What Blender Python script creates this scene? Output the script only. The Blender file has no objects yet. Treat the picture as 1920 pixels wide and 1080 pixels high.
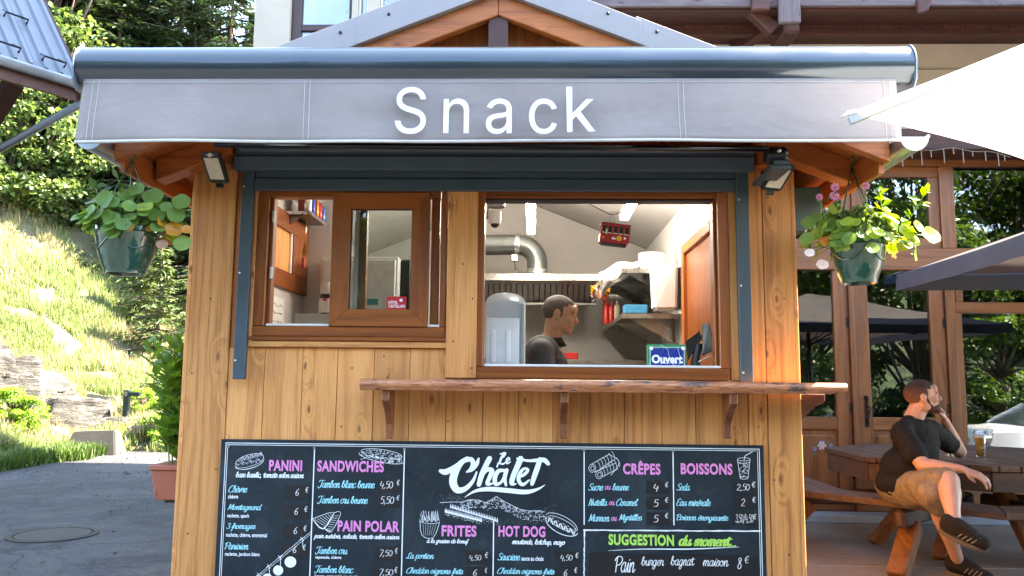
import bpy, bmesh, math, random
from math import sin, cos, pi, radians, sqrt
from mathutils import Vector, Matrix, noise
R_ = random.Random(7)
V = Vector
# ------------------------------------------------------------------ camera, sky, sun, exposure
FPX = 1500.0
CAM = V((0.2229, -3.9532, 1.35))
yaw, pitch, roll = 0.02785, 0.11753, 0.0096
fw = V((-sin(yaw)*cos(pitch), cos(yaw)*cos(pitch), sin(pitch)))
rt = fw.cross(V((0, 0, 1))).normalized(); up = rt.cross(fw)
rt2 = rt*cos(roll)+up*sin(roll); up2 = -rt*sin(roll)+up*cos(roll)
scene = bpy.context.scene
cd = bpy.data.cameras.new("camera"); cam = bpy.data.objects.new("camera", cd)
scene.collection.objects.link(cam)
cd.sensor_width = 36; cd.lens = 36*FPX/1920; cd.clip_end = 900; cd.clip_start = .05
M3 = Matrix((rt2, up2, -fw)).transposed()
cam.matrix_world = Matrix.Translation(CAM) @ M3.to_4x4()
scene.camera = cam
SUN = V((0.58, 0.11, 0.81)).normalized()
world = bpy.data.worlds.new("World"); scene.world = world; world.use_nodes = True
wn = world.node_tree; wn.nodes.clear()
sky = wn.nodes.new("ShaderNodeTexSky"); sky.sky_type = 'NISHITA'; sky.sun_disc = False
sky.sun_elevation = math.asin(SUN.z); sky.sun_rotation = math.atan2(SUN.x, SUN.y)
sky.altitude = 1500
bg = wn.nodes.new("ShaderNodeBackground"); bg.inputs[1].default_value = 0.14
wo = wn.nodes.new("ShaderNodeOutputWorld")
wn.links.new(sky.outputs[0], bg.inputs[0]); wn.links.new(bg.outputs[0], wo.inputs[0])
sl = bpy.data.lights.new("sun", 'SUN'); sl.energy = 4.2; sl.angle = radians(.53); sl.color = (1, .95, .87)
so = bpy.data.objects.new("sun", sl); scene.collection.objects.link(so)
so.rotation_euler = SUN.to_track_quat('Z', 'Y').to_euler()
scene.view_settings.view_transform = 'Standard'; scene.view_settings.look = 'None'
scene.view_settings.gamma = 1; scene.view_settings.exposure = 3.95
try:      # the camera's white balance: set for open shade
    scene.view_settings.use_white_balance = True; scene.view_settings.white_balance_temperature = 7600; scene.view_settings.white_balance_tint = 10
except Exception: pass
scene.cycles.use_denoising = True
scene.cycles.max_bounces = 9; scene.cycles.diffuse_bounces = 4; scene.cycles.transparent_max_bounces = 16
scene.cycles.caustics_reflective = False; scene.cycles.caustics_refractive = False
scene.cycles.sample_clamp_indirect = 6

# ------------------------------------------------------------------ measuring helpers
def ray(px, py): return fw*FPX+rt2*(px-960)-up2*(py-540)
def P(px, py, Y=0.0):
    d = ray(px, py); return CAM+d*((Y-CAM.y)/d.y)
def PX(px, py, X):
    d = ray(px, py); return CAM+d*((X-CAM.x)/d.x)
def PZ(px, py, Z):
    d = ray(px, py); return CAM+d*((Z-CAM.z)/d.z)
# ------------------------------------------------------------------ object helpers
WL = {}
def _props(o, label, cat, group, kind):
    if label: o['label'] = label
    if cat: o['category'] = cat
    if group: o['group'] = group
    if kind: o['kind'] = kind
def thing(name, label, cat, loc=(0, 0, 0), group=None, kind=None):
    o = bpy.data.objects.new(name, None); scene.collection.objects.link(o)
    o.empty_display_size = .1
    o.location = loc; WL[o.name] = V(loc); _props(o, label, cat, group, kind); return o
def link(name, me, mats, parent=None, center=None, label=None, cat=None, group=None, kind=None):
    o = bpy.data.objects.new(name, me); scene.collection.objects.link(o)
    for m in (mats if isinstance(mats, (list, tuple)) else [mats]):
        if m is not None and len(me.materials) < 8: me.materials.append(m)
    c = V(center) if center is not None else V((0, 0, 0))
    WL[o.name] = c
    if parent is not None:
        o.parent = parent; o.location = c-WL[parent.name]
    else: o.location = c
    _props(o, label, cat, group, kind); return o
def copy_tree(o, parent=None, label=None):
    c = o.copy(); scene.collection.objects.link(c)
    if parent is not None:
        c.parent = parent
    WL[c.name] = WL[o.name].copy()
    for ch in list(o.children): copy_tree(ch, c)
    if label: c['label'] = label
    return c
class MB:
    def __init__(s): s.v = []; s.f = []; s.mi = []; s.m = 0
    def add(s, vs, fs):
        n = len(s.v); s.v += [tuple(v) for v in vs]
        for f in fs: s.f.append(tuple(i+n for i in f)); s.mi.append(s.m)
        return s
    def box(s, x0, x1, y0, y1, z0, z1):
        if x0 > x1: x0, x1 = x1, x0
        if y0 > y1: y0, y1 = y1, y0
        if z0 > z1: z0, z1 = z1, z0
        v = [(x0,y0,z0),(x1,y0,z0),(x1,y1,z0),(x0,y1,z0),(x0,y0,z1),(x1,y0,z1),(x1,y1,z1),(x0,y1,z1)]
        return s.add(v, [(0,3,2,1),(4,5,6,7),(0,1,5,4),(1,2,6,5),(2,3,7,6),(3,0,4,7)])
    def hexa(s, v):  # 8 corners, bottom ring then top ring
        return s.add(v, [(0,3,2,1),(4,5,6,7),(0,1,5,4),(1,2,6,5),(2,3,7,6),(3,0,4,7)])
    def beam(s, p0, p1, w, h, upv=(0, 0, 1)):
        p0 = V(p0); p1 = V(p1); d = (p1-p0).normalized(); upv = V(upv)
        a = d.cross(upv)
        if a.length < 1e-4: a = d.cross(V((0, 1, 0)))
        a.normalize(); b = a.cross(d).normalized(); a = a*w/2; b = b*h/2
        return s.hexa([p0-a-b, p0+a-b, p1+a-b, p1-a-b, p0-a+b, p0+a+b, p1+a+b, p1-a+b])
    def prism(s, pts, ext):  # pts planar 3-D polygon, extruded by ext
        pts = [V(p) for p in pts]; e = V(ext); n = len(pts)
        fs = [tuple(range(n))[::-1], tuple(range(n, 2*n))]
        fs += [(i, (i+1) % n, n+(i+1) % n, n+i) for i in range(n)]
        return s.add(pts+[p+e for p in pts], fs)
    def tube(s, pts, r, n=8, caps=True):
        pts = [V(p) for p in pts]; rs = r if isinstance(r, (list, tuple)) else [r]*len(pts)
        base = len(s.v); ref = None; ring = []
        for i, p in enumerate(pts):
            d = (pts[min(i+1, len(pts)-1)]-pts[max(i-1, 0)])
            if d.length < 1e-9: d = V((0, 0, 1))
            d.normalize()
            if ref is None:
                ref = V((0, 0, 1)) if abs(d.z) < .9 else V((1, 0, 0))
            a = (ref-d*ref.dot(d))
            if a.length < 1e-6: a = d.orthogonal()
            a.normalize(); b = d.cross(a); ref = a
            ring += [p+(a*cos(t)+b*sin(t))*rs[i] for t in [2*pi*k/n for k in range(n)]]
        fs = []
        for i in range(len(pts)-1):
            for k in range(n):
                fs.append((i*n+k, i*n+(k+1) % n, (i+1)*n+(k+1) % n, (i+1)*n+k))
        if caps:
            fs.append(tuple(range(n))[::-1]); fs.append(tuple((len(pts)-1)*n+k for k in range(n)))
        return s.add(ring, fs)
    def lathe(s, prof, c, n=24, caps=True, axis=None, ang=None):
        c = V(c); q = V(axis).to_track_quat('Z', 'Y').to_matrix() if axis else Matrix.Identity(3)
        vs = []; fs = []
        for (r, z) in prof:
            for k in range(n):
                t = 2*pi*k/n; vs.append(c+q @ V((r*cos(t), r*sin(t), z)))
        for i in range(len(prof)-1):
            for k in range(n): fs.append((i*n+k, i*n+(k+1) % n, (i+1)*n+(k+1) % n, (i+1)*n+k))
        if caps:
            fs.append(tuple(range(n))[::-1]); fs.append(tuple((len(prof)-1)*n+k for k in range(n)))
        return s.add(vs, fs)
    def ball(s, c, r, nu=16, nv=10, rot=None):
        c = V(c); r = V(r) if isinstance(r, (tuple, list, Vector)) else V((r, r, r))
        vs = [V((0, 0, -1))]; fs = []
        for j in range(1, nv):
            ph = -pi/2+pi*j/nv
            for k in range(nu):
                t = 2*pi*k/nu; vs.append(V((cos(ph)*cos(t), cos(ph)*sin(t), sin(ph))))
        vs.append(V((0, 0, 1)))
        for k in range(nu): fs.append((0, 1+(k+1) % nu, 1+k))
        for j in range(nv-2):
            for k in range(nu):
                a = 1+j*nu+k; b = 1+j*nu+(k+1) % nu; fs.append((a, b, b+nu, a+nu))
        L = len(vs)-1; o = 1+(nv-2)*nu
        for k in range(nu): fs.append((o+k, o+(k+1) % nu, L))
        out = []
        for v in vs:
            v = V((v.x*r.x, v.y*r.y, v.z*r.z))
            if rot is not None: v = rot @ v
            out.append(c+v)
        return s.add(out, fs)
    def capsule(s, p0, p1, r0, r1, n=14):
        p0 = V(p0); p1 = V(p1); s.tube([p0, p1], [r0, r1], n); s.ball(p0, r0, n, 8); s.ball(p1, r1, n, 8); return s
    def build(s, name, mat, parent=None, smooth=False, bevel=0, seg=1, center=None, **kw):
        c = center
        if c is None:
            lo = [min(v[i] for v in s.v) for i in range(3)]; hi = [max(v[i] for v in s.v) for i in range(3)]
            c = V([(lo[i]+hi[i])/2 for i in range(3)])
            if parent is None: c.z = lo[2]
        c = V(c)
        me = bpy.data.meshes.new(name)
        me.from_pydata([(v[0]-c[0], v[1]-c[1], v[2]-c[2]) for v in s.v], [], s.f)
        if len(set(s.mi)) > 1: me.polygons.foreach_set('material_index', s.mi)
        if bevel:
            bm = bmesh.new(); bm.from_mesh(me)
            bmesh.ops.bevel(bm, geom=list(bm.edges), offset=bevel, segments=seg, affect='EDGES', clamp_overlap=True)
            bm.to_mesh(me); bm.free()
        if smooth is True: me.polygons.foreach_set('use_smooth', [True]*len(me.polygons))
        elif smooth:
            me.polygons.foreach_set('use_smooth', [True]*len(me.polygons)); me.set_sharp_from_angle(angle=radians(smooth))
        me.update()
        return link(name, me, mat, parent, c, **kw)
# ------------------------------------------------------------------ materials
def srgb(r, g, b):
    f = lambda c: (c/255/12.92) if c/255 <= .04045 else ((c/255+.055)/1.055)**2.4
    return (f(r), f(g), f(b), 1)
class NT:
    def __init__(s, name):
        s.mat = bpy.data.materials.new(name); s.mat.use_nodes = True
        s.t = s.mat.node_tree; s.b = s.t.nodes["Principled BSDF"]; s.out = s.t.nodes["Material Output"]
    def n(s, typ, **kw):
        nd = s.t.nodes.new("ShaderNode"+typ)
        for k, v in kw.items():
            if k in ('inp',):
                for i, val in v.items():
                    if isinstance(val, bpy.types.NodeSocket): s.t.links.new(val, nd.inputs[i])
                    else: nd.inputs[i].default_value = val
            else: setattr(nd, k, v)
        return nd
    def ramp(s, fac, stops, interp='LINEAR'):
        r = s.n('ValToRGB'); r.color_ramp.interpolation = interp
        e = r.color_ramp.elements
        while len(e) < len(stops): e.new(.5)
        for i, (p, c) in enumerate(stops):
            e[i].position = p; e[i].color = c if len(c) == 4 else (*c, 1)
        s.t.links.new(fac, r.inputs[0]); return r.outputs[0]
    def mix(s, fac, a, b, mode='MIX'):
        m = s.n('Mix', data_type='RGBA', blend_type=mode)
        for i, v in ((0, fac), (6, a), (7, b)):
            if isinstance(v, bpy.types.NodeSocket): s.t.links.new(v, m.inputs[i])
            else: m.inputs[i].default_value = v
        return m.outputs[2]
    def math(s, op, a, b=0.0, clamp=False):
        m = s.n('Math', operation=op, use_clamp=clamp)
        for i, v in ((0, a), (1, b)):
            if isinstance(v, bpy.types.NodeSocket): s.t.links.new(v, m.inputs[i])
            else: m.inputs[i].default_value = v
        return m.outputs[0]
    def noise(s, vec, scale, detail=4, rough=.55, dist=0):
        n = s.n('TexNoise', inp={'Scale': scale, 'Detail': detail, 'Roughness': rough, 'Distortion': dist})
        if vec is not None: s.t.links.new(vec, n.inputs['Vector'])
        return n.outputs[0]
    def coords(s, scale=(1, 1, 1), rnd=0):
        tc = s.n('TexCoord'); v = tc.outputs['Object']
        mp = s.n('Mapping', inp={'Scale': scale}); s.t.links.new(v, mp.inputs[0]); v = mp.outputs[0]
        if rnd:
            oi = s.n('ObjectInfo'); m = s.n('VectorMath', operation='SCALE'); m.inputs[0].default_value = (rnd, rnd*.7, rnd*1.3)
            s.t.links.new(oi.outputs['Random'], m.inputs['Scale'])
            a = s.n('VectorMath', operation='ADD'); s.t.links.new(v, a.inputs[0]); s.t.links.new(m.outputs[0], a.inputs[1]); v = a.outputs[0]
        return v
    def geo(s, scale=(1, 1, 1)):
        g = s.n('NewGeometry'); mp = s.n('Mapping', inp={'Scale': scale}); s.t.links.new(g.outputs['Position'], mp.inputs[0]); return mp.outputs[0]
    def bump(s, h, strength, dist=.002):
        b = s.n('Bump', inp={'Strength': strength, 'Distance': dist}); s.t.links.new(h, b.inputs['Height'])
        s.t.links.new(b.outputs[0], s.b.inputs['Normal'])
    def col(s, c):
        if isinstance(c, bpy.types.NodeSocket): s.t.links.new(c, s.b.inputs['Base Color'])
        else: s.b.inputs['Base Color'].default_value = c if len(c) == 4 else (*c, 1)
    def set(s, **kw):
        for k, v in kw.items():
            k = k.replace('_', ' ')
            if isinstance(v, bpy.types.NodeSocket): s.t.links.new(v, s.b.inputs[k])
            else: s.b.inputs[k].default_value = v
        return s
MATS = {}
def plain(name, c, rough=.5, metal=0, vary=.08, scale=12, bump=0, coat=0, spec=.5, emit=0, grime=.0):
    if name in MATS: return MATS[name]
    t = NT(name); v = t.coords(rnd=5)
    n = t.noise(v, scale, 5, .6)
    c = (*c[:3], 1)
    lo = tuple(x*(1-vary) for x in c[:3])+(1,); hi = tuple(min(1, x*(1+vary)) for x in c[:3])+(1,)
    cc = t.ramp(n, [(.3, lo), (.7, hi)])
    if grime:
        n2 = t.noise(v, scale*.3, 6, .7); cc = t.mix(t.ramp(n2, [(.45, (0, 0, 0, 1)), (.75, (grime,)*3+(1,))]), cc, (c[0]*.45, c[1]*.42, c[2]*.38, 1))
    t.col(cc); t.set(Metallic=metal, Coat_Weight=coat)
    t.b.inputs['Specular IOR Level'].default_value = spec
    r = t.n('MapRange', inp={1: .3, 2: .7, 3: max(.02, rough-.06), 4: min(1, rough+.06)}); t.t.links.new(n, r.inputs[0]); t.set(Roughness=r.outputs[0])
    if emit:
        t.b.inputs['Emission Color'].default_value = c; t.b.inputs['Emission Strength'].default_value = emit
    if bump: t.bump(t.noise(v, scale*6, 4, .6), bump, .001)
    MATS[name] = t.mat; return t.mat
def wood(name, light, mid, dark, axis='z', rough=.5, knots=1.0, ring=1.0, vary=.16, wear=0, coat=0, bump=.25):
    key = name+axis
    if key in MATS: return MATS[key]
    t = NT(key)
    L = {'x': (.06, 1, 1), 'y': (1, .06, 1), 'z': (1, 1, .06)}[axis]
    LN = {'x': (.03, 1, 1), 'y': (1, .03, 1), 'z': (1, 1, .03)}[axis]
    LK = {'x': (.34, .02, 1), 'y': (.02, .34, 1), 'z': (1, .02, .34)}[axis]
    v = t.coords(L, 7.3); vk = t.coords(LK, 9.1); vf = t.coords(LN, 11.7)
    # knots
    sxyz = t.n('SeparateXYZ'); t.t.links.new(t.coords((1, 1, 1), 9.1), sxyz.inputs[0]); ia = 'xyz'.index(axis); oth = [i for i in range(3) if i != ia]
    ck = t.n('CombineXYZ'); t.t.links.new(t.math('ADD', sxyz.outputs[oth[0]], sxyz.outputs[oth[1]]), ck.inputs[0]); t.t.links.new(t.math('MULTIPLY', sxyz.outputs[ia], .42), ck.inputs[1])
    vo = t.n('TexVoronoi', voronoi_dimensions='2D', inp={'Scale': 4.6, 'Randomness': 1.0}); t.t.links.new(ck.outputs[0], vo.inputs['Vector'])
    wob = t.noise(t.coords((1, 1, 1), 3), 40, 3)
    kd = t.math('ADD', vo.outputs['Distance'], t.math('MULTIPLY', t.math('SUBTRACT', wob, .5), .05))
    kn = t.n('MapRange', inp={1: .022, 2: .050, 3: 1.0, 4: 0.0}); t.t.links.new(kd, kn.inputs[0])
    halo = t.n('MapRange', inp={1: .05, 2: .30, 3: 1.0, 4: 0.0}); t.t.links.new(kd, halo.inputs[0])
    # growth rings, bent round the knots
    sh = t.n('VectorMath', operation='ADD'); t.t.links.new(v, sh.inputs[0])
    cmb = t.n('CombineXYZ'); hs = t.math('MULTIPLY', t.math('POWER', halo.outputs[0], 2.0), .10*knots)
    for i in range(3): t.t.links.new(hs, cmb.inputs[i])
    t.t.links.new(cmb.outputs[0], sh.inputs[1])
    dn = t.noise(sh.outputs[0], 2.4, 3, .5)
    rg = t.math('SINE', t.math('MULTIPLY', dn, 95.0*ring))
    rg = t.math('ADD', t.math('MULTIPLY', rg, .5), .5)
    fib = t.noise(vf, 130, 5, .65)
    big = t.noise(v, 5, 3, .5)
    m1 = t.math('ADD', t.math('MULTIPLY', t.math('POWER', rg, 2.0), .17*min(1.2, ring)), t.math('MULTIPLY', fib, .80))
    m1 = t.math('ADD', m1, t.math('MULTIPLY', big, .42))
    c = t.ramp(m1, [(.38, (*light[:3], 1)), (.66, (*mid[:3], 1)), (.98, (*dark[:3], 1))])
    oi = t.n('ObjectInfo')
    vr = t.n('MapRange', inp={1: 0, 2: 1, 3: 1-vary, 4: 1+vary}); t.t.links.new(oi.outputs['Random'], vr.inputs[0])
    hsv = t.n('HueSaturation', inp={'Color': c}); t.t.links.new(vr.outputs[0], hsv.inputs['Value'])
    c = hsv.outputs[0]
    kc = tuple(x*.55 for x in dark[:3])+(1,)
    if knots: c = t.mix(t.math('MULTIPLY', kn.outputs[0], .85*min(1, knots)), c, kc)
    if wear:
        wn_ = t.noise(t.coords((1, 1, 1), 4), 6, 8, .75)
        c = t.mix(t.ramp(wn_, [(.5, (0, 0, 0, 1)), (.72, (wear,)*3+(1,))]), c, (.16, .13, .115, 1))
    t.col(c)
    rr = t.n('MapRange', inp={1: .2, 2: .8, 3: rough-.08, 4: rough+.12}); t.t.links.new(fib, rr.inputs[0]); t.set(Roughness=rr.outputs[0], Coat_Weight=coat)
    if coat: t.b.inputs['Coat Roughness'].default_value = .25
    t.bump(t.math('ADD', fib, t.math('MULTIPLY', rg, .3)), bump, .0012)
    MATS[key] = t.mat; return t.mat
def pine(ax='z'): return wood('larch_plank_', (.82, .40, .145), (.70, .30, .092), (.36, .12, .034), ax, .5, 1.0, 1.0, .13, 0, .0)
def roofwood(ax='x'): return wood('oiled_roof_timber_', (.56, .185, .045), (.42, .115, .025), (.17, .040, .012), ax, .45, .9, .8, .12, 0, .12)
def framewood(ax='z'): return wood('brown_window_wood_', (.34, .098, .017), (.27, .068, .011), (.15, .034, .006), ax, .38, .15, 1.2, .05, 0, .25, .12)
def shelfwood(ax='x'): return wood('reddish_live_edge_wood_', (.36, .13, .055), (.21, .062, .026), (.07, .018, .010), ax, .42, 1, .8, .06, .0, .2, .6)
def doorwood(ax='z'): return wood('varnished_door_wood_', (.27, .100, .027), (.19, .066, .017), (.08, .024, .007), ax, .42, .1, 1.0, .08, .18, .2)
def darkbeam(ax='x'): return wood('dark_balcony_timber_', (.105, .034, .018), (.060, .018, .011), (.022, .008, .006), ax, .6, .5, .8, .22, 0, .0)
def greybeam(ax='x'): return wood('weathered_grey_timber_', (.17, .145, .15), (.11, .085, .09), (.04, .03, .03), ax, .8, .6, .8, .1, 0, 0)
def tablewood(ax='x'): return wood('weathered_table_wood_', (.145, .080, .046), (.090, .046, .027), (.035, .016, .010), ax, .55, .5, .9, .15, .35, .08)
def legwood(ax='z'): return wood('picnic_leg_wood_', (.32, .155, .052), (.22, .09, .028), (.09, .033, .011), ax, .5, .8, 1, .1, 0, .08)
SLATE = plain('anthracite_metal', (.055, .085, .108), .48, .2, .05, 6)
def anth():
    return SLATE
BLACKP = plain('black_plastic', (.012, .012, .013), .35)
DARKM = plain('dark_metal', (.03, .033, .036), .35, .7)
ZINC = plain('zinc_sheet', (.42, .46, .52), .38, .7, .12, 8)
STEEL = plain('brushed_steel', (.52, .51, .49), .3, .95, .1, 9)
STEELD = plain('dull_steel', (.26, .25, .24), .38, .9, .2, 9)
WHITEP = plain('white_plastic', (.78, .78, .77), .35, 0, .03)
WALLIN = plain('interior_white_wall', (.62, .60, .58), .75, 0, .05, 3)
CEILIN = plain('interior_ceiling_panel', (.52, .50, .48), .7, 0, .05, 3)
CREAM = plain('cream_render', (.50, .43, .335), .9, 0, .07, 3, bump=.3, grime=.12)
GREYM = plain('grey_trim_metal', (.33, .30, .30), .42, .25, .05, 4)
WPAINT = plain('white_print', (.88, .92, .95), .5, 0, .02)
def glassmat(name, ior=1.8, tint=(.86, .9, .9), alpha=1):
    t = NT(name); t.t.nodes.remove(t.b)
    fr = t.n('Fresnel', inp={'IOR': ior}); gl = t.n('BsdfGlossy', inp={'Color': (1, 1, 1, 1), 'Roughness': .0})
    tr = t.n('BsdfTransparent', inp={'Color': (*tint, 1)}); mx = t.n('MixShader')
    v = t.geo((1, 1, 1)); b = t.n('Bump', inp={'Strength': .12, 'Distance': .02}); t.t.links.new(t.noise(v, 1.2, 1), b.inputs['Height'])
    t.t.links.new(b.outputs[0], gl.inputs['Normal'])
    t.t.links.new(fr.outputs[0], mx.inputs[0]); t.t.links.new(tr.outputs[0], mx.inputs[1]); t.t.links.new(gl.outputs[0], mx.inputs[2])
    t.t.links.new(mx.outputs[0], t.out.inputs['Surface']); return t.mat
GLASS = glassmat('window_glass', 1.95)
GLASSK = glassmat('kiosk_glass', 1.42)
def leafmat(name, cols, trans=.4, rough=.45, island=True, spec=.4):
    t = NT(name)
    if island:
        g = t.n('NewGeometry'); r = g.outputs['Random Per Island']
    else:
        oi = t.n('ObjectInfo'); r = oi.outputs['Random']
    n = len(cols); c = t.ramp(r, [(i/(max(1, n-1)), (*cc, 1)) for i, cc in enumerate(cols)])
    t.col(c); t.set(Roughness=rough); t.b.inputs['Specular IOR Level'].default_value = spec
    tl = t.n('BsdfTranslucent'); hs = t.n('HueSaturation', inp={'Hue': .485, 'Saturation': 1.15, 'Value': 1.35, 'Color': c}); t.t.links.new(hs.outputs[0], tl.inputs[0])
    mx = t.n('MixShader', inp={0: trans}); t.t.links.new(t.b.outputs[0], mx.inputs[1]); t.t.links.new(tl.outputs[0], mx.inputs[2])
    t.t.links.new(mx.outputs[0], t.out.inputs['Surface']); return t.mat
def clothmat(name, c, trans=0.0, rough=.85, scale=300, transcol=None, wrinkle=0):
    t = NT(name); v = t.coords(rnd=2)
    n = t.noise(v, 4, 4); cc = t.ramp(n, [(.3, tuple(x*.9 for x in c)+(1,)), (.7, tuple(min(1, x*1.08) for x in c)+(1,))])
    t.col(cc); t.set(Roughness=rough); t.b.inputs['Specular IOR Level'].default_value = .2
    if wrinkle:
        vw = t.coords((1, 1, 2.2)); t.bump(t.math('ADD', t.noise(vw, 2.2, 4, .55, 1.2), t.math('MULTIPLY', t.noise(v, scale, 2), .02)), wrinkle, .02)
    else: t.bump(t.noise(v, scale, 2), .15, .0006)
    if trans:
        tl = t.n('BsdfTranslucent', inp={'Color': (*(transcol or c), 1)}); mx = t.n('MixShader', inp={0: trans})
        t.t.links.new(t.b.outputs[0], mx.inputs[1]); t.t.links.new(tl.outputs[0], mx.inputs[2]); t.t.links.new(mx.outputs[0], t.out.inputs['Surface'])
    return t.mat
# ------------------------------------------------------------------ lettering
_tc = {}
FONT = None
try:      # the plain sans serif that ships with Blender itself; falls back to the built-in one
    import os
    FONT = bpy.data.fonts.load(os.path.join(bpy.utils.system_resource('DATAFILES'), 'fonts', 'Inter.woff2'))
except Exception:
    FONT = None
def text_geo(body, spacing=1.0, bold=0.0, shear=0.0, inter=False):
    k = (body, spacing, bold, shear, inter)
    if k in _tc: return _tc[k]
    cu = bpy.data.curves.new("lettering", 'FONT'); cu.body = body; cu.size = 1; cu.font = (FONT if inter else None) or cu.font; cu.space_character = spacing
    cu.offset = bold; cu.shear = shear; cu.resolution_u = 4; cu.fill_mode = 'FRONT'
    ob = bpy.data.objects.new("lettering_source", cu); scene.collection.objects.link(ob)
    dg = bpy.context.evaluated_depsgraph_get()
    me = bpy.data.meshes.new_from_object(ob.evaluated_get(dg))
    vs = [(v.co.x, v.co.y) for v in me.vertices]; fs = [tuple(p.vertices) for p in me.polygons]
    bpy.data.objects.remove(ob); bpy.data.curves.remove(cu); bpy.data.meshes.remove(me)
    _tc[k] = (vs, fs); return vs, fs
def fit2d(vs, l, r, top, bot, Y):
    x0 = min(v[0] for v in vs); x1 = max(v[0] for v in vs); y0 = min(v[1] for v in vs); y1 = max(v[1] for v in vs)
    pm = (l+r)/2; ym = (top+bot)/2
    X0 = P(l, ym, Y).x; X1 = P(r, ym, Y).x; Z1 = P(pm, top, Y).z; Z0 = P(pm, bot, Y).z
    return [(X0+(v[0]-x0)/(x1-x0)*(X1-X0), Y-(v[2]*.00005 if len(v) > 2 else 0), Z0+(v[1]-y0)/(y1-y0)*(Z1-Z0)) for v in vs]
def letters(body, l, r, top, bot, Y, mat, parent, name='lettering', spacing=1.0, bold=0.0, shear=0.0, label=None, inter=False):
    vs, fs = text_geo(body, spacing, bold, shear, inter)
    mb = MB(); mb.add(fit2d(vs, l, r, top, bot, Y), fs)
    return mb.build(name, mat, parent, label=label)
G = {}
def _g(ch, adv, *st): G[ch] = (adv, [[tuple(float(c) for c in p.split(',')) for p in s.split()] for s in st])
_g('a', 10, "8,9 5,10 1,6 1,2 3,0 6,2 8,8", "8,10 7,3 8,0 11,3"); _g('b', 10, "0,3 4,12 5,19 3,20 2,14 2,3 4,0 7,2 8,6 6,9 3,8", "8,7 11,8")
_g('c', 8, "8,8 5,10 1,7 1,2 4,0 9,3"); _g('d', 10, "8,9 4,10 1,6 1,2 3,0 6,2 8,8", "10,20 8,8 7,2 9,0 11,3")
_g('e', 8, "0,3 6,6 7,9 4,10 1,6 1,2 4,0 9,3"); _g('f', 6, "0,3 5,12 7,18 5,20 4,16 3,0 2,-7 1,-8 1,-4 4,1 7,3")
_g('g', 10, "8,9 5,10 1,6 1,2 3,0 6,2 8,8", "8,10 7,0 5,-7 2,-8 1,-5 5,-1 10,3"); _g('h', 9, "0,3 4,12 5,19 3,20 2,14 1,0", "1,4 4,9 7,9 7,4 7,0 10,3")
_g('i', 5, "0,3 3,10 2,3 3,0 6,3", "4,14 4.4,15.2"); _g('k', 9, "0,3 4,12 5,19 3,20 2,14 1,0", "1,4 6,10 7,8 3,5 7,0 10,3")
_g('l', 5, "0,3 4,12 5,19 3,20 2,14 2,3 3,0 6,3"); _g('m', 13, "0,3 2,10 1,0", "1,4 4,10 6,9 5,0", "5,4 9,10 11,9 10,2 11,0 14,3")
_g('n', 9, "0,3 2,10 1,0", "1,4 5,10 7,9 6,2 7,0 10,3"); _g('o', 9, "5,10 1,7 1,2 4,0 7,3 7,8 5,10 6,7 10,8")
_g('p', 9, "0,3 3,10 0,-8", "1,4 4,10 8,8 8,3 5,0 2,1", "7,1 10,3"); _g('r', 7, "0,3 2,11 3,9 6,9 5,3 6,0 8,3")
_g('s', 7, "0,3 4,11 6,5 4,0 0,1", "5,1 8,3"); _g('t', 6, "1,6 4,17 3,5 4,0 8,3", "0,11 8,12")
_g('u', 10, "0,3 2,10 1,3 3,0 6,3 8,10 7,2 8,0 11,3"); _g('v', 9, "0,8 2,10 3,0 8,10 10,8")
_g('y', 9, "0,8 2,10 2,3 5,2 8,10 6,-3 3,-8 1,-5 5,-1 10,3"); _g('x', 8, "1,10 7,0", "8,10 0,0")
_g('é', 8, *["0,3 6,6 7,9 4,10 1,6 1,2 4,0 9,3", "4,13 7,17"]); _g('è', 8, *["0,3 6,6 7,9 4,10 1,6 1,2 4,0 9,3", "3,17 6,13"])
_g('à', 10, "8,9 5,10 1,6 1,2 3,0 6,2 8,8", "8,10 7,3 8,0 11,3", "3,17 6,13")
_g('C', 13, "14,15 14,19 9,20 3,14 1,6 3,1 8,0 13,4"); _g('M', 16, "0,0 2,2 4,18 5,19 7,3 8,4 13,19 14,17 13,4 14,0 17,3")
_g('P', 12, "4,20 3,0", "0,15 4,20 11,20 13,15 9,10 5,9"); _g('J', 13, "0,16 4,20 16,20", "10,20 8,5 5,-1 1,-1 0,3", "8,3 13,3")
_g('N', 14, "0,0 3,2 4,18 6,19 9,2 11,1 12,18 14,20"); _g('E', 11, "12,18 8,20 3,17 4,12 8,11 3,10 1,5 4,0 9,1 12,4")
_g('B', 13, "4,19 3,0", "0,15 5,20 11,19 11,13 6,11 12,10 13,4 8,0 3,1"); _g('S', 12, "13,17 9,20 4,17 5,12 10,8 10,2 5,0 0,3")
_g('L', 12, "12,17 9,20 6,16 5,5 2,0 0,2 4,3 9,0 13,3"); _g('0', 11, "5,20 1,15 1,5 5,0 9,5 9,15 5,20")
_g('2', 11, "1,16 5,20 9,16 7,9 1,0 10,0"); _g('3', 10, "1,18 6,20 9,16 5,11 9,7 8,1 3,0 0,3"); _g('4', 11, "3,20 1,8 10,8", "8,14 7,-2")
_g('5', 10, "9,20 3,20 2,12 7,12 9,6 6,0 1,1"); _g('6', 10, "8,20 3,14 1,5 4,0 8,2 8,8 4,10 1,6"); _g('7', 10, "1,20 9,20 3,-2")
_g('8', 10, "8,18 4,20 2,16 8,8 8,2 4,0 1,3 3,9 8,16 8,18"); _g(',', 5, "2,2 1,-3"); _g('.', 4, "1,0 2,.8"); _g(' ', 6)
_g('€', 11, "10,18 6,20 3,15 3,5 6,0 10,2", "0,12 9,12", "0,8 8,8"); _g('/', 9, "0,-4 8,22")
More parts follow.
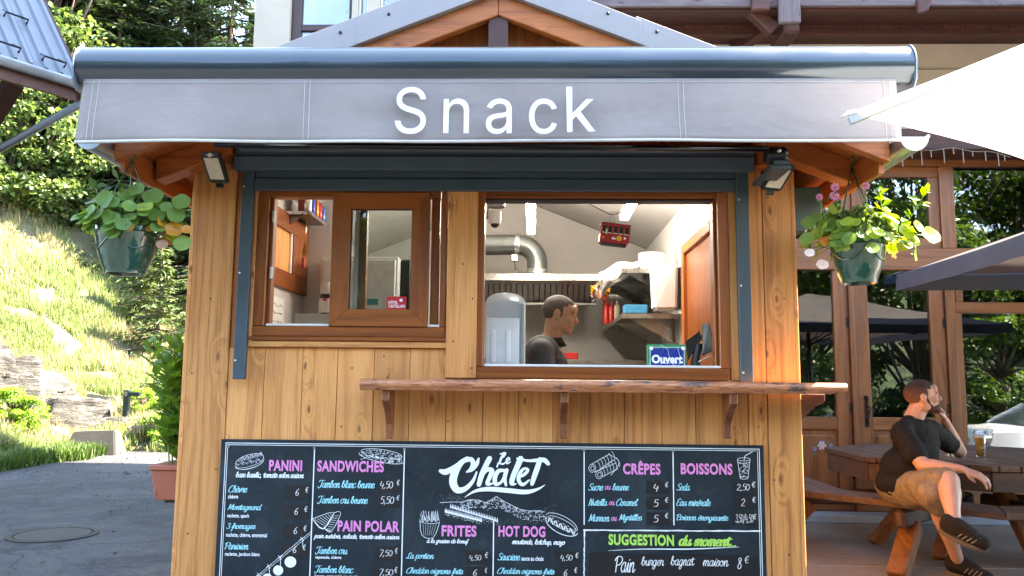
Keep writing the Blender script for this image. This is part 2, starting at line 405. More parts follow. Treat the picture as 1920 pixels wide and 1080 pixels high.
SCR = set('abcdefghijklmnopqrstuvwxyzABCDEFGHIJKLMNOPQRSTUVWXYZ3')
def crom(pts, sub=4):
    if len(pts) < 3: return pts
    out = []
    n = len(pts)
    for i in range(n-1):
        p0 = pts[max(0, i-1)]; p1 = pts[i]; p2 = pts[i+1]; p3 = pts[min(n-1, i+2)]
        for k in range(sub):
            t = k/sub
            out.append(tuple(.5*((2*b)+(-a+c)*t+(2*a-5*b+4*c-d)*t*t+(-a+3*b-3*c+d)*t**3) for a, b, c, d in zip(p0, p1, p2, p3)))
    out.append(tuple(pts[-1])); return out
def ribbon2d(mb2, pts, w, contrast=0.0):
    """pts (x,y[,w]) -> strip polygons appended to [verts, faces]"""
    vs, fs = mb2; n = len(pts); b = len(vs)
    for i, p in enumerate(pts):
        q0 = pts[max(0, i-1)]; q1 = pts[min(n-1, i+1)]
        dx, dy = q1[0]-q0[0], q1[1]-q0[1]; L = math.hypot(dx, dy) or 1
        dx /= L; dy /= L; ww = (p[2] if len(p) > 2 else w)*(1-contrast+contrast*1.6*abs(dy))/2
        vs.append((p[0]-dy*ww, p[1]+dx*ww)); vs.append((p[0]+dy*ww, p[1]-dx*ww))
    base_v = vs[b:]; del vs[b:]
    for i in range(n-1):      # every piece lies a hair above the one before: crossings never share a plane
        c = len(vs); vs.extend([base_v[2*i+1]+(1+i % 6,), base_v[2*i+3]+(1+i % 6,), base_v[2*i+2]+(1+i % 6,), base_v[2*i]+(1+i % 6,)]); fs.append((c, c+1, c+2, c+3))
    for i in (0, n-1):   # round caps
        p = pts[i]; ww = (p[2] if len(p) > 2 else w)*.5*(1-contrast*.3); c = len(vs)
        vs.extend([(p[0]+ww*cos(a*pi/3), p[1]+ww*sin(a*pi/3), 0) for a in range(6)]); fs.append(tuple(range(c, c+6)))
def script(body, l, r, top, bot, Y, mat, parent, name='lettering', w=2.0, shear=.22, contrast=.35, label=None, jitter=0):
    x = 0; vs = []; fs = []; rr = random.Random(body)
    up_ = lambda b: b*1.28 if 0 < b <= 10 else (12.8+(b-10)*.72 if b > 10 else b)
    for ch in body:
        adv, st = G[ch]; jy = rr.uniform(-jitter, jitter)
        for s in st:
            pp = [(x+a+shear*b, (up_(b) if (ch.islower() or ch in 'èéà') else b)+jy) for a, b in crom(s)]
            ribbon2d((vs, fs), pp, w, contrast)
        x += adv
    mb = MB(); mb.add(fit2d(vs, l, r, top, bot, Y), fs); return mb.build(name, mat, parent, label=label)
def sketch(strokes, Y, mat, parent, name, zx, zy, w=3, label=None, fills=()):
    """strokes in zoomed photo coordinates: (x/4+zx, y/4+zy) -> plane Y"""
    vs = []; fs = []
    for s in strokes: ribbon2d((vs, fs), crom(s, 3) if len(s) > 2 else s, w)
    for pl in fills:
        b = len(vs); vs += [tuple(p)+(9,) for p in pl]; fs.append(tuple(range(b, b+len(pl))))
    mb = MB(); mb.add([P(zx+v[0]/4, zy+v[1]/4, Y-(v[2]*.00005 if len(v) > 2 else 0)) for v in vs], fs)
    return mb.build(name, mat, parent, label=label)
# ------------------------------------------------------------------ the snack kiosk
FL = .12                                     # kiosk floor level
kiosk = thing('snack_kiosk', 'small wooden snack chalet with vertical larch planks and two serving windows', 'kiosk', (0.0, 1.2, 0))
def X0(px, py=770, Y=0.0): return P(px, py, Y).x
def Z0(py, px=920, Y=0.0): return P(px, py, Y).z
def kb(name, mat, x0, x1, y0, y1, z0, z1, bevel=.003, parent=None, **kw):
    return MB().box(x0, x1, y0, y1, z0, z1).build(name, mat, parent or kiosk, bevel=bevel, **kw)
XL, XR = -1.5, 1.5
zTopBox = Z0(277, 900, -.1); 
seams = [424, 492, 564, 630, 699, 767, 836, 905, 972, 1037, 1104, 1171, 1241, 1305, 1370, 1403]
sx = [X0(p) for p in seams]
zsillL = Z0(652, 650)-.002; zsillR = P(1100, 712, 0).z
z_low = .13
rr = random.Random(3)
for i in range(len(sx)-1):
    top = zsillL if sx[i+1] < X0(840) else zsillR
    kb('plank', pine(), sx[i]+.0012, sx[i+1]-.0012, rr.uniform(-.0015, .001), .030, z_low, top, .0025)
# corner boards, full height
zc = 2.50
kb('corner_board', pine(), XL, X0(424)-.0015, -.004, .032, z_low, zc)
kb('corner_board', pine(), XL-.022, XL, -.004, .14, z_low, zc-.08)
kb('corner_board', pine(), X0(1403)+.0015, X0(1439)-.0015, -.003, .03, z_low, zc)
kb('corner_board', pine(), X0(1439)+.0015, XR, -.005, .034, z_low, zc)
kb('corner_board', pine(), XR, XR+.02, -.004, .14, z_low, zc-.08)
kb('rim_plank', roofwood('z'), X0(424)+.002, X0(440), .002, .03, zsillL, 2.5)
# structural core behind the planks: front wall with two openings
WLx0, WLx1 = P(478, 480, 0).x, P(838, 480, 0).x
WRx0, WRx1 = P(895, 520, 0).x, P(1365, 520, 0).x
zwt = Z0(355)+.01
core = MB()
core.box(XL+.01, XR-.01, .032, .12, z_low, zsillR-.06)
core.box(XL+.01, WLx0-.02, .032, .12, zsillR-.06, 2.5); core.box(WLx1+.012, WRx0-.004, .032, .12, zsillR-.06, 2.86)
core.box(WRx1+.035, XR-.01, .032, .12, zsillR-.06, 2.5); core.box(WLx0-.02, WRx1+.035, .032, .12, zwt+.02, 2.64)
core.box(WLx0-.02, WLx1+.012, .032, .12, zsillR-.06, Z0(640, 650)-.01)
core.build('wall_core', WALLIN, kiosk)
# post between the two windows and trim boards beside them
kb('post', pine(), X0(838.5, 540)+.001, X0(895.5, 540), -.028, .030, zsillR+.002, 2.33)
kb('trim_board', pine(), P(458, 500, 0).x, P(479, 500, 0).x, -.012, .03, zsillL+.045, 2.33)
kb('trim_board', pine(), P(1366, 520, 0).x, P(1381, 520, 0).x, -.012, .03, zsillR+.002, 2.33)
kb('trim_board', pine('x'), P(464, 645, 0).x, P(838, 645, 0).x, -.022, .03, zsillL+.002, Z0(640, 650)-.002)
for px, py in ((850, 385), (868, 495), (886, 560), (850, 640), (884, 690), (360, 700), (405, 880), (352, 1000), (395, 560), (1422, 800), (1470, 560), (1452, 900), (1480, 1040), (720, 668), (660, 690), (640, 800), (840, 790)):
    q = P(px, py, -.0055 if not 838 < px < 897 or py > 712 else -.029); MB().lathe([(.0042, 0), (.0040, .0012), (.001, .0014)], q, 8, axis=(0, -1, 0)).build('screw', DARKM, kiosk, smooth=30)
# left window: fixed frame + sliding sash
FW = framewood; zl0 = Z0(612, 650)+.0; zlf = Z0(640, 650); zlt = Z0(362, 650)
lf = kb('window_frame', FW('x'), P(470, 636, 0).x, P(838, 636, 0).x, -.030, .05, zlf, Z0(632, 650), .004)
jz0, jz1 = Z0(632, 650)+.001, zlt-.001+.03
kb('window_sill', FW('x'), WLx0+.001, WLx1-.001, -.010, .055, jz0, zl0-.001, .003)
kb('jamb', FW(), WLx0+.003, P(500, 500, 0).x, -.006, .06, zl0, jz1)
kb('jamb', FW(), P(500, 500, 0).x+.001, P(507, 500, 0).x, .02, .075, zl0, jz1)
kb('jamb', FW(), P(826, 500, 0).x, WLx1-.003, -.006, .06, zl0, jz1)
kb('window_track', WHITEP, P(498, 608, 0).x, P(829, 608, 0).x, -.003, .075, zl0, zl0+.012, .002)
kb('window_track', framewood('x'), P(507, 366, 0).x, P(826, 366, 0).x, 0, .07, zlt-.02, zlt+.03, .002)
kb('channel_panel', FW(), P(806, 500, 0).x, P(822, 500, 0).x, .03, .05, zl0+.013, zlt-.02)
for zz in (.40, .88): kb('hinge', WHITEP, P(505, 500, 0).x, P(510, 500, 0).x, .008, .02, zl0+.6*zz, zl0+.6*zz+.06)
sash = MB()
sx0, sx1, sz0, sz1 = P(620, 500, -.02).x, P(803, 500, -.02).x, P(710, 612, -.02).z, P(710, 361, -.02).z
gx0, gx1, gz0, gz1 = P(655, 500, -.02).x, P(771, 500, -.02).x, P(710, 580, -.02).z, P(710, 392, -.02).z
sa = MB().prism([(sx0, -.022, sz0), (sx1, -.022, sz0), (gx1, -.022, gz0), (gx0, -.022, gz0)], (0, .042, 0)).build('sash', FW('x'), kiosk, bevel=.002)
for pts, ax in (([(sx0, sz1), (sx1, sz1), (gx1, gz1), (gx0, gz1)], 'x'), ([(sx0, sz0), (gx0, gz0), (gx0, gz1), (sx0, sz1)], 'z'), ([(sx1, sz0), (gx1, gz0), (gx1, gz1), (sx1, sz1)], 'z')):
    MB().prism([(a, -.022, b) for a, b in pts], (0, .042, 0)).build('sash_rail', FW(ax), sa, bevel=.0015)
MB().box(gx0+.001, gx1-.001, -.004, .002, gz0+.001, gz1-.001).build('pane', GLASSK, sa)
seal = MB()
for a, b, c, d in ((gx0, gx1, gz1-.004, gz1), (gx0, gx0+.004, gz0, gz1-.004), (gx1-.004, gx1, gz0, gz1-.004)): seal.box(a, b, -.012, -.006, c, d)
seal.build('seal', BLACKP, sa)
st = kb('sticker', plain('red_sticker', srgb(190, 32, 44), .4), P(725, 568, -.005).x, P(762, 568, -.005).x, -.0065, -.005, P(744, 581, -.005).z, P(744, 556, -.005).z, 0, sa)
letters('HÔTEL', 728, 746, 563, 569.5, -.0072, WPAINT, st, bold=.02); letters('CASTILLAN', 728, 759, 571, 577, -.0072, WPAINT, st, bold=.02)
sk = MB(); cxs = P(752, 563, -.0072)
sk.add([(cxs.x+.011*cos(a)*(1 if i % 2 else .5), -.0072, cxs.z+.011*sin(a)*(1 if i % 2 else .5)) for i, a in enumerate([k*pi/6 for k in range(12)])], [tuple(range(12))])
sk.build('emblem', WPAINT, st)
st2 = kb('sticker', plain('green_sticker', srgb(60, 110, 100), .4), P(688, 566, -.005).x, P(709, 566, -.005).x, -.003, -.0015, P(700, 572, -.005).z, P(700, 560, -.005).z, 0, sa)
# right window: open serving hatch
zr0, zr1 = Z0(689, 1120), Z0(371, 1120)
kb('window_frame', FW('x'), P(893, 700, 0).x, P(1366, 700, 0).x, -.024, .06, zsillR+.001, zr0-.001, .004)
kb('jamb', FW(), WRx0+.001, P(908, 520, 0).x, -.02, .06, zr0, zr1+.06)
kb('jamb', FW(), P(1346, 520, 0).x, WRx1-.001, -.02, .06, zr0, zr1+.06)
kb('jamb', FW(), P(1340, 520, 0).x, P(1346, 520, 0).x-.001, .02, .09, zr0+.01, zr1)
kb('window_track', FW('x'), P(908, 368, 0).x, P(1346, 368, 0).x, 0, .06, zr1, zr1+.06)
kb('window_track', plain('black_rubber', (.02, .02, .02), .5), P(910, 368, 0).x, P(1340, 368, 0).x, .02, .09, zr1-.012, zr1-.001)
kb('window_track', WHITEP, P(908, 690, 0).x, P(1354, 690, 0).x, -.018, .09, zr0, zr0+.013, .003)
# roller shutter
sh = MB(); yb = -.002
zt = P(900, 275, -.10).z; zb = P(900, 358, -.05).z
bx0, bx1 = P(443, 300, -.10).x, P(1411, 300, -.10).x
prof = [(0, zt), (-.12, zt), (-.12, zt-.055), (-.135, zt-.06), (-.125, P(900, 322, -.12).z+.008), (-.10, P(900, 322, -.10).z), (0, P(900, 326, -.0).z)]
MB().prism([(bx0, yb+y if y else yb, z) for y, z in prof], (bx1-bx0, 0, 0)).build('shutter_box', anth(), kiosk, bevel=.003)
xg = [(P(450, 500, -.03).x, P(472, 500, -.03).x), (P(1381, 500, -.03).x, P(1404, 500, -.03).x)]
kb('shutter_slat', anth(), xg[0][1]+.002, xg[1][0]-.002, -.046, -.032, P(900, 335, -.04).z, P(900, 322, -.04).z, .004)
kb('shutter_slat', anth(), xg[0][1]+.002, xg[1][0]-.002, -.058, -.030, zb, P(900, 336, -.05).z, .003)
for i, (a, b) in enumerate(xg):
    g = kb('shutter_guide', anth(), a, b, -.06, -.029, P(440, 711, -.05).z if i == 0 else P(1395, 716, -.05).z, P(900, 322, -.05).z, .002)
    for py in (350, 512, 676) if i == 0 else (372, 530, 690):
        MB().ball((a+.012, -.061, P(450, py, -.05).z), (.006, .003, .006), 8, 6).build('screw', STEEL, g, smooth=True)
# live-edge serving shelf with brackets
S = MB(); n = 60; xa, xb = P(675, 720, -.22).x, P(1588, 726, -.22).x; zt_, zb_ = P(1100, 713, -.22).z, P(1100, 735, -.22).z
ringv = []
rs = random.Random(5)
for i in range(n+1):
    t = i/n; x = xa+(xb-xa)*t
    w = noise.noise(V((x*3.1, 0, 0)))*.035+noise.noise(V((x*11, 3, 0)))*.010
    e = noise.noise(V((x*14, 7, 0)))*.006; tt = zt_+.002*sin(x*3)
    yf = -.235+w
    zb2 = zb_+.004*noise.noise(V((x*8, 0, 4)))+(.012 if t > .97 else 0)
    ringv.append([(x, -.032, tt), (x, yf+.018, tt), (x, yf+.003+e*.5, tt-.010+e*.5), (x, yf-.002+e, tt-.022), (x, yf+.004-e, tt-.036), (x, yf+.016, zb2), (x, -.032, zb2)])
k = 7
for r0 in ringv: S.v += r0
for i in range(n):
    for j in range(k): S.f.append((i*k+j, i*k+(j+1) % k, (i+1)*k+(j+1) % k, (i+1)*k+j)); S.mi.append(0)
S.f.append(tuple(range(k))[::-1]); S.mi.append(0); S.f.append(tuple(n*k+j for j in range(k))); S.mi.append(0)
t = NT('live_edge_shelf_wood')
v = t.coords((.12, 1, 1)); nf = t.noise(v, 60, 6, .65, 1.5); nb = t.noise(t.coords((.35, 1, 1)), 9, 5, .7)
c = t.ramp(nf, [(.3, (.66, .30, .14, 1)), (.52, (.48, .175, .075, 1)), (.72, (.22, .06, .03, 1))])
c = t.mix(t.ramp(nb, [(.55, (0, 0, 0, 1)), (.60, (1, 1, 1, 1))]), c, (.10, .06, .055, 1))
t.col(c); t.set(Roughness=.4, Coat_Weight=.25); t.bump(t.math('ADD', nf, nb), .8, .004)
shelf = S.build('serving_shelf', t.mat, kiosk, smooth=50)
def bracket(px, y_end=822):
    x = P(px, 780, -.1).x; w = .018; z1 = zb_-.001; z0 = P(px, y_end, -.03).z
    m = MB().prism([(x-w, -.031, z0), (x-w, -.050, z0), (x-w, -.06, z0+.07), (x-w, -.12, z1-.09), (x-w, -.19, z1-.05), (x-w, -.19, z1), (x-w, -.031, z1)], (2*w, 0, 0))
    return m.build('shelf_bracket', shelfwood('z'), shelf, bevel=.003)
for px in (728, 1057, 1368): bracket(px)
xe = P(1493, 760, .02).x
MB().prism([(XR+.021, .0, zb_-.001), (XR+.135, .0, zb_-.001), (XR+.135, .0, zb_-.035), (XR+.12, .0, zb_-.05), (XR+.09, 0, zb_-.06), (XR+.021, .0, zb_-.125)], (0, .03, 0)).build('shelf_bracket', shelfwood('x'), shelf, bevel=.002)
# side walls, back wall, floor
KD = 3.45
for sgn, xx in ((-1, XL), (1, XR)):
    ys = [.142+i*.176 for i in range(19)]+[KD]
    for a, b in zip(ys[:-1], ys[1:]):
        kb('side_plank', pine(), xx-.010, xx+.010, a+.001, b-.001, z_low, 2.42, 0)
cm = MB(); cm.prism([(XL, KD+.001, z_low), (XR, KD+.001, z_low), (XR, KD+.001, 2.5), (.05, KD+.001, 3.08), (XL, KD+.001, 2.5)], (0, .07, 0)); cm.build('back_wall', WALLIN, kiosk)
kb('plinth', plain('concrete_plinth', (.28, .27, .26), .85, bump=.4), XL+.02, XR-.02, .01, KD, -.02, z_low-.002, .005)
# inner lining
IX0, IX1 = -1.36, 1.27
zin = 2.43
IXL = IX0
kb('wall_lining', WALLIN, IX0-.06, IX0, .122, KD, z_low, 2.60, 0)
lin = MB(); lin.box(IX1, IX1+.06, .122, KD, z_low, 2.6)
lin.build('wall_lining', WALLIN, kiosk)
kb('wall_lining', WALLIN, IX0+.001, -1.14, 1.452, 1.50, z_low, 2.62, 0)
kb('floor', plain('kiosk_floor', (.25, .24, .23), .5), IX0, IX1, .12, KD, z_low, z_low+.012, 0)
RX = .05; SL = .395
def zroof(x, off=0): return 3.13-SL*abs(x-RX)+off
ce = MB()
zl_ = lambda x: 3.085-.395*abs(x-RX)
for a, b in ((IX0-.12, RX), (RX, IX1+.2)):
    ce.hexa([(a, .121, zl_(a)), (b, .121, zl_(b)), (b, KD, zl_(b)), (a, KD, zl_(a)), (a, .121, zl_(a)+.03), (b, .121, zl_(b)+.03), (b, KD, zl_(b)+.03), (a, KD, zl_(a)+.02)])
ce.build('ceiling', CEILIN, kiosk)
# ------------------------------------------------------------------ roof
YF = -.45; YB = KD+.15; EL, ER = -1.70, 1.80
roof = MB()
for a, b in ((EL-.03, RX), (RX, ER+.03)):
    roof.hexa([(a, YF-.02, zroof(a)), (b, YF-.02, zroof(b)), (b, YB, zroof(b)), (a, YB, zroof(a)), (a, YF-.02, zroof(a)+.10), (b, YF-.02, zroof(b)+.10), (b, YB, zroof(b)+.10), (a, YB, zroof(a)+.10)])
rf = roof.build('roof', GREYM, kiosk)
for sgn, e in ((-1, EL), (1, ER)):      # metal verge trim
    a = RX; off = .0 if sgn < 0 else .001
    mid = RX+(e-RX)*.37
    for (x0_, x1_, yo) in ((a, mid, -.002), (mid-sgn*.02, e+sgn*.04, 0)):
        pts = [(x0_, YF-.03+yo, zroof(x0_, -.001)), (x1_, YF-.03+yo, zroof(x1_, -.001)), (x1_, YF-.03+yo, zroof(x1_, .135 if sgn < 0 else .112)), (x0_, YF-.03+yo, zroof(x0_, .135 if sgn < 0 else .125))]
        MB().prism(pts, (0, .008, 0)).build('verge_trim', GREYM, rf, bevel=.001)
    for k in range(4):
        xx = RX+sgn*(.28+.22*k); MB().ball((xx, YF-.034, zroof(xx, .085)), (.008, .004, .008), 8, 6).build('screw', DARKM, rf, smooth=True)
def sloped(name, x0_, x1_, y0_, y1_, top, hgt, mat, cut=False):
    m = MB().hexa([(x0_, y0_, zroof(x0_, top-hgt)), (x1_, y0_, zroof(x1_, top-hgt)), (x1_, y1_, zroof(x1_, top-hgt)), (x0_, y1_, zroof(x0_, top-hgt)),
                   (x0_, y0_, zroof(x0_, top)), (x1_, y0_, zroof(x1_, top)), (x1_, y1_, zroof(x1_, top)), (x0_, y1_, zroof(x0_, top))])
    return m.build(name, mat, rf, bevel=.004)
for (a, b) in ((EL, RX-.0008), (RX+.0008, ER)):
    sloped('barge_board', a, b, YF, YF+.05, -.0015, .10, roofwood('x'))
MB().box(RX-.045, RX+.045, YF+.012, YF+.075, 2.60, zroof(RX, -.102)).build('king_post', plain('stained_post', (.075, .032, .028), .6, grime=.3), rf, bevel=.004)
# soffit boards and rafters seen from below
for (a, b) in ((EL+.01, -1.40), (-1.398, RX), (RX, 1.40), (1.402, ER-.01)):
    for j in range(8):
        y0_ = YF+.052+j*.498
        m = sloped('soffit_board', a, b, y0_, y0_+.494, -.0015, .02, roofwood('y'))
for yy in (-.05, .55, 1.15, 1.75, 2.35, 2.95):
    for (a, b) in ((EL+.05, XL-.025 if yy > 0 else -1.28), (1.32 if yy < 0 else XR+.022, ER-.05)):
        sloped('rafter', a, b, yy-.045 if yy > 0 else -.145, yy+.045 if yy > 0 else -.042, -.022, .115, roofwood('x'))
for (x_, s_) in ((EL+.02, -1), (ER-.02, 1)):    # eaves fascia running back
    MB().hexa([(x_-.012, YF+.05, zroof(x_)-.15), (x_+.012, YF+.05, zroof(x_)-.15), (x_+.012, YB, zroof(x_)-.15), (x_-.012, YB, zroof(x_)-.15),
               (x_-.012, YF+.05, zroof(x_)-.025), (x_+.012, YF+.05, zroof(x_)-.025), (x_+.012, YB, zroof(x_)-.025), (x_-.012, YB, zroof(x_)-.025)]).build('eaves_board', roofwood('y'), rf, bevel=.002)
    gx = x_+s_*.09; gz = zroof(x_)-.02
    gm = MB(); N = 10
    for a_, rad, th in ((0, .062, 0),):
        ringo = [(gx+rad*cos(pi+pi*k/N), gz+rad*sin(pi+pi*k/N)) for k in range(N+1)]; ringi = [(gx+(rad-.004)*cos(pi+pi*k/N), gz+(rad-.004)*sin(pi+pi*k/N)) for k in range(N+1)][::-1]
        gm.prism([(p[0], YF-.08, p[1]) for p in ringo+ringi], (0, YB-YF+.08, 0))
        gm.prism([(p[0], YF-.083, p[1]) for p in ringo], (0, .003, 0))
    gm.tube([(gx+s_*.062, YF-.08, gz+.004), (gx+s_*.062, YB, gz+.004)], .008, 8)
    gm.build('gutter', ZINC, rf, smooth=30)
# gable planks and frieze above the windows
for i in range(12):
    a = -.88+i*.15; b = a+.148; xm = max(min(RX, b), a) if a < RX < b else None
    top = lambda x: zroof(x, -.025)
    pts = [(a, -.33, 2.58), (b, -.33, 2.58), (b, -.33, top(b))]
    if xm is not None: pts.append((xm, -.33, top(xm)))
    pts.append((a, -.33, top(a)))
    MB().prism(pts, (0, .028, 0)).build('gable_plank', roofwood('z'), kiosk, bevel=.003)
for i in range(20):      # frieze boards above the shutter
    a = -1.48+i*.148; kb('frieze_plank', roofwood('z'), a+.001, a+.147, .002, .029, zTopBox-.05, min(zroof(a, -.025), zroof(a+.148, -.025))-.001, 0)
# small brown blocks flanking the shutter box
for a, b in ((416, 441), (1413, 1440)):
    kb('roof_block', roofwood('z'), P(a, 300, -.05).x, P(b, 300, -.05).x, -.09, -.003, P(900, 316, -.05).z, P(900, 262, -.05).z, .01)
# side shutter end plate at the right
MB().prism([(1.522, .10, 2.13), (1.60, .10, 2.13), (1.665, .10, 2.17), (1.69, .10, 2.24), (1.69, .10, 2.36), (1.522, .10, 2.36)], (0, .9, 0)).build('side_shutter_box', anth(), kiosk, bevel=.004)
# ------------------------------------------------------------------ awning
aw = thing('awning', 'closed cassette awning with grey valance reading Snack across the kiosk front', 'awning', (0, -.5, 2.4))
cx0, cx1 = P(145, 120, -.66).x, P(1712, 120, -.66).x
za, zb2 = P(940, 91, -.60).z, P(940, 146, -.68).z
pr = [(-.475, za-.02), (-.50, za), (-.60, za)]
for k in range(1, 9):
    a = pi/2-k*(pi*.62)/8; pr.append((-.60-.095*cos(a), za-.10+.10*sin(a)))
pr += [(-.655, zb2-.012), (-.50, zb2-.012), (-.475, zb2+.01)]
CASS = plain('glossy_anthracite', (.042, .060, .078), .22, .45, .03, 4, coat=.5)
MB().prism([(cx0+.006, y, z) for y, z in pr], (cx1-cx0-.012, 0, 0)).build('cassette', CASS, aw, smooth=32)
for x_ in (cx0, cx1-.006):
    prc = [(y*1.0-(.006 if y < -.5 else -.0), z+(.004 if z > zb2+.05 else -.035)) for y, z in pr]
    MB().prism([(x_, y, z) for y, z in prc], (.0058, 0, 0)).build('end_cap', plain('light_endcap', (.22, .27, .32), .3, .6), aw, bevel=.001)
# valance
vx0, vx1 = P(153, 205, -.67).x, P(1683, 205, -.67).x
zt2, zb3 = P(940, 147, -.67).z, P(940, 266, -.67).z
nx, nz = 120, 10
def valy(x, t): return -.668+.004*noise.noise(V((x*1.2+t*3, t*2.5-x*2, 7)))*t*2+.010*t*sin(x*2.1+1)+.006*t*sin(x*5.3)+.003*sin(x*9+4*t)*t+.004*noise.noise(V((x*2, t*2, 1)))
m = MB()
for i in range(nx+1):
    for j in range(nz+1):
        t = j/nz; x = vx0+(vx1-vx0)*i/nx
        x += (-.018*t if i < 3 else 0)*(1-i/3)
        m.v.append((x, valy(x, t), zt2+(zb3-zt2)*t+.006*t*sin(x*1.3+.5)+.003*t*sin(x*4)))
for i in range(nx):
    for j in range(nz): a = i*(nz+1)+j; m.f.append((a, a+1, a+nz+2, a+nz+1)); m.mi.append(0)
VAL = clothmat('grey_valance_cloth', (.355, .308, .292), .12, .8, 500, wrinkle=.38)
val = m.build('valance', VAL, aw, smooth=True)
md = val.modifiers.new('thick', 'SOLIDIFY'); md.thickness = .002
hem = MB(); n = nx
def vz(x, t): return zt2+(zb3-zt2)*t+.006*t*sin(x*1.3+.5)+.003*t*sin(x*4)
for j, (t0, t1, yo) in enumerate(((.965, 1.01, -.003),)):
    for i in range(n+1):
        x = vx0+(vx1-vx0)*i/n-(.018*(1-i/3) if i < 3 else 0); hem.v += [(x, valy(x, t0)+yo, vz(x, t0)), (x, valy(x, t1)+yo, vz(x, t1)), (x, valy(x, t1)-yo, vz(x, t1)), (x, valy(x, t0)-yo*.2, vz(x, t0))]
    for i in range(n):
        for q in range(4): hem.f.append((i*4+q, i*4+(q+1) % 4, i*4+4+(q+1) % 4, i*4+4+q)); hem.mi.append(0)
hem.build('hem', clothmat('pale_hem', (.62, .58, .56), .1), val, smooth=True)
STITCH = plain('white_thread', (.55, .54, .54), .6)
for px in (176, 187, 572, 582, 1271, 1281, 1657, 1667):
    s = MB(); pts = []
    for j in range(11):
        t = .02+.94*j/10; x = P(px, 150, -.67).x-(.012*t if px < 300 else 0)+(.008*t*t if 1000 < px < 1500 else 0); pts.append((x, valy(x, t)-.003, vz(x, t)))
    s.tube(pts, .0008, 4); s.build('stitching', STITCH, val)
s = MB(); s.tube([(vx0+(vx1-vx0)*i/60, valy(vx0+(vx1-vx0)*i/60, .06)-.003, vz(vx0+(vx1-vx0)*i/60, .06)) for i in range(61)], .0010, 4); s.build('stitching', STITCH, val)
letters('Snac', 741, 1044, 163, 251, -.690, WPAINT, val, spacing=1.24, bold=.0, label='large white letters Snac', inter=True)
def kq(pts): return [P(640+a/3, b/3, -.690) for a, b in pts]
km = MB(); km.add(kq([(1265, 488), (1298, 488), (1300, 742), (1270, 743)]), [(0, 3, 2, 1)]); km.add(kq([(1299.5, 638), (1378, 557), (1418, 557), (1345, 628), (1428, 738), (1390, 739), (1320, 652), (1299.8, 674)]), [(0, 7, 6, 3, 2, 1), (6, 5, 4, 3)])
km.build('lettering', WPAINT, val, label='large white letter k')
# front bar, arms
kxa, kxb = P(440, 275, -.45).x, P(1430, 281, -.45).x
m = MB(); m.tube([(kxa-.1, -.43, P(900, 272, -.43).z), (P(1440, 281, -.43).x, -.43, P(900, 278, -.43).z)], .014, 10); m.build('front_bar', plain('black_gloss', (.012, .014, .016), .15, .6), aw, smooth=True)
m = MB(); m.box(kxa, kxb, -.40, -.36, P(900, 284, -.38).z, P(900, 277, -.38).z); m.build('arm', anth(), aw, bevel=.003)
hx = P(1462, 285, -.45)
m = MB(); m.lathe([(.001, -.05), (.035, -.05), (.04, -.03), (.04, .03), (.03, .045), (.001, .045)], (hx.x, -.40, hx.z), 16, True, axis=(1, 0, 0)); m.build('arm_joint', DARKM, aw, smooth=30)
m = MB(); m.box(hx.x-.03, hx.x+.06, -.42, -.10, hx.z-.07, hx.z-.05); m.box(hx.x-.02, hx.x+.05, -.43, -.30, hx.z-.05, hx.z-.03); m.build('arm_bracket', anth(), aw, bevel=.004)
m = MB(); m.ball((hx.x-.002, -.448, hx.z+.008), (.010, .006, .010), 10, 6); m.build('bolt', STEEL, aw, smooth=True)
for x_ in (-1.2, 0, 1.3):
    m = MB(); m.box(x_-.03, x_+.03, -.48, -.443, za-.12, za-.04); m.build('wall_mount', DARKM, aw)
# ------------------------------------------------------------------ solar lamps
def solar_lamp(pts, label, stem):
    """pts: front-face corners TL TR BR BL as world points"""
    TL, TR, BR, BL = [V(p) for p in pts]; nrm = (TR-TL).cross(BL-TL).normalized()
    if nrm.y > 0: nrm = -nrm
    c = (TL+TR+BR+BL)/4; r = thing('wall_lamp', label, 'lamp', c-nrm*.0, 'solar lamps beside the shutter')
    back = -nrm*.035
    MB().hexa([BL+back, BR+back, TR+back, TL+back, BL, BR, TR, TL]).build('housing', BLACKP, r, bevel=.008, seg=2)
    def at(u, v): return TL+(TR-TL)*u+(BL-TL)*v+((BR-BL)-(TR-TL))*u*v+nrm*.0012
    MB().add([at(.13, .2), at(.13, .88), at(.87, .88), at(.87, .2)], [(0, 1, 2, 3)]).build('light_panel', plain('led_panel', (.82, .74, .56), .25, 0, .03, 40, coat=.4), r)
    MB().ball(at(.5, .10), (.011, .006, .011), 12, 8).build('sensor', WHITEP, r, smooth=True)
    mm = MB(); [mm.ball(at(u, .10), .0035, 6, 4) for u in (.33, .67)]; mm.build('indicator', WHITEP, r)
    cb = BL*.5+BR*.5+back*.5; dn = (BL-TL).normalized()
    mm = MB(); mm.box(cb.x-.018, cb.x+.018, cb.y-.01, cb.y+.01, cb.z-.022, cb.z-.002); mm.build('clip', BLACKP, r, bevel=.003)
    mm = MB(); mm.tube([c+back, stem], .009, 8); mm.box(stem[0]-.02, stem[0]+.02, stem[1]-.004, stem[1]+.012, stem[2]-.03, stem[2]+.03); mm.build('bracket', BLACKP, r)
    return r
solar_lamp([P(373, 284, -.23), P(410, 285, -.23), P(428, 344, -.19), P(392, 343, -.19)], 'small black solar lamp on the left corner post, tilted with pale panel', (P(427, 305, -.02).x, -.006, P(427, 305, -.02).z))
solar_lamp([P(1457, 307, -.24), P(1494, 310, -.24), P(1464, 360, -.19), P(1426, 356, -.19)], 'small black solar lamp right of the shutter, leaning right under the awning joint', (P(1436, 315, -.02).x, -.006, P(1436, 315, -.02).z))
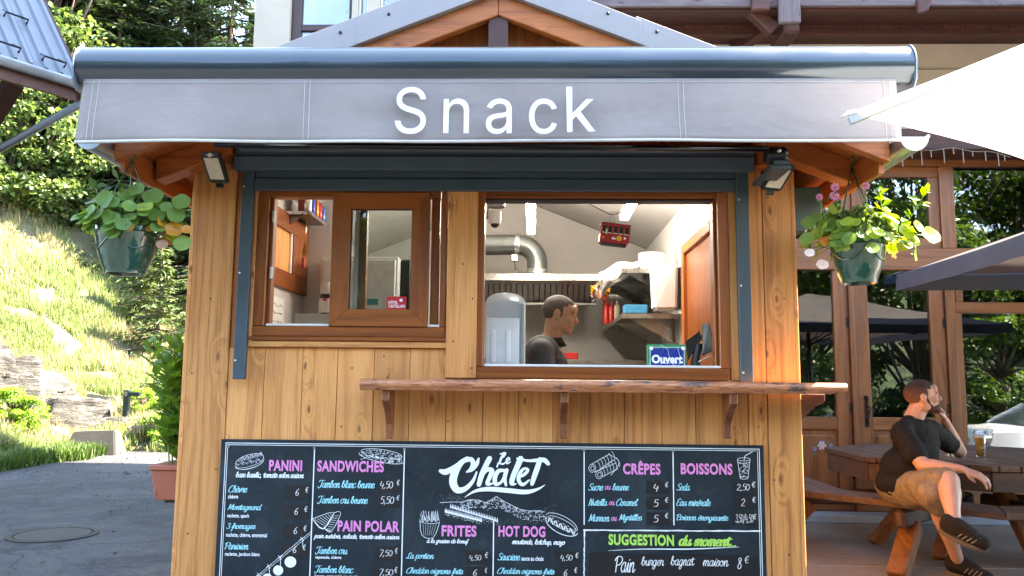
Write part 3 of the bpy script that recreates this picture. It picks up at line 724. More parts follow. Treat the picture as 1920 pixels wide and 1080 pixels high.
# ------------------------------------------------------------------ menu board
YBD = -.012; YT = -.0225
board = thing('menu_board', 'dark slate menu board with chalk style French snack menu screwed below the serving shelf', 'menu board', P(925, 1060, -.01))
bxl, bxr = (P(417, 826, YBD).x+P(402, 1080, YBD).x)/2, (P(1431, 833, YBD).x+P(1437, 1080, YBD).x)/2
bzt = P(925, 829, YBD).z
t = NT('slate_board')
v = t.coords(); n1 = t.noise(v, 2.2, 6, .68, .6); n2 = t.noise(v, 40, 5, .7); n3 = t.noise(v, 11, 6, .7)
c = t.ramp(n1, [(.35, (.010, .016, .022, 1)), (.55, (.017, .027, .035, 1)), (.72, (.038, .052, .062, 1))])
c = t.mix(t.ramp(n3, [(.55, (0, 0, 0, 1)), (.8, (.35, .35, .35, 1))]), c, (.065, .085, .10, 1))
c = t.mix(t.ramp(n2, [(.62, (0, 0, 0, 1)), (.8, (.3, .3, .3, 1))]), c, (.11, .135, .15, 1))
t.col(c); t.set(Roughness=.5); t.b.inputs['Specular IOR Level'].default_value = .25
MB().box(bxl, bxr, -.020, -.008, .28, bzt).build('panel', t.mat, board, bevel=.002)
PINK = plain('pink_print', (.80, .26, .58), .6, 0, .06, 60); CYAN = plain('cyan_print', (.33, .74, .82), .6, 0, .05, 60); LIME = plain('lime_print', (.40, .72, .12), .6, 0, .06, 60)
CHALK = plain('chalk_white', (.80, .83, .84), .8, 0, .12, 80); BLK = plain('price_label_black', (.006, .0055, .008), .5, 0, .1, 20)
T = YT
def L4(x, y): return 400+x/4, 810+y/4
def L5(x, y): return 750+x/4, 810+y/4
def L6(x, y): return 1080+x/4, 810+y/4
def line(p0, p1, w, mat, name='border_line'):
    a, b = P(*p0, T), P(*p1, T); d = (b-a).normalized(); nn = V((-d.z, 0, d.x))*w/2
    MB().add([a-nn, b-nn, b+nn, a+nn], [(0, 1, 2, 3)]).build(name, mat, board)
for o, w in ((.018, .0034), (.027, .0026)):
    x0_, x1_, z1_ = bxl+o+.006, bxr-o-.002, bzt-o+.002
    m = MB()
    for a in ((x0_, x1_, z1_-w, z1_), (x0_, x0_+w, .28, z1_-w), (x1_-w, x1_, .28, z1_-w)):
        m.add([(a[0], T, a[2]), (a[1], T, a[2]), (a[1], T, a[3]), (a[0], T, a[3])], [(0, 1, 2, 3)])
    m.build('border_line', WPAINT, board)
for a, b in (((589.5, 842), (581, 1080)), ((759, 843), (752, 1080)), ((1095, 846), (1095.5, 984)), ((1262, 847), (1263.5, 985)), ((925, 977), (925, 1080))):
    xa_ = (P(*a, T).x+P(*b, T).x)/2; za_, zb_1 = P(*a, T).z, P(*b, T).z
    MB().add([(xa_-.0026, T, zb_1), (xa_+.0026, T, zb_1), (xa_+.0026, T, za_), (xa_-.0026, T, za_)], [(0, 1, 2, 3)]).build('divider', WPAINT, board)
for p in ((428.5, 837), (589.5, 840), (758.5, 842), (1095, 845), (1262, 846), (1419, 845)):
    q = P(*p, YT); MB().lathe([(.0065, 0), (.0065, .002), (.004, .003)], (q.x, q.y, q.z), 10, axis=(0, -1, 0)).build('screw', STEELD, board, smooth=30)
H = dict(mat=PINK, parent=board, bold=.045)
def head(s, l, r, tp, b, LL, mat=PINK, **k):
    (a, c_), (d, e) = LL(l, tp), LL(r, b); letters(s, a, d, c_, e, T, mat, board, 'heading', spacing=1.08, bold=.038, **k)
def item(s, l, r, tp, b, LL, mat=None, w=2.1, name='item_name'):
    (a, c_), (d, e) = LL(l, tp), LL(r, b); script(s, a, d, c_, e, T, mat or CYAN, board, name, w)
def sub(s, l, r, tp, b, LL):
    (a, c_), (d, e) = LL(l, tp), LL(r, b); letters(s, a, d, c_, e, T, WPAINT, board, 'small_print', bold=.02)
def price(box, txt, tl, tr, tt, tb, LL, eu=None, w=1.5):
    (a, c_), (d, e) = LL(box[0], box[1]), LL(box[2], box[3])
    X_0, X_1 = P(a, (c_+e)/2, T).x, P(d, (c_+e)/2, T).x; Z_1, Z_0 = P((a+d)/2, c_, T).z, P((a+d)/2, e, T).z
    lab = MB().box(X_0, X_1, T, T+.002, Z_0, Z_1).build('price_label', BLK, board)
    (a, c_), (d, e) = LL(tl, tt), LL(tr, tb); script(txt, a, d, c_, e, T-.002, CHALK, lab, 'price', w, .1, .2)
    if eu is None: eu = (box[2]-22, box[2]+6, box[1]+4, box[1]+44)
    (a, c_), (d, e) = LL(eu[0], eu[2]), LL(eu[1], eu[3]); script('€', a, d, c_, e, T-.003, CHALK, lab, 'euro_sign', 2.0, .1, .2)
# left columns
head('PANINI', 418, 666, 210, 293, L4); item('base basilic, tomate selon saison', 167, 680, 300, 350, L4, WPAINT, 2.5, 'subtitle')
item('Chèvre', 113, 256, 400, 455, L4); sub('chèvre', 110, 186, 468, 500, L4)
item('Montagnard', 105, 366, 540, 602, L4); sub('raclette, speck', 104, 271, 613, 650, L4)
item('3 fromages', 96, 318, 683, 745, L4); sub('raclette, chèvre, emmental', 95, 402, 757, 793, L4)
item('Parisien', 85, 266, 828, 882, L4); sub('raclette, jambon blanc', 87, 348, 902, 938, L4)
for y, x in ((405, 541), (549, 534), (693, 528), (836, 522)): price((x, y, x+175, y+96), '6', x+75, x+102, y+20, y+72, L4, (x+148, x+173, y+8, y+50))
head('SANDWICHES', 780, 1280, 215, 300, L4)
item('Jambon blanc beurre', 783, 1212, 362, 425, L4); item('Jambon cru beurre', 778, 1160, 480, 542, L4)
price((1229, 353, 1402, 447), '4,50', 1252, 1348, 368, 430, L4, (1375, 1398, 358, 400)); price((1226, 470, 1400, 566), '5,50', 1254, 1356, 483, 545, L4, (1373, 1397, 475, 512))
head('PAIN POLAR', 932, 1396, 665, 750, L4); item('pain suédois, salade, tomate selon saison', 752, 1398, 764, 815, L4, WPAINT, 2.5, 'subtitle')
item('Jambon cru', 763, 1008, 860, 920, L4); sub('tapenade, chèvre', 764, 960, 928, 958, L4)
item('Jambon blanc', 757, 1052, 1002, 1062, L4); sub('beurre, emmental, moutarde', 760, 1085, 1070, 1100, L4)
price((1213, 861, 1391, 957), '7,50', 1250, 1344, 882, 938, L4, (1362, 1384, 870, 912)); price((1209, 1004, 1388, 1098), '7,50', 1247, 1350, 1026, 1082, L4, (1358, 1382, 1012, 1056))
# centre
head('FRITES', 312, 574, 700, 785, L5); item('à la graisse de boeuf', 200, 518, 800, 848, L5, WPAINT, 2.5, 'subtitle')
head('HOT DOG', 738, 1090, 704, 788, L5); item('moutarde, ketchup, mayo', 840, 1242, 803, 860, L5, WPAINT, 2.5, 'subtitle')
item('La portion', 45, 256, 905, 968, L5); item('Cheddar oignons frits', 45, 475, 1018, 1082, L5)
item('Saucisse', 730, 902, 908, 964, L5); sub('sauce au choix', 910, 1078, 932, 966, L5); item('Cheddar oignons frits', 728, 1160, 1020, 1084, L5)
price((495, 892, 669, 988), '4,50', 520, 610, 922, 968, L5, (636, 662, 900, 945)); price((493, 1010, 668, 1104), '6', 547, 578, 1030, 1078, L5, (636, 655, 1018, 1058))
price((1172, 896, 1348, 992), '4,50', 1205, 1294, 920, 970, L5, (1314, 1340, 905, 945)); price((1172, 1014, 1348, 1108), '6', 1228, 1256, 1032, 1080, L5, (1306, 1330, 1016, 1058))
# right columns
head('CRÊPES', 352, 634, 215, 320, L6); head('BOISSONS', 785, 1173, 235, 320, L6)
item('Sucre', 90, 206, 385, 440, L6); item('ou', 216, 262, 402, 434, L6, PINK); item('beurre', 272, 398, 385, 440, L6)
item('Nutella', 88, 236, 500, 555, L6); item('ou', 246, 292, 518, 550, L6, PINK); item('Caramel', 300, 468, 500, 555, L6)
item('Marron', 90, 252, 615, 672, L6); item('ou', 262, 308, 635, 668, L6, PINK); item('Myrtilles', 318, 496, 615, 682, L6)
for y, s in ((370, '4'), (485, '5'), (602, '5')): price((528, y, 698, y+94), s, 582, 622, y+20, y+76, L6, (666, 694, y+5, y+45))
item('Soda', 752, 856, 385, 440, L6); item('Eau minérale', 752, 1012, 500, 556, L6); item('Boisson énergisante', 752, 1143, 618, 682, L6)
price((1183, 370, 1355, 463), '2,50', 1205, 1303, 388, 445, L6, (1316, 1348, 372, 415)); price((1185, 485, 1356, 580), '2', 1237, 1268, 500, 556, L6, (1320, 1350, 488, 528))
price((1187, 600, 1358, 696), '3,50/4,50', 1195, 1330, 612, 690, L6, (1326, 1354, 615, 655), 1.6)
# suggestion panel
m = MB(); rs = random.Random(11)
def rough_line(p0, p1, w, nn=26):
    vs = []; fs = []
    for i in range(nn+1):
        t_ = i/nn; x_ = p0[0]+(p1[0]-p0[0])*t_+rs.uniform(-.4, .4); y_ = p0[1]+(p1[1]-p0[1])*t_+rs.uniform(-.4, .4); vs.append((x_, y_, w*rs.uniform(.65, 1.15)))
    a = ([], []); ribbon2d(a, vs, w); m.add([P(q[0], q[1], T-q[2]*.00005) for q in a[0]], a[1])
rough_line((1095, 994), (1425, 996), 2.9); rough_line((1096, 996), (1095, 1080), 2.6)
m.build('chalk_frame', CHALK, board)
head('SUGGESTION', 244, 735, 768, 852, L6, LIME); item('du moment...', 768, 1200, 775, 858, L6, LIME, 3.0, 'heading')
sketch([[(240, 890, 2), (500, 878, 6), (850, 878, 9), (1220, 862, 3)]], T, WPAINT, board, 'underline', 1080, 810, 5)
a_, b_ = P(1105, 1037, T), P(1419, 1037, T)
lab = MB().box(a_.x, b_.x, T, T+.0022, .28, a_.z).build('chalk_panel', BLK, board)
for s, l, r, tp, b in (('Pain', 290, 445, 930, 1055), ('burger', 487, 660, 935, 1030), ('bagnat', 708, 893, 930, 1030), ('maison', 950, 1145, 950, 1008), ('8', 1210, 1245, 942, 1028), ('€', 1262, 1300, 930, 985)):
    (x0_, y0_), (x1_, y1_) = L6(l, tp), L6(r, b); script(s, x0_, x1_, y0_, y1_, T-.003, CHALK, lab, 'handwriting', 1.5, .15, .2)
# logo Le Chalet, brush strokes traced with their widths
logo = [
 [(305, 292, 30), (340, 300, 44), (385, 280, 40), (430, 248, 30), (480, 218, 30), (530, 205, 36), (548, 235, 34), (530, 280, 28), (500, 300, 14)],
 [(505, 195, 26), (450, 240, 44), (410, 310, 56), (398, 380, 58), (430, 435, 50), (490, 425, 36), (545, 370, 26), (575, 300, 12)],
 [(590, 198, 14), (575, 240, 30), (540, 285, 22), (500, 300, 8)],
 [(672, 198, 40), (640, 260, 40), (610, 330, 40), (592, 395, 34)], [(606, 345, 16), (650, 285, 30), (690, 290, 36), (672, 340, 32), (655, 390, 28), (700, 385, 10)],
 [(790, 290, 22), (740, 292, 30), (712, 340, 34), (718, 390, 30), (760, 375, 20), (790, 310, 18)], [(800, 285, 30), (785, 345, 30), (795, 400, 18)],
 [(905, 200, 46), (880, 260, 42), (850, 330, 40), (838, 385, 34), (870, 390, 10)],
 [(890, 340, 14), (930, 320, 24), (960, 285, 22), (930, 275, 20), (900, 310, 28), (890, 360, 30), (920, 395, 26), (970, 360, 12)],
 [(1050, 205, 36), (1030, 270, 40), (1005, 340, 38), (990, 390, 30)],
 [(880, 200, 18), (960, 215, 20), (1030, 212, 28), (1080, 210, 36), (1112, 238, 30)],
 [(485, 490, 3), (560, 445, 20), (660, 428, 34), (800, 438, 36), (940, 450, 34), (1030, 430, 20), (1088, 396, 3)],
 [(775, 165, 16), (760, 195, 18), (748, 225, 16), (735, 240, 12), (728, 262, 12)], [(750, 165, 8), (790, 158, 16), (775, 190, 12)], [(735, 232, 10), (770, 240, 14), (790, 228, 10)],
 [(800, 222, 10), (822, 205, 12), (812, 192, 10), (798, 212, 14), (804, 236, 14), (830, 222, 6)],
]
for i, s in enumerate(logo):
    vs = []; fs = []; ribbon2d((vs, fs), crom(s, 5), 20)
    MB().add([P(750+a/4, 810+b/4, T-.0004*i-.00005*c_) for a, b, c_ in vs], fs).build('logo_stroke', WPAINT, board)
# mountain drawing: white flecks and ridge lines
mv = MB(); rm = random.Random(21)
ridge = [(300, 530), (380, 525), (470, 525), (520, 508), (590, 510), (640, 530), (690, 505), (722, 482), (770, 515), (830, 545), (900, 580), (970, 592), (1050, 590), (1085, 600)]
def rz(x):
    for (a, b), (c_, d) in zip(ridge[:-1], ridge[1:]):
        if a <= x <= c_: return b+(d-b)*(x-a)/(c_-a)
    return 600
def fleck(x, y, s, k=3):
    a0 = rm.uniform(0, 6.3); b = len(mv.v)
    mv.add([P(750+(x+s*rm.uniform(.4, 1.1)*cos(a0+i*2*pi/k))/4, 810+(y+s*rm.uniform(.4, 1.1)*sin(a0+i*2*pi/k))/4, T) for i in range(k)], [tuple(range(k))])
for _ in range(1500):
    x = rm.uniform(450, 1085); h = rm.random()**1.3; y = rz(x)+h*(70 if x > 680 else 60)+ (0 if x < 700 else 10*h)
    if noise.noise(V((x/28, y/14, 0))) > -.08: fleck(x+h*20, y, rm.uniform(2.0, 5.0))
for row, (xa_, ya_, xb_, yb_) in enumerate(((340, 590, 610, 660), (380, 555, 730, 660))):
    for k in range(30):
        t_ = k/29; x = xa_+(xb_-xa_)*t_; y = ya_+(yb_-ya_)*t_; s = 13
        mv.add([P(750+(x-s*.45)/4, 810+(y+s)/4, T), P(750+(x+s*.45)/4, 810+(y+s)/4, T), P(750+x/4, 810+(y-s*1.6)/4, T)], [(0, 1, 2)])
        for _ in range(6): fleck(x+rm.uniform(-8, 8), y+rm.uniform(6, 34), rm.uniform(1.5, 4))
for _ in range(160): fleck(rm.gauss(420, 90), rm.gauss(500, 22), rm.uniform(1, 2.4)); 
for _ in range(140): fleck(rm.uniform(480, 1040), rm.gauss(680, 14), rm.uniform(1, 2.2))
for _ in range(40): fleck(rm.uniform(1000, 1180), rm.gauss(590, 20), rm.uniform(1, 2.4))
ml = ([], []); ribbon2d(ml, [(x, y, 3) for x, y in ridge], 3); mv.add([P(750+a/4, 810+b/4, T-.0002-.00005*c_) for a, b, c_ in ml[0]], ml[1])
mv.build('mountain_drawing', WPAINT, board, kind='stuff')
# food sketches
def ell(cx, cy, rx, ry, rot=0, a0=0, a1=360, n=18, w=3):
    out = []
    for i in range(n+1):
        a = radians(a0+(a1-a0)*i/n); x = rx*cos(a); y = ry*sin(a); r_ = radians(rot); out.append((cx+x*cos(r_)-y*sin(r_), cy+x*sin(r_)+y*cos(r_), w))
    return out
S1 = [ell(272, 212, 108, 42, -16, 170, 372), ell(272, 228, 110, 46, -16, -10, 190), ell(270, 232, 104, 26, -16, 0, 180, w=2.5), ell(270, 238, 108, 34, -14, 10, 175, w=2)]
for k in range(5): S1.append([(205+k*34, 205-k*9, 3), (222+k*34, 188-k*9, 4), (235+k*32, 208-k*9, 3)])
for k in range(22): S1.append([(175+k*9, 235+10*sin(k)-k*1.6, 2.5), (180+k*9, 248+8*sin(k*1.7)-k*1.6, 2.5)])
for k in range(26): S1.append([(185+k*7, 225-k*1.8, 1.5), (190+k*7, 210-k*2.0, 1.5)])
sketch(S1, T-.0003, WPAINT, board, 'panini_drawing', 400, 810, 3)
S2 = [ell(1262, 165, 155, 34, 8), ell(1255, 195, 165, 30, 12, 0, 190)]; r2 = random.Random(5)
for k in range(150):
    a = r2.uniform(0, 6.28); rr_ = sqrt(r2.random()); x = 1262+150*rr_*cos(a); y = 165+30*rr_*sin(a)+.14*(x-1262); S2.append([(x, y, 3), (x+r2.uniform(-9, 9), y+3, 2.5)])
for k in range(70):
    x = r2.uniform(1095, 1415); y = 200+.12*(x-1250)+r2.uniform(-16, 22); S2.append([(x, y, 3.4), (x+r2.uniform(4, 18), y+r2.uniform(-5, 6), 3)])
sketch(S2, T-.0004, WPAINT, board, 'baguette_drawing', 400, 810, 3)
S3 = [[(745, 650), (905, 602), (825, 725), (745, 650)], [(835, 725), (905, 610), (955, 612), (885, 748), (835, 725)]]
for k in range(7): S3.append([(760+k*20, 655-k*7, 2.4), (835+k*8, 705-k*14, 2.4)]); S3.append([(850+k*10, 725-k*16, 2.4), (890+k*8, 730-k*17, 2.4)])
S3.append([(750, 660, 5), (822, 728, 7), (900, 615, 4)]); S3.append([(838, 728, 6), (884, 748, 6)])
sketch([[(a[0], a[1], a[2] if len(a) > 2 else 3.4) for a in s] for s in S3], T-.0003, WPAINT, board, 'crispbread_drawing', 400, 810, 3)
S4 = [[(150, 662), (165, 775), (250, 792), (296, 680)], ell(222, 670, 74, 16, 3, 0, 180), [(150, 662), (148, 655)]]
for k in range(26):
    x = 160+k*5.2; S4.append([(x+4, 668+8*sin(k), 2.6), (x+rm.uniform(-18, 18), 596+rm.uniform(-6, 38), 2.6)])
for k in range(6): S4.append([(172+k*20, 690, 1.4), (180+k*13, 775, 1.4)])
sketch([[(a[0], a[1], a[2] if len(a) > 2 else 3.4) for a in s] for s in S4], T-.0003, WPAINT, board, 'fries_drawing', 750, 810, 3)
S5 = [ell(1215, 700, 132, 62, 27, 0, 180, w=5), ell(1212, 680, 130, 50, 27, 180, 360, w=3.4), ell(1215, 690, 118, 34, 27, w=3)]
zz = [(1110+k*19, 655+k*10.0+(-20 if k % 2 else 18), 7) for k in range(11)]; S5.append(zz)
for k in range(40): x = rm.uniform(1110, 1320); y = 640+.52*(x-1110)+rm.uniform(-18, 30); S5.append([(x, y, 2.5), (x+9, y+5, 2.5)])
sketch(S5, T-.0003, WPAINT, board, 'hot_dog_drawing', 750, 810, 4)
S6 = []
for ox, oy in ((0, 0), (52, 48)):
    S6 += [ell(122+ox, 272+oy, 26, 30, 0), ell(124+ox, 272+oy, 14, 17, 0), [(112+ox, 244+oy, 3.4), (248+ox*.6, 168+oy*.9, 3.4)], [(140+ox, 300+oy*.8, 3.4), (300+ox*.3, 232+oy*.9, 3.4)]]
    for k in range(6): S6.append(ell(165+k*22+ox*.7, 250-k*14+oy, 12, 36, -20, -80, 90, 8, 2.4))
S6.append([(248, 168, 3.4), (312, 205, 3.4), (318, 250, 3.4), (262, 325, 3)])
sketch(S6, T-.0003, WPAINT, board, 'crepe_drawing', 1080, 810, 3)
S7 = [ell(1258, 205, 48, 12), [(1210, 205, 3.4), (1232, 345, 3.4)], [(1306, 205, 3.4), (1290, 345, 3.4)], ell(1261, 345, 29, 9), [(1262, 210, 5), (1268, 180, 5), (1322, 150, 5)], ell(1258, 225, 44, 10, 0, 0, 180)]
for k in range(40):
    x = rm.uniform(1228, 1290); y = rm.uniform(225, 335); S7.append([(x, y, 3), (x+rm.uniform(-14, 14), y+rm.uniform(-12, 12), 2.6)])
sketch(S7, T-.0003, WPAINT, board, 'drink_drawing', 1080, 810, 3)
S8 = [[(330, 1080, 2.6), (500, 935, 2.6), (660, 805, 2.6), (735, 745, 2.6)], [(345, 1084, 2.6), (510, 945, 2.6), (670, 815, 2.6), (735, 760, 2.6)]]
for x, y in ((340, 1070), (415, 1005), (498, 940), (665, 800)): S8 += [[(x-18, y+10, 4), (x+20, y-12, 4)], [(x-10, y-12, 4), (x+12, y+16, 4)], [(x+4, y, 4), (x+6, y+60, 4)]]
F8 = [[(a, b) for a, b, _ in ell(578, 975, 44, 42)], [(a, b) for a, b, _ in ell(486, 1038, 38, 38)], [(a, b) for a, b, _ in ell(405, 1095, 36, 34)]]
sketch(S8, T-.0005, WPAINT, board, 'ropeway_drawing', 400, 810, 3, fills=F8)
# ------------------------------------------------------------------ ground, road, patio, hillside
def sstep(a, b, x):
    t_ = max(0, min(1, (x-a)/(b-a))); return t_*t_*(3-2*t_)
def fbm(x, y, s, o=4):
    return sum(noise.noise(V((x*s*2**k, y*s*2**k, k*3.1)))/2**k for k in range(o))
def road_z(x, y): return -.07*max(0, -(y+3.5))
def foot_d(x, y): return max((-7.7-x)*.9, (y-11.1)*.9+(-6.75-x)*.15)
def hill_z(x, y):
    d = foot_d(x, y)+fbm(x, y, .25)*.7
    if d <= 0: return -.15+d*.12
    k = .12+.50*sstep(-8.5, -18, x); k2 = .05+k
    h = k2*d*1.0
    if x < -6: h += .45*sstep(-7, -9.5, x)*sstep(0, 1.6, d)
    h += fbm(x, y, .5)*.22*min(1, d)+fbm(x+9, y, 1.7)*.06*min(1, d)
    if d > 30: h = h-(d-30)*k2*.4
    return h-.05
def grid(name, xs, ys, zf, mat, **kw):
    m = MB(); nx_, ny_ = len(xs), len(ys)
    for x in xs:
        for y in ys: m.v.append((x, y, zf(x, y)))
    for i in range(nx_-1):
        for j in range(ny_-1): a = i*ny_+j; m.f.append((a, a+ny_, a+ny_+1, a+1)); m.mi.append(0)
    return m.build(name, mat, None, smooth=True, center=(0, 0, 0), **kw)
def lin(a, b, n): return [a+(b-a)*i/n for i in range(n+1)]
t = NT('asphalt')
v = t.geo(); n1 = t.noise(v, .35, 5, .6, .5); n2 = t.noise(v, 60, 4, .7); n3 = t.noise(v, 260, 2, .8); n4 = t.noise(v, 1.6, 6, .7, .8)
c = t.ramp(n1, [(.44, (.009, .009, .012, 1)), (.48, (.022, .022, .027, 1)), (.56, (.048, .047, .050, 1))])
c = t.mix(t.ramp(n4, [(.52, (0, 0, 0, 1)), (.60, (.75, .75, .75, 1))]), c, (.014, .014, .018, 1))
c = t.mix(t.ramp(n3, [(.58, (0, 0, 0, 1)), (.70, (.8, .8, .8, 1))]), c, (.19, .185, .18, 1))
vd = t.n('VectorMath', operation='ADD'); t.t.links.new(v, vd.inputs[0]); nn = t.n('TexNoise', inp={'Scale': 1.5, 'Detail': 4}); t.t.links.new(v, nn.inputs['Vector']); t.t.links.new(nn.outputs['Color'], vd.inputs[1])
vo = t.n('TexVoronoi', feature='DISTANCE_TO_EDGE', inp={'Scale': .75}); t.t.links.new(vd.outputs[0], vo.inputs['Vector'])
ck = t.math('MULTIPLY', t.ramp(vo.outputs['Distance'], [(.0, (1, 1, 1, 1)), (.022, (0, 0, 0, 1))]), t.ramp(n1, [(.47, (0, 0, 0, 1)), (.55, (1, 1, 1, 1))]))
c = t.mix(ck, c, (.008, .008, .009, 1))
n5 = t.noise(v, 38, 6, .85); c = t.mix(t.ramp(n5, [(.50, (0, 0, 0, 1)), (.62, (.85, .85, .85, 1))]), c, (.11, .108, .105, 1)); c = t.mix(t.ramp(n5, [(.30, (.9, .9, .9, 1)), (.42, (0, 0, 0, 1))]), c, (.012, .012, .014, 1))
t.col(c); t.set(Roughness=t.ramp(n4, [(.3, (.5, .5, .5, 1)), (.7, (.85, .85, .85, 1))]))
t.bump(t.math('SUBTRACT', t.math('ADD', n3, t.math('MULTIPLY', n2, .5)), ck), .7, .006)
ASPH = t.mat
grid('road', lin(-90, -20, 14)+lin(-18, 20, 38)+lin(25, 120, 12), lin(-130, -12, 16)+lin(-10, 26, 36)+lin(30, 60, 4), road_z, ASPH, kind='structure')
t = NT('patio_concrete')
v = t.geo(); n1 = t.noise(v, .9, 6, .65); n2 = t.noise(v, 45, 4, .7); n3 = t.noise(v, 5, 6, .7)
c = t.ramp(n1, [(.35, (.19, .155, .130, 1)), (.65, (.29, .245, .21, 1))]); c = t.mix(t.ramp(n3, [(.5, (0, 0, 0, 1)), (.75, (.5, .5, .5, 1))]), c, (.12, .10, .09, 1))
t.col(c); t.set(Roughness=.75); t.bump(n2, .4, .003)
MB().box(1.55, 16, -1.2, 3.62, -.2, .13).build('patio', t.mat, None, bevel=.01, center=(0, 0, 0), kind='structure')
MB().box(1.9, 16, 1.72, 1.735, .131, .134).build('paving_joint', plain('joint_line', (.36, .32, .28), .8), None, center=(0, 0, 0), kind='structure')
MB().box(1.6, 16, 3.45, 3.68, .131, .20).build('door_sill_step', plain('grey_stone_step', (.30, .33, .38), .7, bump=.2), None, bevel=.006, center=(0, 0, 0), kind='structure')
# hillside
t = NT('hillside_soil')
v = t.geo(); n1 = t.noise(v, .45, 6, .65); n2 = t.noise(v, 7, 6, .75); n3 = t.noise(v, 30, 4, .8)
c = t.ramp(n1, [(.36, (.12, .14, .055, 1)), (.5, (.22, .20, .10, 1)), (.64, (.32, .27, .16, 1))])
c = t.mix(t.ramp(n2, [(.4, (0, 0, 0, 1)), (.7, (.9, .9, .9, 1))]), c, (.16, .17, .07, 1)); c = t.mix(t.ramp(n3, [(.4, (0, 0, 0, 1)), (.62, (.6, .6, .6, 1))]), c, (.06, .05, .03, 1))
t.col(c); t.set(Roughness=.95); t.bump(t.math('ADD', n2, n3), 1, .06)
grid('hillside', lin(-90, -24, 22)+lin(-23.5, 6, 118)+lin(8, 60, 13), lin(7.5, 34, 106)+lin(36, 120, 21), hill_z, t.mat, kind='structure')
# distant mountain
def mt(x, y): return 150*max(0, sstep(150, 330, y))+fbm(x, y, .006)*30-6
t = NT('alpine_meadow'); v = t.geo(); c = t.ramp(t.noise(v, .03, 6, .7), [(.4, (.10, .12, .04, 1)), (.6, (.24, .22, .10, 1))]); t.col(c); t.set(Roughness=1)
grid('mountain', lin(-400, 300, 40), lin(125, 420, 16), lambda x, y: mt(x, y)*(.70+.0010*x), t.mat, kind='structure')
def mt2(x, y): return 75*sstep(-120, -330, y)+fbm(x, y, .01)*14-9
t = NT('wooded_slope'); v = t.geo(); c = t.ramp(t.noise(v, .25, 6, .8), [(.4, (.018, .03, .010, 1)), (.55, (.05, .08, .02, 1)), (.7, (.12, .13, .05, 1))]); t.col(c); t.set(Roughness=1); t.bump(t.noise(v, .5, 5, .8), 1, 2)
grid('valley_slope', lin(-350, 350, 50), lin(-420, -125, 24), mt2, t.mat, kind='structure')
# grass
def blades(name, n, region, cols, hh, seed, keep=None, tilt=.5, width=.012):
    r = random.Random(seed); m = MB()
    mat = leafmat(name+'_blades', cols, .35, .6)
    k = 0; tries = 0
    while k < n and tries < n*6:
        tries += 1
        x, y = region(r)
        if keep and not keep(x, y, r): continue
        z = hill_z(x, y) if name != 'verge_grass' else max(hill_z(x, y), 0)
        a = r.uniform(0, 6.283); h = hh*r.uniform(.5, 1.3); w = width*r.uniform(.7, 1.5)
        for q in range(3):
            a2 = a+q*2.1+r.uniform(-.4, .4); lx = cos(a2)*h*tilt*r.uniform(.2, 1.1); ly = sin(a2)*h*tilt*r.uniform(.2, 1.1)
            px_, py_ = x+r.uniform(-.05, .05), y+r.uniform(-.05, .05); sx_, sy_ = -sin(a2)*w, cos(a2)*w
            b = len(m.v)
            m.v += [(px_-sx_, py_-sy_, z-.03), (px_+sx_, py_+sy_, z-.03), (px_+lx*.5+sx_*.6, py_+ly*.5+sy_*.6, z+h*.6), (px_+lx*.5-sx_*.6, py_+ly*.5-sy_*.6, z+h*.6), (px_+lx, py_+ly, z+h)]
            m.f += [(b, b+1, b+2, b+3), (b+3, b+2, b+4)]; m.mi += [0, 0]
        k += 1
    return m.build(name, mat, None, center=(0, 0, 0), label=None, kind='stuff')
def reg(r):
    y = 7.5+r.random()**1.3*16; x = -3-r.random()*24*(.35+.65*(y-9)/20)-0; return x, y
def tone(x, y): return fbm(x, y, .35)
blades('dry_grass', 26000, reg, [(.34, .29, .16), (.42, .37, .21), (.30, .27, .13), (.25, .26, .11)], .30, 1, lambda x, y, r: foot_d(x, y) > .4 and tone(x, y)+r.uniform(-.25, .25) > -.12 and fbm(x+40, y*1.3, .8) < .22+r.uniform(-.1, .1))
blades('meadow_grass', 26000, reg, [(.13, .18, .06), (.19, .24, .09), (.24, .28, .11), (.16, .21, .07)], .26, 2, lambda x, y, r: foot_d(x, y) > -.1 and tone(x, y)+r.uniform(-.25, .25) < .0 and fbm(x+40, y*1.3, .8) < .20+r.uniform(-.1, .1))
blades('verge_grass', 7000, lambda r: (r.uniform(-10.5, -7.2), r.uniform(7.2, 10.4)), [(.04, .08, .015), (.06, .11, .02), (.08, .13, .03)], .22, 3, lambda x, y, r: foot_d(x, y) > -.25+.3*noise.noise(V((x*2, y*2, 0))), .8)
# weeds with broad leaves: bushes on the slope
def leaf_quad(m, p, d, nrm, L, W):
    s = d.cross(nrm).normalized()*W/2; n_ = nrm*(W*.18)
    b = len(m.v); m.v += [tuple(p), tuple(p+d*L*.45-s+n_), tuple(p+d*L), tuple(p+d*L*.45+s+n_)]
    m.f.append((b, b+1, b+2, b+3)); m.mi.append(m.m)
def rndvec(r): 
    while True:
        a = V((r.uniform(-1, 1), r.uniform(-1, 1), r.uniform(-1, 1)))
        if .05 < a.length < 1: return a.normalized()
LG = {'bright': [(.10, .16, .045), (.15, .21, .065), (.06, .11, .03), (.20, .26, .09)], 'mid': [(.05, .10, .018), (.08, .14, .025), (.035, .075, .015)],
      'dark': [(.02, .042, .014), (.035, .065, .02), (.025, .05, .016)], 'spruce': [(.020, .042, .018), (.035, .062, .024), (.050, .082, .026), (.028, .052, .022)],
      'spruce_sun_tint': [(.05, .085, .025), (.075, .115, .03), (.10, .14, .035)], 'lime': [(.16, .29, .03), (.22, .36, .05), (.12, .24, .03)]}  # lighter second spruce set has the sunlight painted into its greens
LM = {k: leafmat('foliage_'+k, v, .35 if 'spruce' not in k else .18) for k, v in LG.items()}
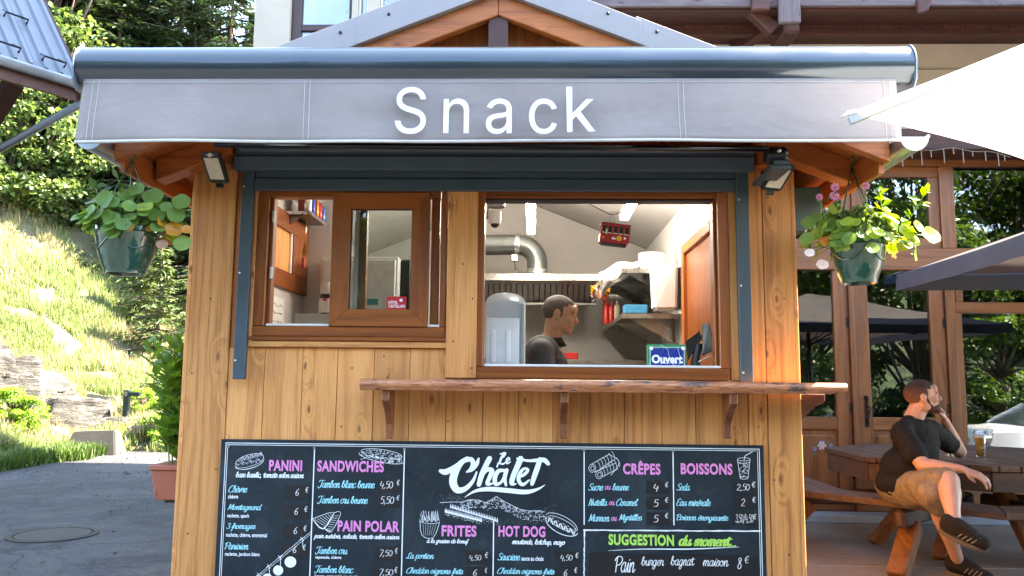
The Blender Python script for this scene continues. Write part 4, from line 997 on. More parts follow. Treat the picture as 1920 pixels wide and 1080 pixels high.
BARK = wood('bark_', (.13, .095, .07), (.08, .055, .04), (.03, .02, .016), 'z', .9, .3, .6, .1, 0, 0, 1.0)
def broadleaf_mesh(seed, h, rad, nleaf, L, W, clumps=60, low=.25):
    r = random.Random(seed); tr = MB(); cr = MB()
    top = V((r.uniform(-.3, .3), r.uniform(-.3, .3), h*.75)); pts = [V((0, 0, -.3))+(top-V((0, 0, -.3)))*k/6+V((r.uniform(-.1, .1), r.uniform(-.1, .1), 0))*(k > 0) for k in range(7)]
    tr.tube(pts, [.16*rad/2*(1-.8*k/6)+.02 for k in range(7)], 8)
    cl = []
    for i in range(clumps):
        a = r.uniform(0, 6.283); u = r.random(); zz = h*(low+(1-low)*u); e = sqrt(max(.06, 1-((u-.42)/.62)**2)); q = rad*e*(r.random()**.45)
        c_ = V((cos(a)*q, sin(a)*q, zz)); cl.append((c_, rad*r.uniform(.16, .34)))
        s0 = pts[min(5, 1+int(u*5))]; tr.tube([s0, (s0+c_)/2+V((0, 0, -.1*rad)), c_], [.045*rad/2+.01, .03*rad/2, .008], 5)
    for i in range(nleaf):
        c_, s_ = cl[r.randrange(clumps)]; dv = rndvec(r); p = c_+V((dv.x, dv.y, dv.z*.62))*s_*(r.random()**.4)
        d = (rndvec(r)+dv*.5+V((0, 0, -.5))).normalized(); nrm = (rndvec(r)*.8+V((0, 0, 1))+dv*.3).normalized()
        leaf_quad(cr, p, d, nrm, L*r.uniform(.6, 1.3), W*r.uniform(.7, 1.3))
    return tr, cr
def spruce_mesh(seed, h, rad, dens=1.0, start=.06):
    r = random.Random(seed); tr = MB(); cr = MB()
    tr.tube([V((0, 0, -.4)), V((0, 0, h*.5)), V((0, 0, h))], [.03*h/2, .016*h/2, .01], 8)
    z = h*start
    while z < h*.985:
        f = 1-z/h; n = int(5+6*f)
        for i in range(n):
            a = r.uniform(0, 6.283); Lb = rad*(f**.8)*r.uniform(.55, 1.1)+.12; z0 = z+r.uniform(-.15, .15)
            dr = V((cos(a), sin(a), 0)); prev = V((0, 0, z0)); segs = max(3, int(Lb/.28*dens)); side = V((-dr.y, dr.x, 0))
            for k in range(1, segs+1):
                u = k/segs; p = V((0, 0, z0))+dr*Lb*u+V((0, 0, -Lb*.42*u+Lb*.26*u*u))
                for s in (-1, 1):
                    for q in range(3):
                        dd = (dr*r.uniform(.3, 1.0)+side*s*r.uniform(.4, 1.1)+V((0, 0, r.uniform(-.75, .05)))).normalized()
                        leaf_quad(cr, prev+(p-prev)*r.random(), dd, (V((0, 0, 1))+rndvec(r)*.6).normalized(), (.20+.24*(1-u))*r.uniform(.7, 1.3)*min(1.4, .6+rad*.25), .065*r.uniform(.8, 1.5))
                prev = p
            tr.tube([V((0, 0, z0)), prev], [.022, .006], 4, False)
        z += .26+.12*f
    return tr, cr
def tree(name, meshes, mats, loc, label, group, sc=1, rz=0, extra=None, cat='tree'):
    r = thing(name, label, cat, loc, group); r.scale = (sc, sc, sc); r.rotation_euler = (0, 0, rz)
    (tm, cm_) = meshes
    for nm, me, mt_ in (('trunk', tm, mats[0]), ('crown', cm_, mats[1])):
        if isinstance(me, MB):
            m2 = bpy.data.meshes.new(nm); m2.from_pydata([tuple(v) for v in me.v], [], me.f); me = m2
            if nm == 'trunk': me.polygons.foreach_set('use_smooth', [True]*len(me.polygons)); tm = me
            else: cm_ = me
            me.materials.append(mt_)
        o = bpy.data.objects.new(nm, me); scene.collection.objects.link(o); o.parent = r
    return (tm, cm_)
def hp(px, Y, dz=0): q = P(px, 700, Y); return V((q.x, Y, hill_z(q.x, Y)+dz))
sp1 = spruce_mesh(11, 11, 2.4); sp2 = spruce_mesh(12, 8, 1.9, 1.1, .03); sp3 = spruce_mesh(13, 4.2, 1.5, 1.2, .02)
MS = {}
def ptree(kind, mb, mats, px, Y, label, group, sc, rz, name='spruce_tree', z=None):
    q = P(px, 700, Y); zz = hill_z(q.x, Y) if z is None else z
    MS[kind] = tree(name, MS.get(kind, mb), mats, (q.x, Y, zz), label, group, sc, rz)
GS = 'spruces on the slope behind the road'
MB_S = (BARK, LM['spruce'])
for (k_, px, Y, sc_, rz_, lb) in (('s1', 300, 22, 1.3, 0, 'tall dark spruce rising behind the left hanging basket'), ('s1', 400, 20, 1.15, 2, 'spruce just left of the cream house wall, tip above the frame'),
    ('s1', 215, 22.5, 1.35, 4, 'dark spruce above the upper edge of the dry grass'), ('s2', 130, 19.5, 1.35, 3, 'dark spruce behind the bright maple foliage'), ('s1', 40, 24, 1.2, 5, 'spruce at the left edge beyond the metal roof'),
    ('s1', 455, 21, 1.0, 1, 'spruce against the sky beside the cream house'), ('s1', 345, 25, 1.5, 2.4, 'farthest spruce behind the kiosk eave'), ('s2', 255, 19.0, 1.15, .4, 'lower dark spruce at the edge of the grass slope'),
    ('s2', 180, 20.0, 1.2, 1.4, 'dark spruce standing left of the hanging basket'), ('s1', 110, 25, 1.4, 1.9, 'tall back row spruce over the slope crest'), ('s2', 70, 20.5, 1.2, 2.9, 'short dark spruce on the crest at the left edge'),
    ('s2', 330, 17.8, 1.05, 3.3, 'dark spruce close behind the kiosk corner board'), ('s2', 20, 21.5, 1.25, 4.4, 'leftmost dark spruce on the slope crest'), ('s2', 88, 16.6, 1.0, 2.2, 'dark spruce in front of the maple trunk'), ('s2', 22, 16.0, .95, .2, 'dark spruce under the chalet eave at the left edge'), ('s2', 140, 17.0, .85, 3.6, 'dark spruce between maple and hanging basket'), ('s2', 95, 22, 1.3, 5.2, 'spruce half hidden by the maple on the crest')):
    Y2 = max(22.6+R_.uniform(0, 2.5), Y+1); ptree(k_, sp1 if k_ == 's1' else sp2, MB_S, px, Y2, lb, GS, sc_*Y2/Y, rz_)
ptree('s3', sp3, (BARK, LM['spruce_sun_tint']), 345, 14.5, 'small sunlit spruce beside the left corner board of the kiosk', GS, .75, 1)
ptree('s3', sp3, (BARK, LM['spruce_sun_tint']), 290, 18.0, 'young sunlit spruce below the left hanging basket', GS, .8, 5.5)
ptree('s3', sp3, (BARK, LM['spruce_sun_tint']), 255, 19.5, 'small spruce in sunlit greens under the left pot', GS, .75, 3.5)
GB = 'broadleaf trees on the slope'
m1_ = broadleaf_mesh(31, 8.5, 2.6, 10000, .17, .13, 70, .36); m2_ = broadleaf_mesh(32, 3.4, 1.7, 6000, .15, .12, 45, .1)
q = hp(75, 22.3, -.6); MS['b1'] = tree('maple_tree', m1_, (BARK, LM['bright']), q, 'bright green maple behind the metal roof at the upper left', GB, 1.25, 0)
q = hp(-20, 22, -.8); MS['b1'] = tree('maple_tree', MS['b1'], (BARK, LM['bright']), q, 'leafy maple high on the slope beneath the chalet eave', GB, 1.05, 2)
q = hp(165, 24.5, -.4); MS['b1'] = tree('maple_tree', MS['b1'], (BARK, LM['bright']), q, 'maple with leafy top above the left end of the awning', GB, 1.0, 4)
q = hp(318, 11.6, -.1); MS['b3'] = tree('leafy_tree', m2_, (BARK, LM['bright']), hp(35, 21.3, -.3), 'bushy bright green tree on the crest under the chalet eave', GB, 1.35, 0); tree('leafy_tree', MS['b3'], (BARK, None), hp(105, 21.8, -.3), 'bushy bright green tree on the crest below the maple', GB, 1.1, 2); tree('leafy_tree', MS['b3'], (BARK, None), hp(-15, 20.5, -.3), 'bushy tree at the very left edge above the dry grass', GB, 1.2, 4)
MS['b2'] = tree('leafy_shrub', m2_, (BARK, LM['lime']), q, 'low lime green bush at the slope foot left of the kiosk', 'shrubs on the slope', .26, 0, cat='shrub')
for i, (px, Y, s_, lb) in enumerate(((55, 10.3, .22, 'green bush overhanging the roadside rock at the left'), (270, 13.0, .22, 'low green bush on the grassy slope behind the dark post'), (20, 10.0, .25, 'leftmost bush above the shaded verge'))):
    q = hp(px, Y, -.1); tree('leafy_shrub', MS['b2'], (BARK, None), q, lb, 'shrubs on the slope', s_, i*1.3, cat='shrub')
# trees behind the photographer, seen in the window glass
GR = 'trees across the road'
rr = random.Random(9)
for i in range(26):
    a = i; X_ = -22+i*2.6+rr.uniform(-1, 1); Y_ = -16-rr.uniform(0, 5)-(i % 2)*5
    lab = ['tree mirrored in the hotel glass, across the road'][0]
    if i % 3 == 0: MS['s1'] = tree('spruce_tree', MS['s1'], (BARK, None), (X_, Y_, road_z(X_, Y_)-.2), 'dark conifer across the road, mirrored in the hotel windows', GR, 1.0+rr.random()*.3, rr.uniform(0, 6))
    else: MS['bm'] = tree('maple_tree', MS.get('bm', m1_), (BARK, LM['mid']), (X_, Y_, road_z(X_, Y_)-.2), 'leafy tree across the road, mirrored in the hotel windows', GR, 1.25+rr.random()*.5, rr.uniform(0, 6))
    MS['bn'] = tree('leafy_shrub', MS.get('bn', m2_), (BARK, LM['mid']), (X_+1.2, Y_+3.2, road_z(X_, Y_+3.2)-.2), 'low bush across the road, mirrored in the hotel windows', 'bushes across the road', 1.0+rr.random()*.5, rr.uniform(0, 6), cat='shrub')
# ------------------------------------------------------------------ rocks, block, post, manhole
t = NT('layered_rock')
v = t.geo(); mp = t.n('Mapping', inp={'Rotation': (.5, .9, .3), 'Scale': (1, 1, 6)}); t.t.links.new(v, mp.inputs[0]); n1 = t.noise(mp.outputs[0], 2.2, 8, .7, .8); n2 = t.noise(v, 14, 6, .7)
c = t.ramp(n1, [(.35, (.022, .020, .019, 1)), (.5, (.085, .078, .072, 1)), (.68, (.19, .175, .16, 1))]); c = t.mix(t.ramp(n2, [(.55, (0, 0, 0, 1)), (.7, (.6, .6, .6, 1))]), c, (.10, .11, .05, 1))
t.col(c); t.set(Roughness=.9); t.bump(t.math('ADD', n1, t.math('MULTIPLY', n2, .4)), 1, .08)
ROCK = t.mat
def rock(name, c, size, seed, label, cat, group=None, mat=None, layer=.0, rz=0, flat=.3, rough=.34, sub=5):
    bm = bmesh.new(); bmesh.ops.create_icosphere(bm, subdivisions=sub, radius=1)
    for v_ in bm.verts:
        p = v_.co.copy(); n_ = noise.noise(p*1.3+V((seed, 0, 0)))*rough*1.4+noise.noise(p*3.1+V((0, seed, 0)))*rough*.6+noise.noise(p*8+V((0, 0, seed)))*rough*.22
        if layer: q = p.dot(V((.35, .2, 1)).normalized())*7; n_ += layer*(abs((q % 1)-.5)-.25)
        p = p*(1+n_)
        for ax in (V((1, .1, .2)), V((-.6, .8, .1)), V((.1, -.9, .35)), V((.2, .3, .95)), V((-.8, -.4, .3))):
            ax = (ax+V((noise.noise(V((seed, k_, 1))) for k_ in (1, 2, 3)))*.4).normalized(); lim = .72
            dd = p.dot(ax)
            if dd > lim: p -= ax*(dd-lim)*.85
        v_.co = V((p.x*size[0], p.y*size[1], max(p.z, -flat)*size[2]))
    me = bpy.data.meshes.new(name); bm.to_mesh(me); bm.free(); me.polygons.foreach_set('use_smooth', [True]*len(me.polygons)); me.set_sharp_from_angle(angle=radians(35))
    o = link(name, me, mat or ROCK, None, c, label, cat, group); o.rotation_euler = (0, 0, rz); return o
def gp(px, py, z=0): return PZ(px, py, z)
GRK = 'rock outcrops in the slope'
rock('rock_outcrop', hp(0, 11.0, .05), (1.0, .7, 1.35), 1.3, 'dark layered rock face at the left edge above the verge', 'rock', GRK, layer=.16, rz=.4)
rock('rock_outcrop', hp(150, 12.4, -.05), (1.0, .6, .75), 5.1, 'pale layered rock breaking out of the grass above the boulders', 'rock', GRK, layer=.16, rz=.3)
rock('rock_outcrop', hp(60, 13.2, -.05), (1.0, .6, .62), 8.4, 'higher rock band in dry grass at the left', 'rock', GRK, layer=.16, rz=.5)
rock('rock_outcrop', hp(215, 12.2, -.1), (1.5, .5, .42), 9.7, 'low ledge of stratified rock behind the dark post', 'rock', GRK, layer=.14, rz=.1)
rock('boulder', gp(248, 842)+V((0, .1, .10)), (.30, .26, .42), 2.2, 'upright sandy boulder right of the dark post', 'boulder', None, plain('sandy_stone', (.26, .20, .15), .9, 0, .15, 5, .6), flat=.35, rough=.2, sub=4)
PS = plain('pale_stone', (.24, .23, .215), .9, 0, .15, 5, .6)
rock('boulder', gp(150, 835)+V((0, .9, .25)), (1.2, .5, .42), 4.2, 'long pale sunlit boulder behind the concrete block', 'boulder', None, PS, rough=.2, sub=4)
rock('boulder', gp(98, 845)+V((0, .15, .12)), (.30, .25, .34), 6.6, 'square grey stone left of the concrete block', 'boulder', None, PS, rough=.15, sub=4)
rock('boulder', gp(78, 835)+V((0, .5, .25)), (.55, .4, .32), 7.9, 'flat mossy stone at the verge beneath the bushes', 'boulder', None, ROCK, rough=.2, sub=4)
rock('boulder', gp(8, 872)+V((0, .0, .02)), (.32, .22, .14), 3.9, 'small flat stone lying in the grass at the left edge', 'boulder', None, PS, rough=.15, sub=4)
q = gp(176, 852); w = .42
CON = plain('shade_dark_concrete', (.055, .050, .046), .9, 0, .18, 6, .6, grime=.6)  # base colour darkened to stand in for shade on the block, plus grime
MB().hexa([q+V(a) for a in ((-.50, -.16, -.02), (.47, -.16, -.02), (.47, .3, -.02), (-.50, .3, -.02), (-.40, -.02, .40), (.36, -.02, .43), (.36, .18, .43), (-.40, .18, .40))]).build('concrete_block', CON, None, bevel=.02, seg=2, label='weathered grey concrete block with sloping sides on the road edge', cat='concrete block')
q = gp(218, 838, 0)+V((0, .3, 0)); ps = thing('barrier_post', 'dark square metal post with short side arm behind the concrete block', 'post', (q.x, q.y, 0))
PM = plain('dark_teal_metal', (.015, .03, .035), .4, .4)
MB().box(q.x-.055, q.x+.055, q.y-.055, q.y+.055, -.02, 1.12).build('post', PM, ps, bevel=.006)
MB().box(q.x-.05, q.x+.27, q.y-.05, q.y+.05, 1.0, 1.08).build('arm', PM, ps, bevel=.005)
MB().box(q.x-.03, q.x+.03, q.y-.062, q.y-.056, 1.0, 1.09).build('plate', STEELD, ps)
MB().box(q.x-.0, q.x+.12, q.y-.04, q.y+.02, .12, .2).build('lock', STEEL, ps, bevel=.004)
q = gp(100, 1003)
mh = thing('manhole_cover', 'round iron manhole cover set in the shaded asphalt at lower left', 'manhole cover', (q.x, q.y, 0))
MB().lathe([(.36, .0), (.36, .008), (.31, .010), (.31, .0)], (q.x, q.y, .0), 40).build('frame', plain('rusty_iron', (.040, .034, .030), .6, .4, .2, 20, .5), mh, smooth=30)
MB().lathe([(.30, 0), (.30, .009), (.001, .011)], (q.x, q.y, .0), 40).build('cover', plain('worn_iron', (.060, .056, .054), .6, .4, .2, 30, .8), mh, smooth=30)
rp_ = random.Random(77); m = MB()
for i in range(1500):
    x, y = rp_.uniform(-8.5, -1.6), rp_.uniform(1.2, 11.0)**1.0; s_ = rp_.uniform(.004, .012)*(1+(y > 7)*.8)*(2.2 if rp_.random() < .04 else 1)
    if foot_d(x, y) > -.1: continue
    c = V((x, y, s_*.5)); a = [c+rndvec(rp_)*s_ for _ in range(3)]+[c+V((0, 0, s_*.9)), c-V((0, 0, s_*.6))]
    m.add(a, [(0, 1, 3), (1, 2, 3), (2, 0, 3), (1, 0, 4), (2, 1, 4), (0, 2, 4)])
m.build('loose_gravel', plain('loose_gravel', (.20, .19, .175), .9, 0, .5, 3), None, center=(0, 0, 0), kind='stuff')
m = MB()
for i in range(260):
    x, y = rp_.uniform(-8, -1.6), rp_.uniform(1.5, 11); leaf_quad(m, V((x, y, .006)), V((rp_.uniform(-1, 1), rp_.uniform(-1, 1), .1)).normalized(), V((rp_.uniform(-.4, .4), rp_.uniform(-.4, .4), 1)).normalized(), rp_.uniform(.03, .07), rp_.uniform(.02, .035))
m.build('fallen_leaves', leafmat('dry_leaf', [(.14, .08, .03), (.20, .13, .05), (.10, .11, .03)], .1, .8), None, center=(0, 0, 0), kind='stuff')
# ------------------------------------------------------------------ metal roofed chalet at upper left
E0, E1 = P(-250, 68, 3.2), P(150, 156, 4.7); E1.z = 4.5
E1 = PZ(150, 152, 4.5); E0 = PZ(0, 105, 4.5); ed = (E1-E0).normalized(); E0 = E1-ed*5.5
pl = V((-ed.y, ed.x, 0)); 
if pl.x > 0: pl = -pl
pit = radians(50); us = pl*cos(pit)+V((0, 0, sin(pit))); nr = ed.cross(us).normalized()
if nr.z < 0: nr = -nr
ch = thing('neighbour_chalet', 'chalet at upper left with steep blue grey ribbed metal roof and snow guards', 'house', (E0.x-2, E0.y, 0))
ROOFM = plain('blue_grey_roof_sheet', (.19, .21, .235), .5, .25, .10, 2.5)
Lr = 4.5
def rp(s, u, o=0): return E1-ed*s+us*u+nr*o
nsh = 12
for k in range(nsh):
    s0, s1 = k*.45, (k+1)*.45
    MB().hexa([rp(s0+.002, 0), rp(s1-.002, 0), rp(s1-.002, Lr), rp(s0+.002, Lr), rp(s0+.002, 0, .012), rp(s1-.002, 0, .012), rp(s1-.002, Lr, .012), rp(s0+.002, Lr, .012)]).build('roof_sheet', ROOFM, ch)
    for j in (0, 1, 2):
        a = s0+.03+.15*j
        MB().hexa([rp(a, -.01, .012), rp(a+.055, -.01, .012), rp(a+.055, Lr, .012), rp(a, Lr, .012), rp(a+.015, -.01, .042), rp(a+.04, -.01, .042), rp(a+.04, Lr, .042), rp(a+.015, Lr, .042)]).build('roof_rib', ROOFM, ch)
for k in range(10):
    for row, u0 in enumerate((.10, .75)):
        a = .16+k*.45+row*.22; m = MB(); m.tube([rp(a, u0, .04), rp(a, u0, .10), rp(a+.22, u0, .10), rp(a+.22, u0, .04)], .011, 5); m.tube([rp(a, u0, .10), rp(a+.02, u0+.14, .04)], .007, 4); m.tube([rp(a+.22, u0, .10), rp(a+.20, u0+.14, .04)], .007, 4)
        m.build('snow_guard', DARKM, ch)
MB().beam(E1-ed*.0-us*.02-V((0, 0, .12)), E0-us*.02-V((0, 0, .12)), .04, .2).build('eave_board', darkbeam('y'), ch)
MB().beam(rp(-.02, 0, -.08), rp(-.02, Lr, -.08), .03, .18, nr).build('verge_board', darkbeam('y'), ch)
MB().hexa([rp(.02, .02, -.10), rp(5.4, .02, -.10), rp(5.4, Lr, -.10), rp(.02, Lr, -.10), rp(.02, .02, -.02), rp(5.4, .02, -.02), rp(5.4, Lr, -.02), rp(.02, Lr, -.02)]).build('roof_deck', darkbeam('y'), ch)
gm = MB(); gm.tube([E1-us*.06-V((0, 0, .03))+V((.05, -.03, 0)), E0-us*.06-V((0, 0, .03))+V((.05, -.03, 0))], .055, 10); gm.build('gutter', ZINC, ch, smooth=True)
gm = MB(); g0 = E1+V((.05, -.03, -.12)); q = ray(-60, 305); 
wl = E1+pl*2.3; g1 = V((wl.x-.5, wl.y, 0)); tt = None
pA = P(157, 192, E1.y-.03); pB = P(-120, 345, E1.y-.2)
gm.tube([E1-us*.06+V((.05, -.03, -.02)), pA, pB], [.04, .04, .04], 10); gm.build('downpipe', plain('dark_zinc', (.16, .18, .20), .4, .6), ch, smooth=True)
pa, pb = P(28, 152, E1.y+.1), P(-30, 245, E1.y+.5); MB().beam(pa, pb, .16, .16).build('brace', darkbeam('y'), ch)
w0 = E1+pl*2.6-ed*.3; w1 = E0+pl*2.6
MB().hexa([V((w0.x, w0.y, 0)), V((w0.x+pl.x*1.5, w0.y+pl.y*1.5, 0)), V((w1.x+pl.x*1.5, w1.y+pl.y*1.5, 0)), V((w1.x, w1.y, 0)), V((w0.x, w0.y, 6.5)), V((w0.x+pl.x*1.5, w0.y+pl.y*1.5, 6.5)), V((w1.x+pl.x*1.5, w1.y+pl.y*1.5, 6.5)), V((w1.x, w1.y, 6.5))]).build('wall', darkbeam('z'), ch)
# ------------------------------------------------------------------ hotel building behind
YW = 3.7
hotel = thing('hotel_building', 'cream rendered hotel behind the kiosk with varnished glazed doors and dark balcony', 'building', (6, YW, 0))
def hx(px, py=650, Y=YW): return P(px, py, Y).x
def hz_(py, px=1700, Y=YW): return P(px, py, Y).z
def hb(name, mat, x0, x1, y0, y1, z0, z1, bevel=.004, parent=None, **kw): return MB().box(x0, x1, y0, y1, z0, z1).build(name, mat, parent or hotel, bevel=bevel, **kw)
HX0 = hx(477, 45); HX1 = 15.5; HB = 9.0
gx_0 = hx(1440); z_head = hz_(300)
wz0 = 3.9
ux0, ux1 = hx(543, 45), hx(659, 45)
ux2, ux3 = hx(671, 30), hx(687, 30); ux4, ux5 = hx(712, 20), hx(752, 20)
m = MB()
m.box(HX0, gx_0, YW, YW+.3, -.1, wz0); m.box(gx_0, HX1, YW, YW+.3, z_head+.001, wz0)
xs_ = [HX0, ux0, ux1, ux2, ux3, ux4, ux5, HX1]
for i in range(0, 7, 2): m.box(xs_[i], xs_[i+1], YW, YW+.3, wz0, 9.2)
for a, b, z in ((ux0, ux1, 6.2), (ux2, ux3, 6.2), (ux4, ux5, 6.2)): m.box(a, b, YW, YW+.3, z, 9.2)
m.build('front_wall', CREAM, hotel)
m = MB(); m.box(HX0, HX0+.3, YW+.3, HB, -.1, 9.2); m.box(HX1-.3, HX1, YW+.3, HB, -.1, 9.2); m.box(HX0+.3, HX1-.3, HB-.3, HB, -.1, 9.2); m.build('side_wall', CREAM, hotel)
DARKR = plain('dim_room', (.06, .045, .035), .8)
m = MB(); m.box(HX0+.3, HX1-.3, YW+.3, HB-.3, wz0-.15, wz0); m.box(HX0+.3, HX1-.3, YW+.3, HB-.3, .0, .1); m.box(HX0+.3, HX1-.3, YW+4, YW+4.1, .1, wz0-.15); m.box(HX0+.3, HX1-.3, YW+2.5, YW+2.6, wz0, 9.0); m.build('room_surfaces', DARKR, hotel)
# eaves roof
m = MB(); m.hexa([(HX0-.8, YW-1.4, 9.0), (HX1+.8, YW-1.4, 9.0), (HX1+.8, 6.4, 10.4), (HX0-.8, 6.4, 10.4), (HX0-.8, YW-1.4, 9.2), (HX1+.8, YW-1.4, 9.2), (HX1+.8, 6.4, 10.6), (HX0-.8, 6.4, 10.6)])
m.hexa([(HX0-.8, 6.4, 10.4), (HX1+.8, 6.4, 10.4), (HX1+.8, HB+1.2, 9.0), (HX0-.8, HB+1.2, 9.0), (HX0-.8, 6.4, 10.6), (HX1+.8, 6.4, 10.6), (HX1+.8, HB+1.2, 9.2), (HX0-.8, HB+1.2, 9.2)])
m.build('roof', plain('slate_roof', (.10, .10, .11), .7), hotel)
# upstairs windows at the left
BRN = plain('dark_brown_paint', (.055, .024, .019), .45, 0, .1, 6)
def upwin(a, b, fr, z1=6.2):
    w = hb('window', BRN, a, a+fr, YW+.05, YW+.12, wz0, z1); 
    hb('frame', BRN, b-fr*.4, b, YW+.05, YW+.12, wz0, z1, .003, w); z = P(600, 47, YW).z
    return w
w = upwin(ux0, ux1, .10); zr = P(600, 47, YW).z
hb('frame', BRN, ux0+.1, ux1-.04, YW+.06, YW+.12, zr-.03, zr+.035, .003, w)
hb('pane', GLASS, ux0+.1, ux1-.04, YW+.085, YW+.095, zr+.035, 6.2, 0, w); hb('pane', GLASS, ux0+.1, ux1-.04, YW+.085, YW+.095, wz0, zr-.03, 0, w)
hb('blind', plain('grey_blind', (.33, .33, .32), .8), ux0+.2, ux1-.05, YW+.3, YW+.32, zr+.05, zr+.26, .0, w)
MB().lathe([(.045, 0), (.045, 1.5)], (ux0+.17, YW+.19, zr-.5), 14).build('curtain_roll', plain('grey_tube', (.4, .4, .38), .6), w, smooth=True)
for a, b in ((ux2, ux3), (ux4, ux5)):
    w = hb('window', WHITEP, a, a+.02, YW+.04, YW+.1, wz0, 6.2); hb('pane', GLASS, a+.02, b, YW+.08, YW+.09, wz0, 6.2, 0, w)
# ground floor glazing ------------------------------------------------
DW = doorwood
def zl(py): return hz_(py, 1700)
z_b1, z_b0 = zl(466), zl(507)
zt1 = zl(313)
fl = .2
hb('lintel', DW('x'), gx_0, HX1, YW-.03, YW+.09, zt1, z_head, .005)
hb('transom', DW('x'), gx_0, HX1-.3, YW-.035, YW+.10, z_b0, z_b1, .006)
for (a, b) in ((1590, 1600), (1771, 1789), (1960, 1978)):
    hb('mullion', DW(), hx(a, 600), hx(b, 600), YW-.04, YW+.10, fl, z_b0-.001, .004)
for (a, b) in ((1596, 1606), (1762, 1788), (1975, 2000)):
    hb('mullion', DW(), hx(a, 400), hx(b, 400), YW-.03, YW+.10, z_b1+.001, zt1-.001, .004)
def wframe(a, b, z0, z1, fr, name='window', y0=YW-.005, frt=None, label=None):
    frt = frt or fr
    w = MB().box(a, b, y0, y0+.06, z0, z0+fr).build(name, DW('x'), hotel, bevel=.004, label=label)
    hb('frame', DW('x'), a, b, y0, y0+.06, z1-frt, z1, .004, w); hb('frame', DW(), a, a+fr, y0, y0+.06, z0+fr+.001, z1-frt-.001, .004, w); hb('frame', DW(), b-fr, b, y0, y0+.06, z0+fr+.001, z1-frt-.001, .004, w)
    hb('pane', GLASS, a+fr, b-fr, y0+.025, y0+.035, z0+fr, z1-frt, 0, w); return w
wframe(hx(1440, 400), hx(1596, 400)-.002, z_b1+.002, zt1-.002, .09)
wframe(hx(1606, 400)+.002, hx(1762, 400)-.002, z_b1+.002, zt1-.002, .10)
hb('pane', GLASS, hx(1788, 400)+.001, hx(1975, 400)-.001, YW+.02, YW+.03, z_b1, zt1, 0)
hb('fascia_glass_band', plain('pale_band', (.30, .36, .37), .3), hx(1790, 330), hx(1974, 330), YW+.05, YW+.06, zl(331), zt1-.003, 0)
def door(a, b, hinge_right, label=None, hl=None):
    d = thing_part = MB().box(a, b, YW-.01, YW+.045, fl+.001, fl+.13).build('door', DW('x'), hotel, bevel=.005, label=label)
    z1 = z_b0-.003; sw = .135; zr0, zr1 = hz_(806, 1600), hz_(782, 1600)
    hb('stile', DW(), a, a+sw, YW-.01, YW+.045, fl+.131, z1, .004, d); hb('stile', DW(), b-sw, b, YW-.01, YW+.045, fl+.131, z1, .004, d)
    hb('rail', DW('x'), a+sw, b-sw, YW-.008, YW+.043, zr0, zr1, .004, d)
    hb('panel', DW(), a+sw+.001, b-sw-.001, YW+.012, YW+.03, fl+.131, zr0-.001, .0, d)
    hb('raised_panel', DW(), a+sw+.035, b-sw-.035, YW-.006, YW+.012, fl+.19, zr0-.05, .012, d)
    hb('pane', GLASS, a+sw, b-sw, YW+.014, YW+.022, zr1, z1, 0, d)
    for z in (.5, 1.1, 1.9, 2.35): hb('hinge', DARKM, (b-.02 if hinge_right else a), (b+.0 if hinge_right else a+.02), YW-.022, YW-.01, z, z+.09, .002, d)
    return d
d0 = door(hx(1452), hx(1589.5, 600), True)
d1 = door(hx(1600.5, 600), hx(1770, 600), True)
hm = MB(); x_ = hx(1624, 770); z0_, z1_ = hz_(800, 1624), hz_(742, 1624)
hm.box(x_-.016, x_+.016, YW-.022, YW-.011, z0_, z1_); hm.tube([(x_, YW-.02, z1_-.09), (x_, YW-.055, z1_-.10), (x_+.02, YW-.06, z1_-.11), (x_-.005, YW-.055, z0_+.08), (x_, YW-.02, z0_+.05)], .008, 6); hm.ball((x_, YW-.03, z1_-.02), .018, 8, 6)
hm.build('handle', plain('wrought_iron', (.015, .013, .012), .5, .6), d1)
# painted flowers on the door panel
def flower(m, x, z, r, n, y): 
    for k in range(n):
        a = 2*pi*k/n; m.add([(x, y, z), (x+r*cos(a-.35), y, z+r*sin(a-.35)), (x+r*1.25*cos(a), y, z+r*1.25*sin(a)), (x+r*cos(a+.35), y, z+r*sin(a+.35))], [(0, 1, 2, 3)])
yy = YW-.0075; c0 = P(1546, 856, yy); fm = MB(); gm = MB(); wm = MB()
for k in range(11):
    a = -1.2+k*.42; x_, z_ = c0.x+.105*cos(a), c0.z+.13*sin(a)
    if k % 2: flower(fm, x_, z_, .018, 5, yy)
    else: flower(gm, x_, z_, .022, 3, yy)
flower(wm, c0.x-.02, c0.z+.10, .034, 6, yy-.001)
fm.build('painted_blossom', plain('blue_paint', (.10, .24, .42), .6), d0); gm.build('painted_leaf', plain('green_paint', (.06, .14, .07), .6), d0); wm.build('painted_rose', plain('pink_paint', (.55, .42, .40), .6), d0)
# right hand window with rail
hb('rail', DW('x'), hx(1789.5, 575), hx(1960, 575), YW-.02, YW+.06, zl(586), zl(566), .004)
hb('pane', GLASS, hx(1789.5, 540), hx(1960, 540), YW+.02, YW+.03, zl(566), z_b0, 0); hb('pane', GLASS, hx(1789.5, 700), hx(1960, 700), YW+.02, YW+.03, .62, zl(586), 0)
hb('frame', DW(), hx(1789.5, 620)+.0, hx(1803, 620), YW-.015, YW+.06, .62, zl(586)-.001, .003); hb('frame', DW(), hx(1789.5, 540), hx(1803, 540), YW-.015, YW+.06, zl(566)+.001, z_b0-.001, .003)
hb('low_wall', DW('x'), hx(1789.5, 900), hx(2010, 900), YW-.02, YW+.10, fl, .62, .004)
hb('frame', DW(), hx(1978, 600), hx(2010, 600), YW-.02, YW+.10, .621, z_b0-.001, .003)
hb('side_wall', CREAM, hx(2011, 600), HX1-.001, YW+.001, YW+.12, .0, z_b0-.001, 0); hb('side_wall', CREAM, hx(2011, 400), HX1-.001, YW+.001, YW+.12, z_b1+.001, zt1-.001, 0)
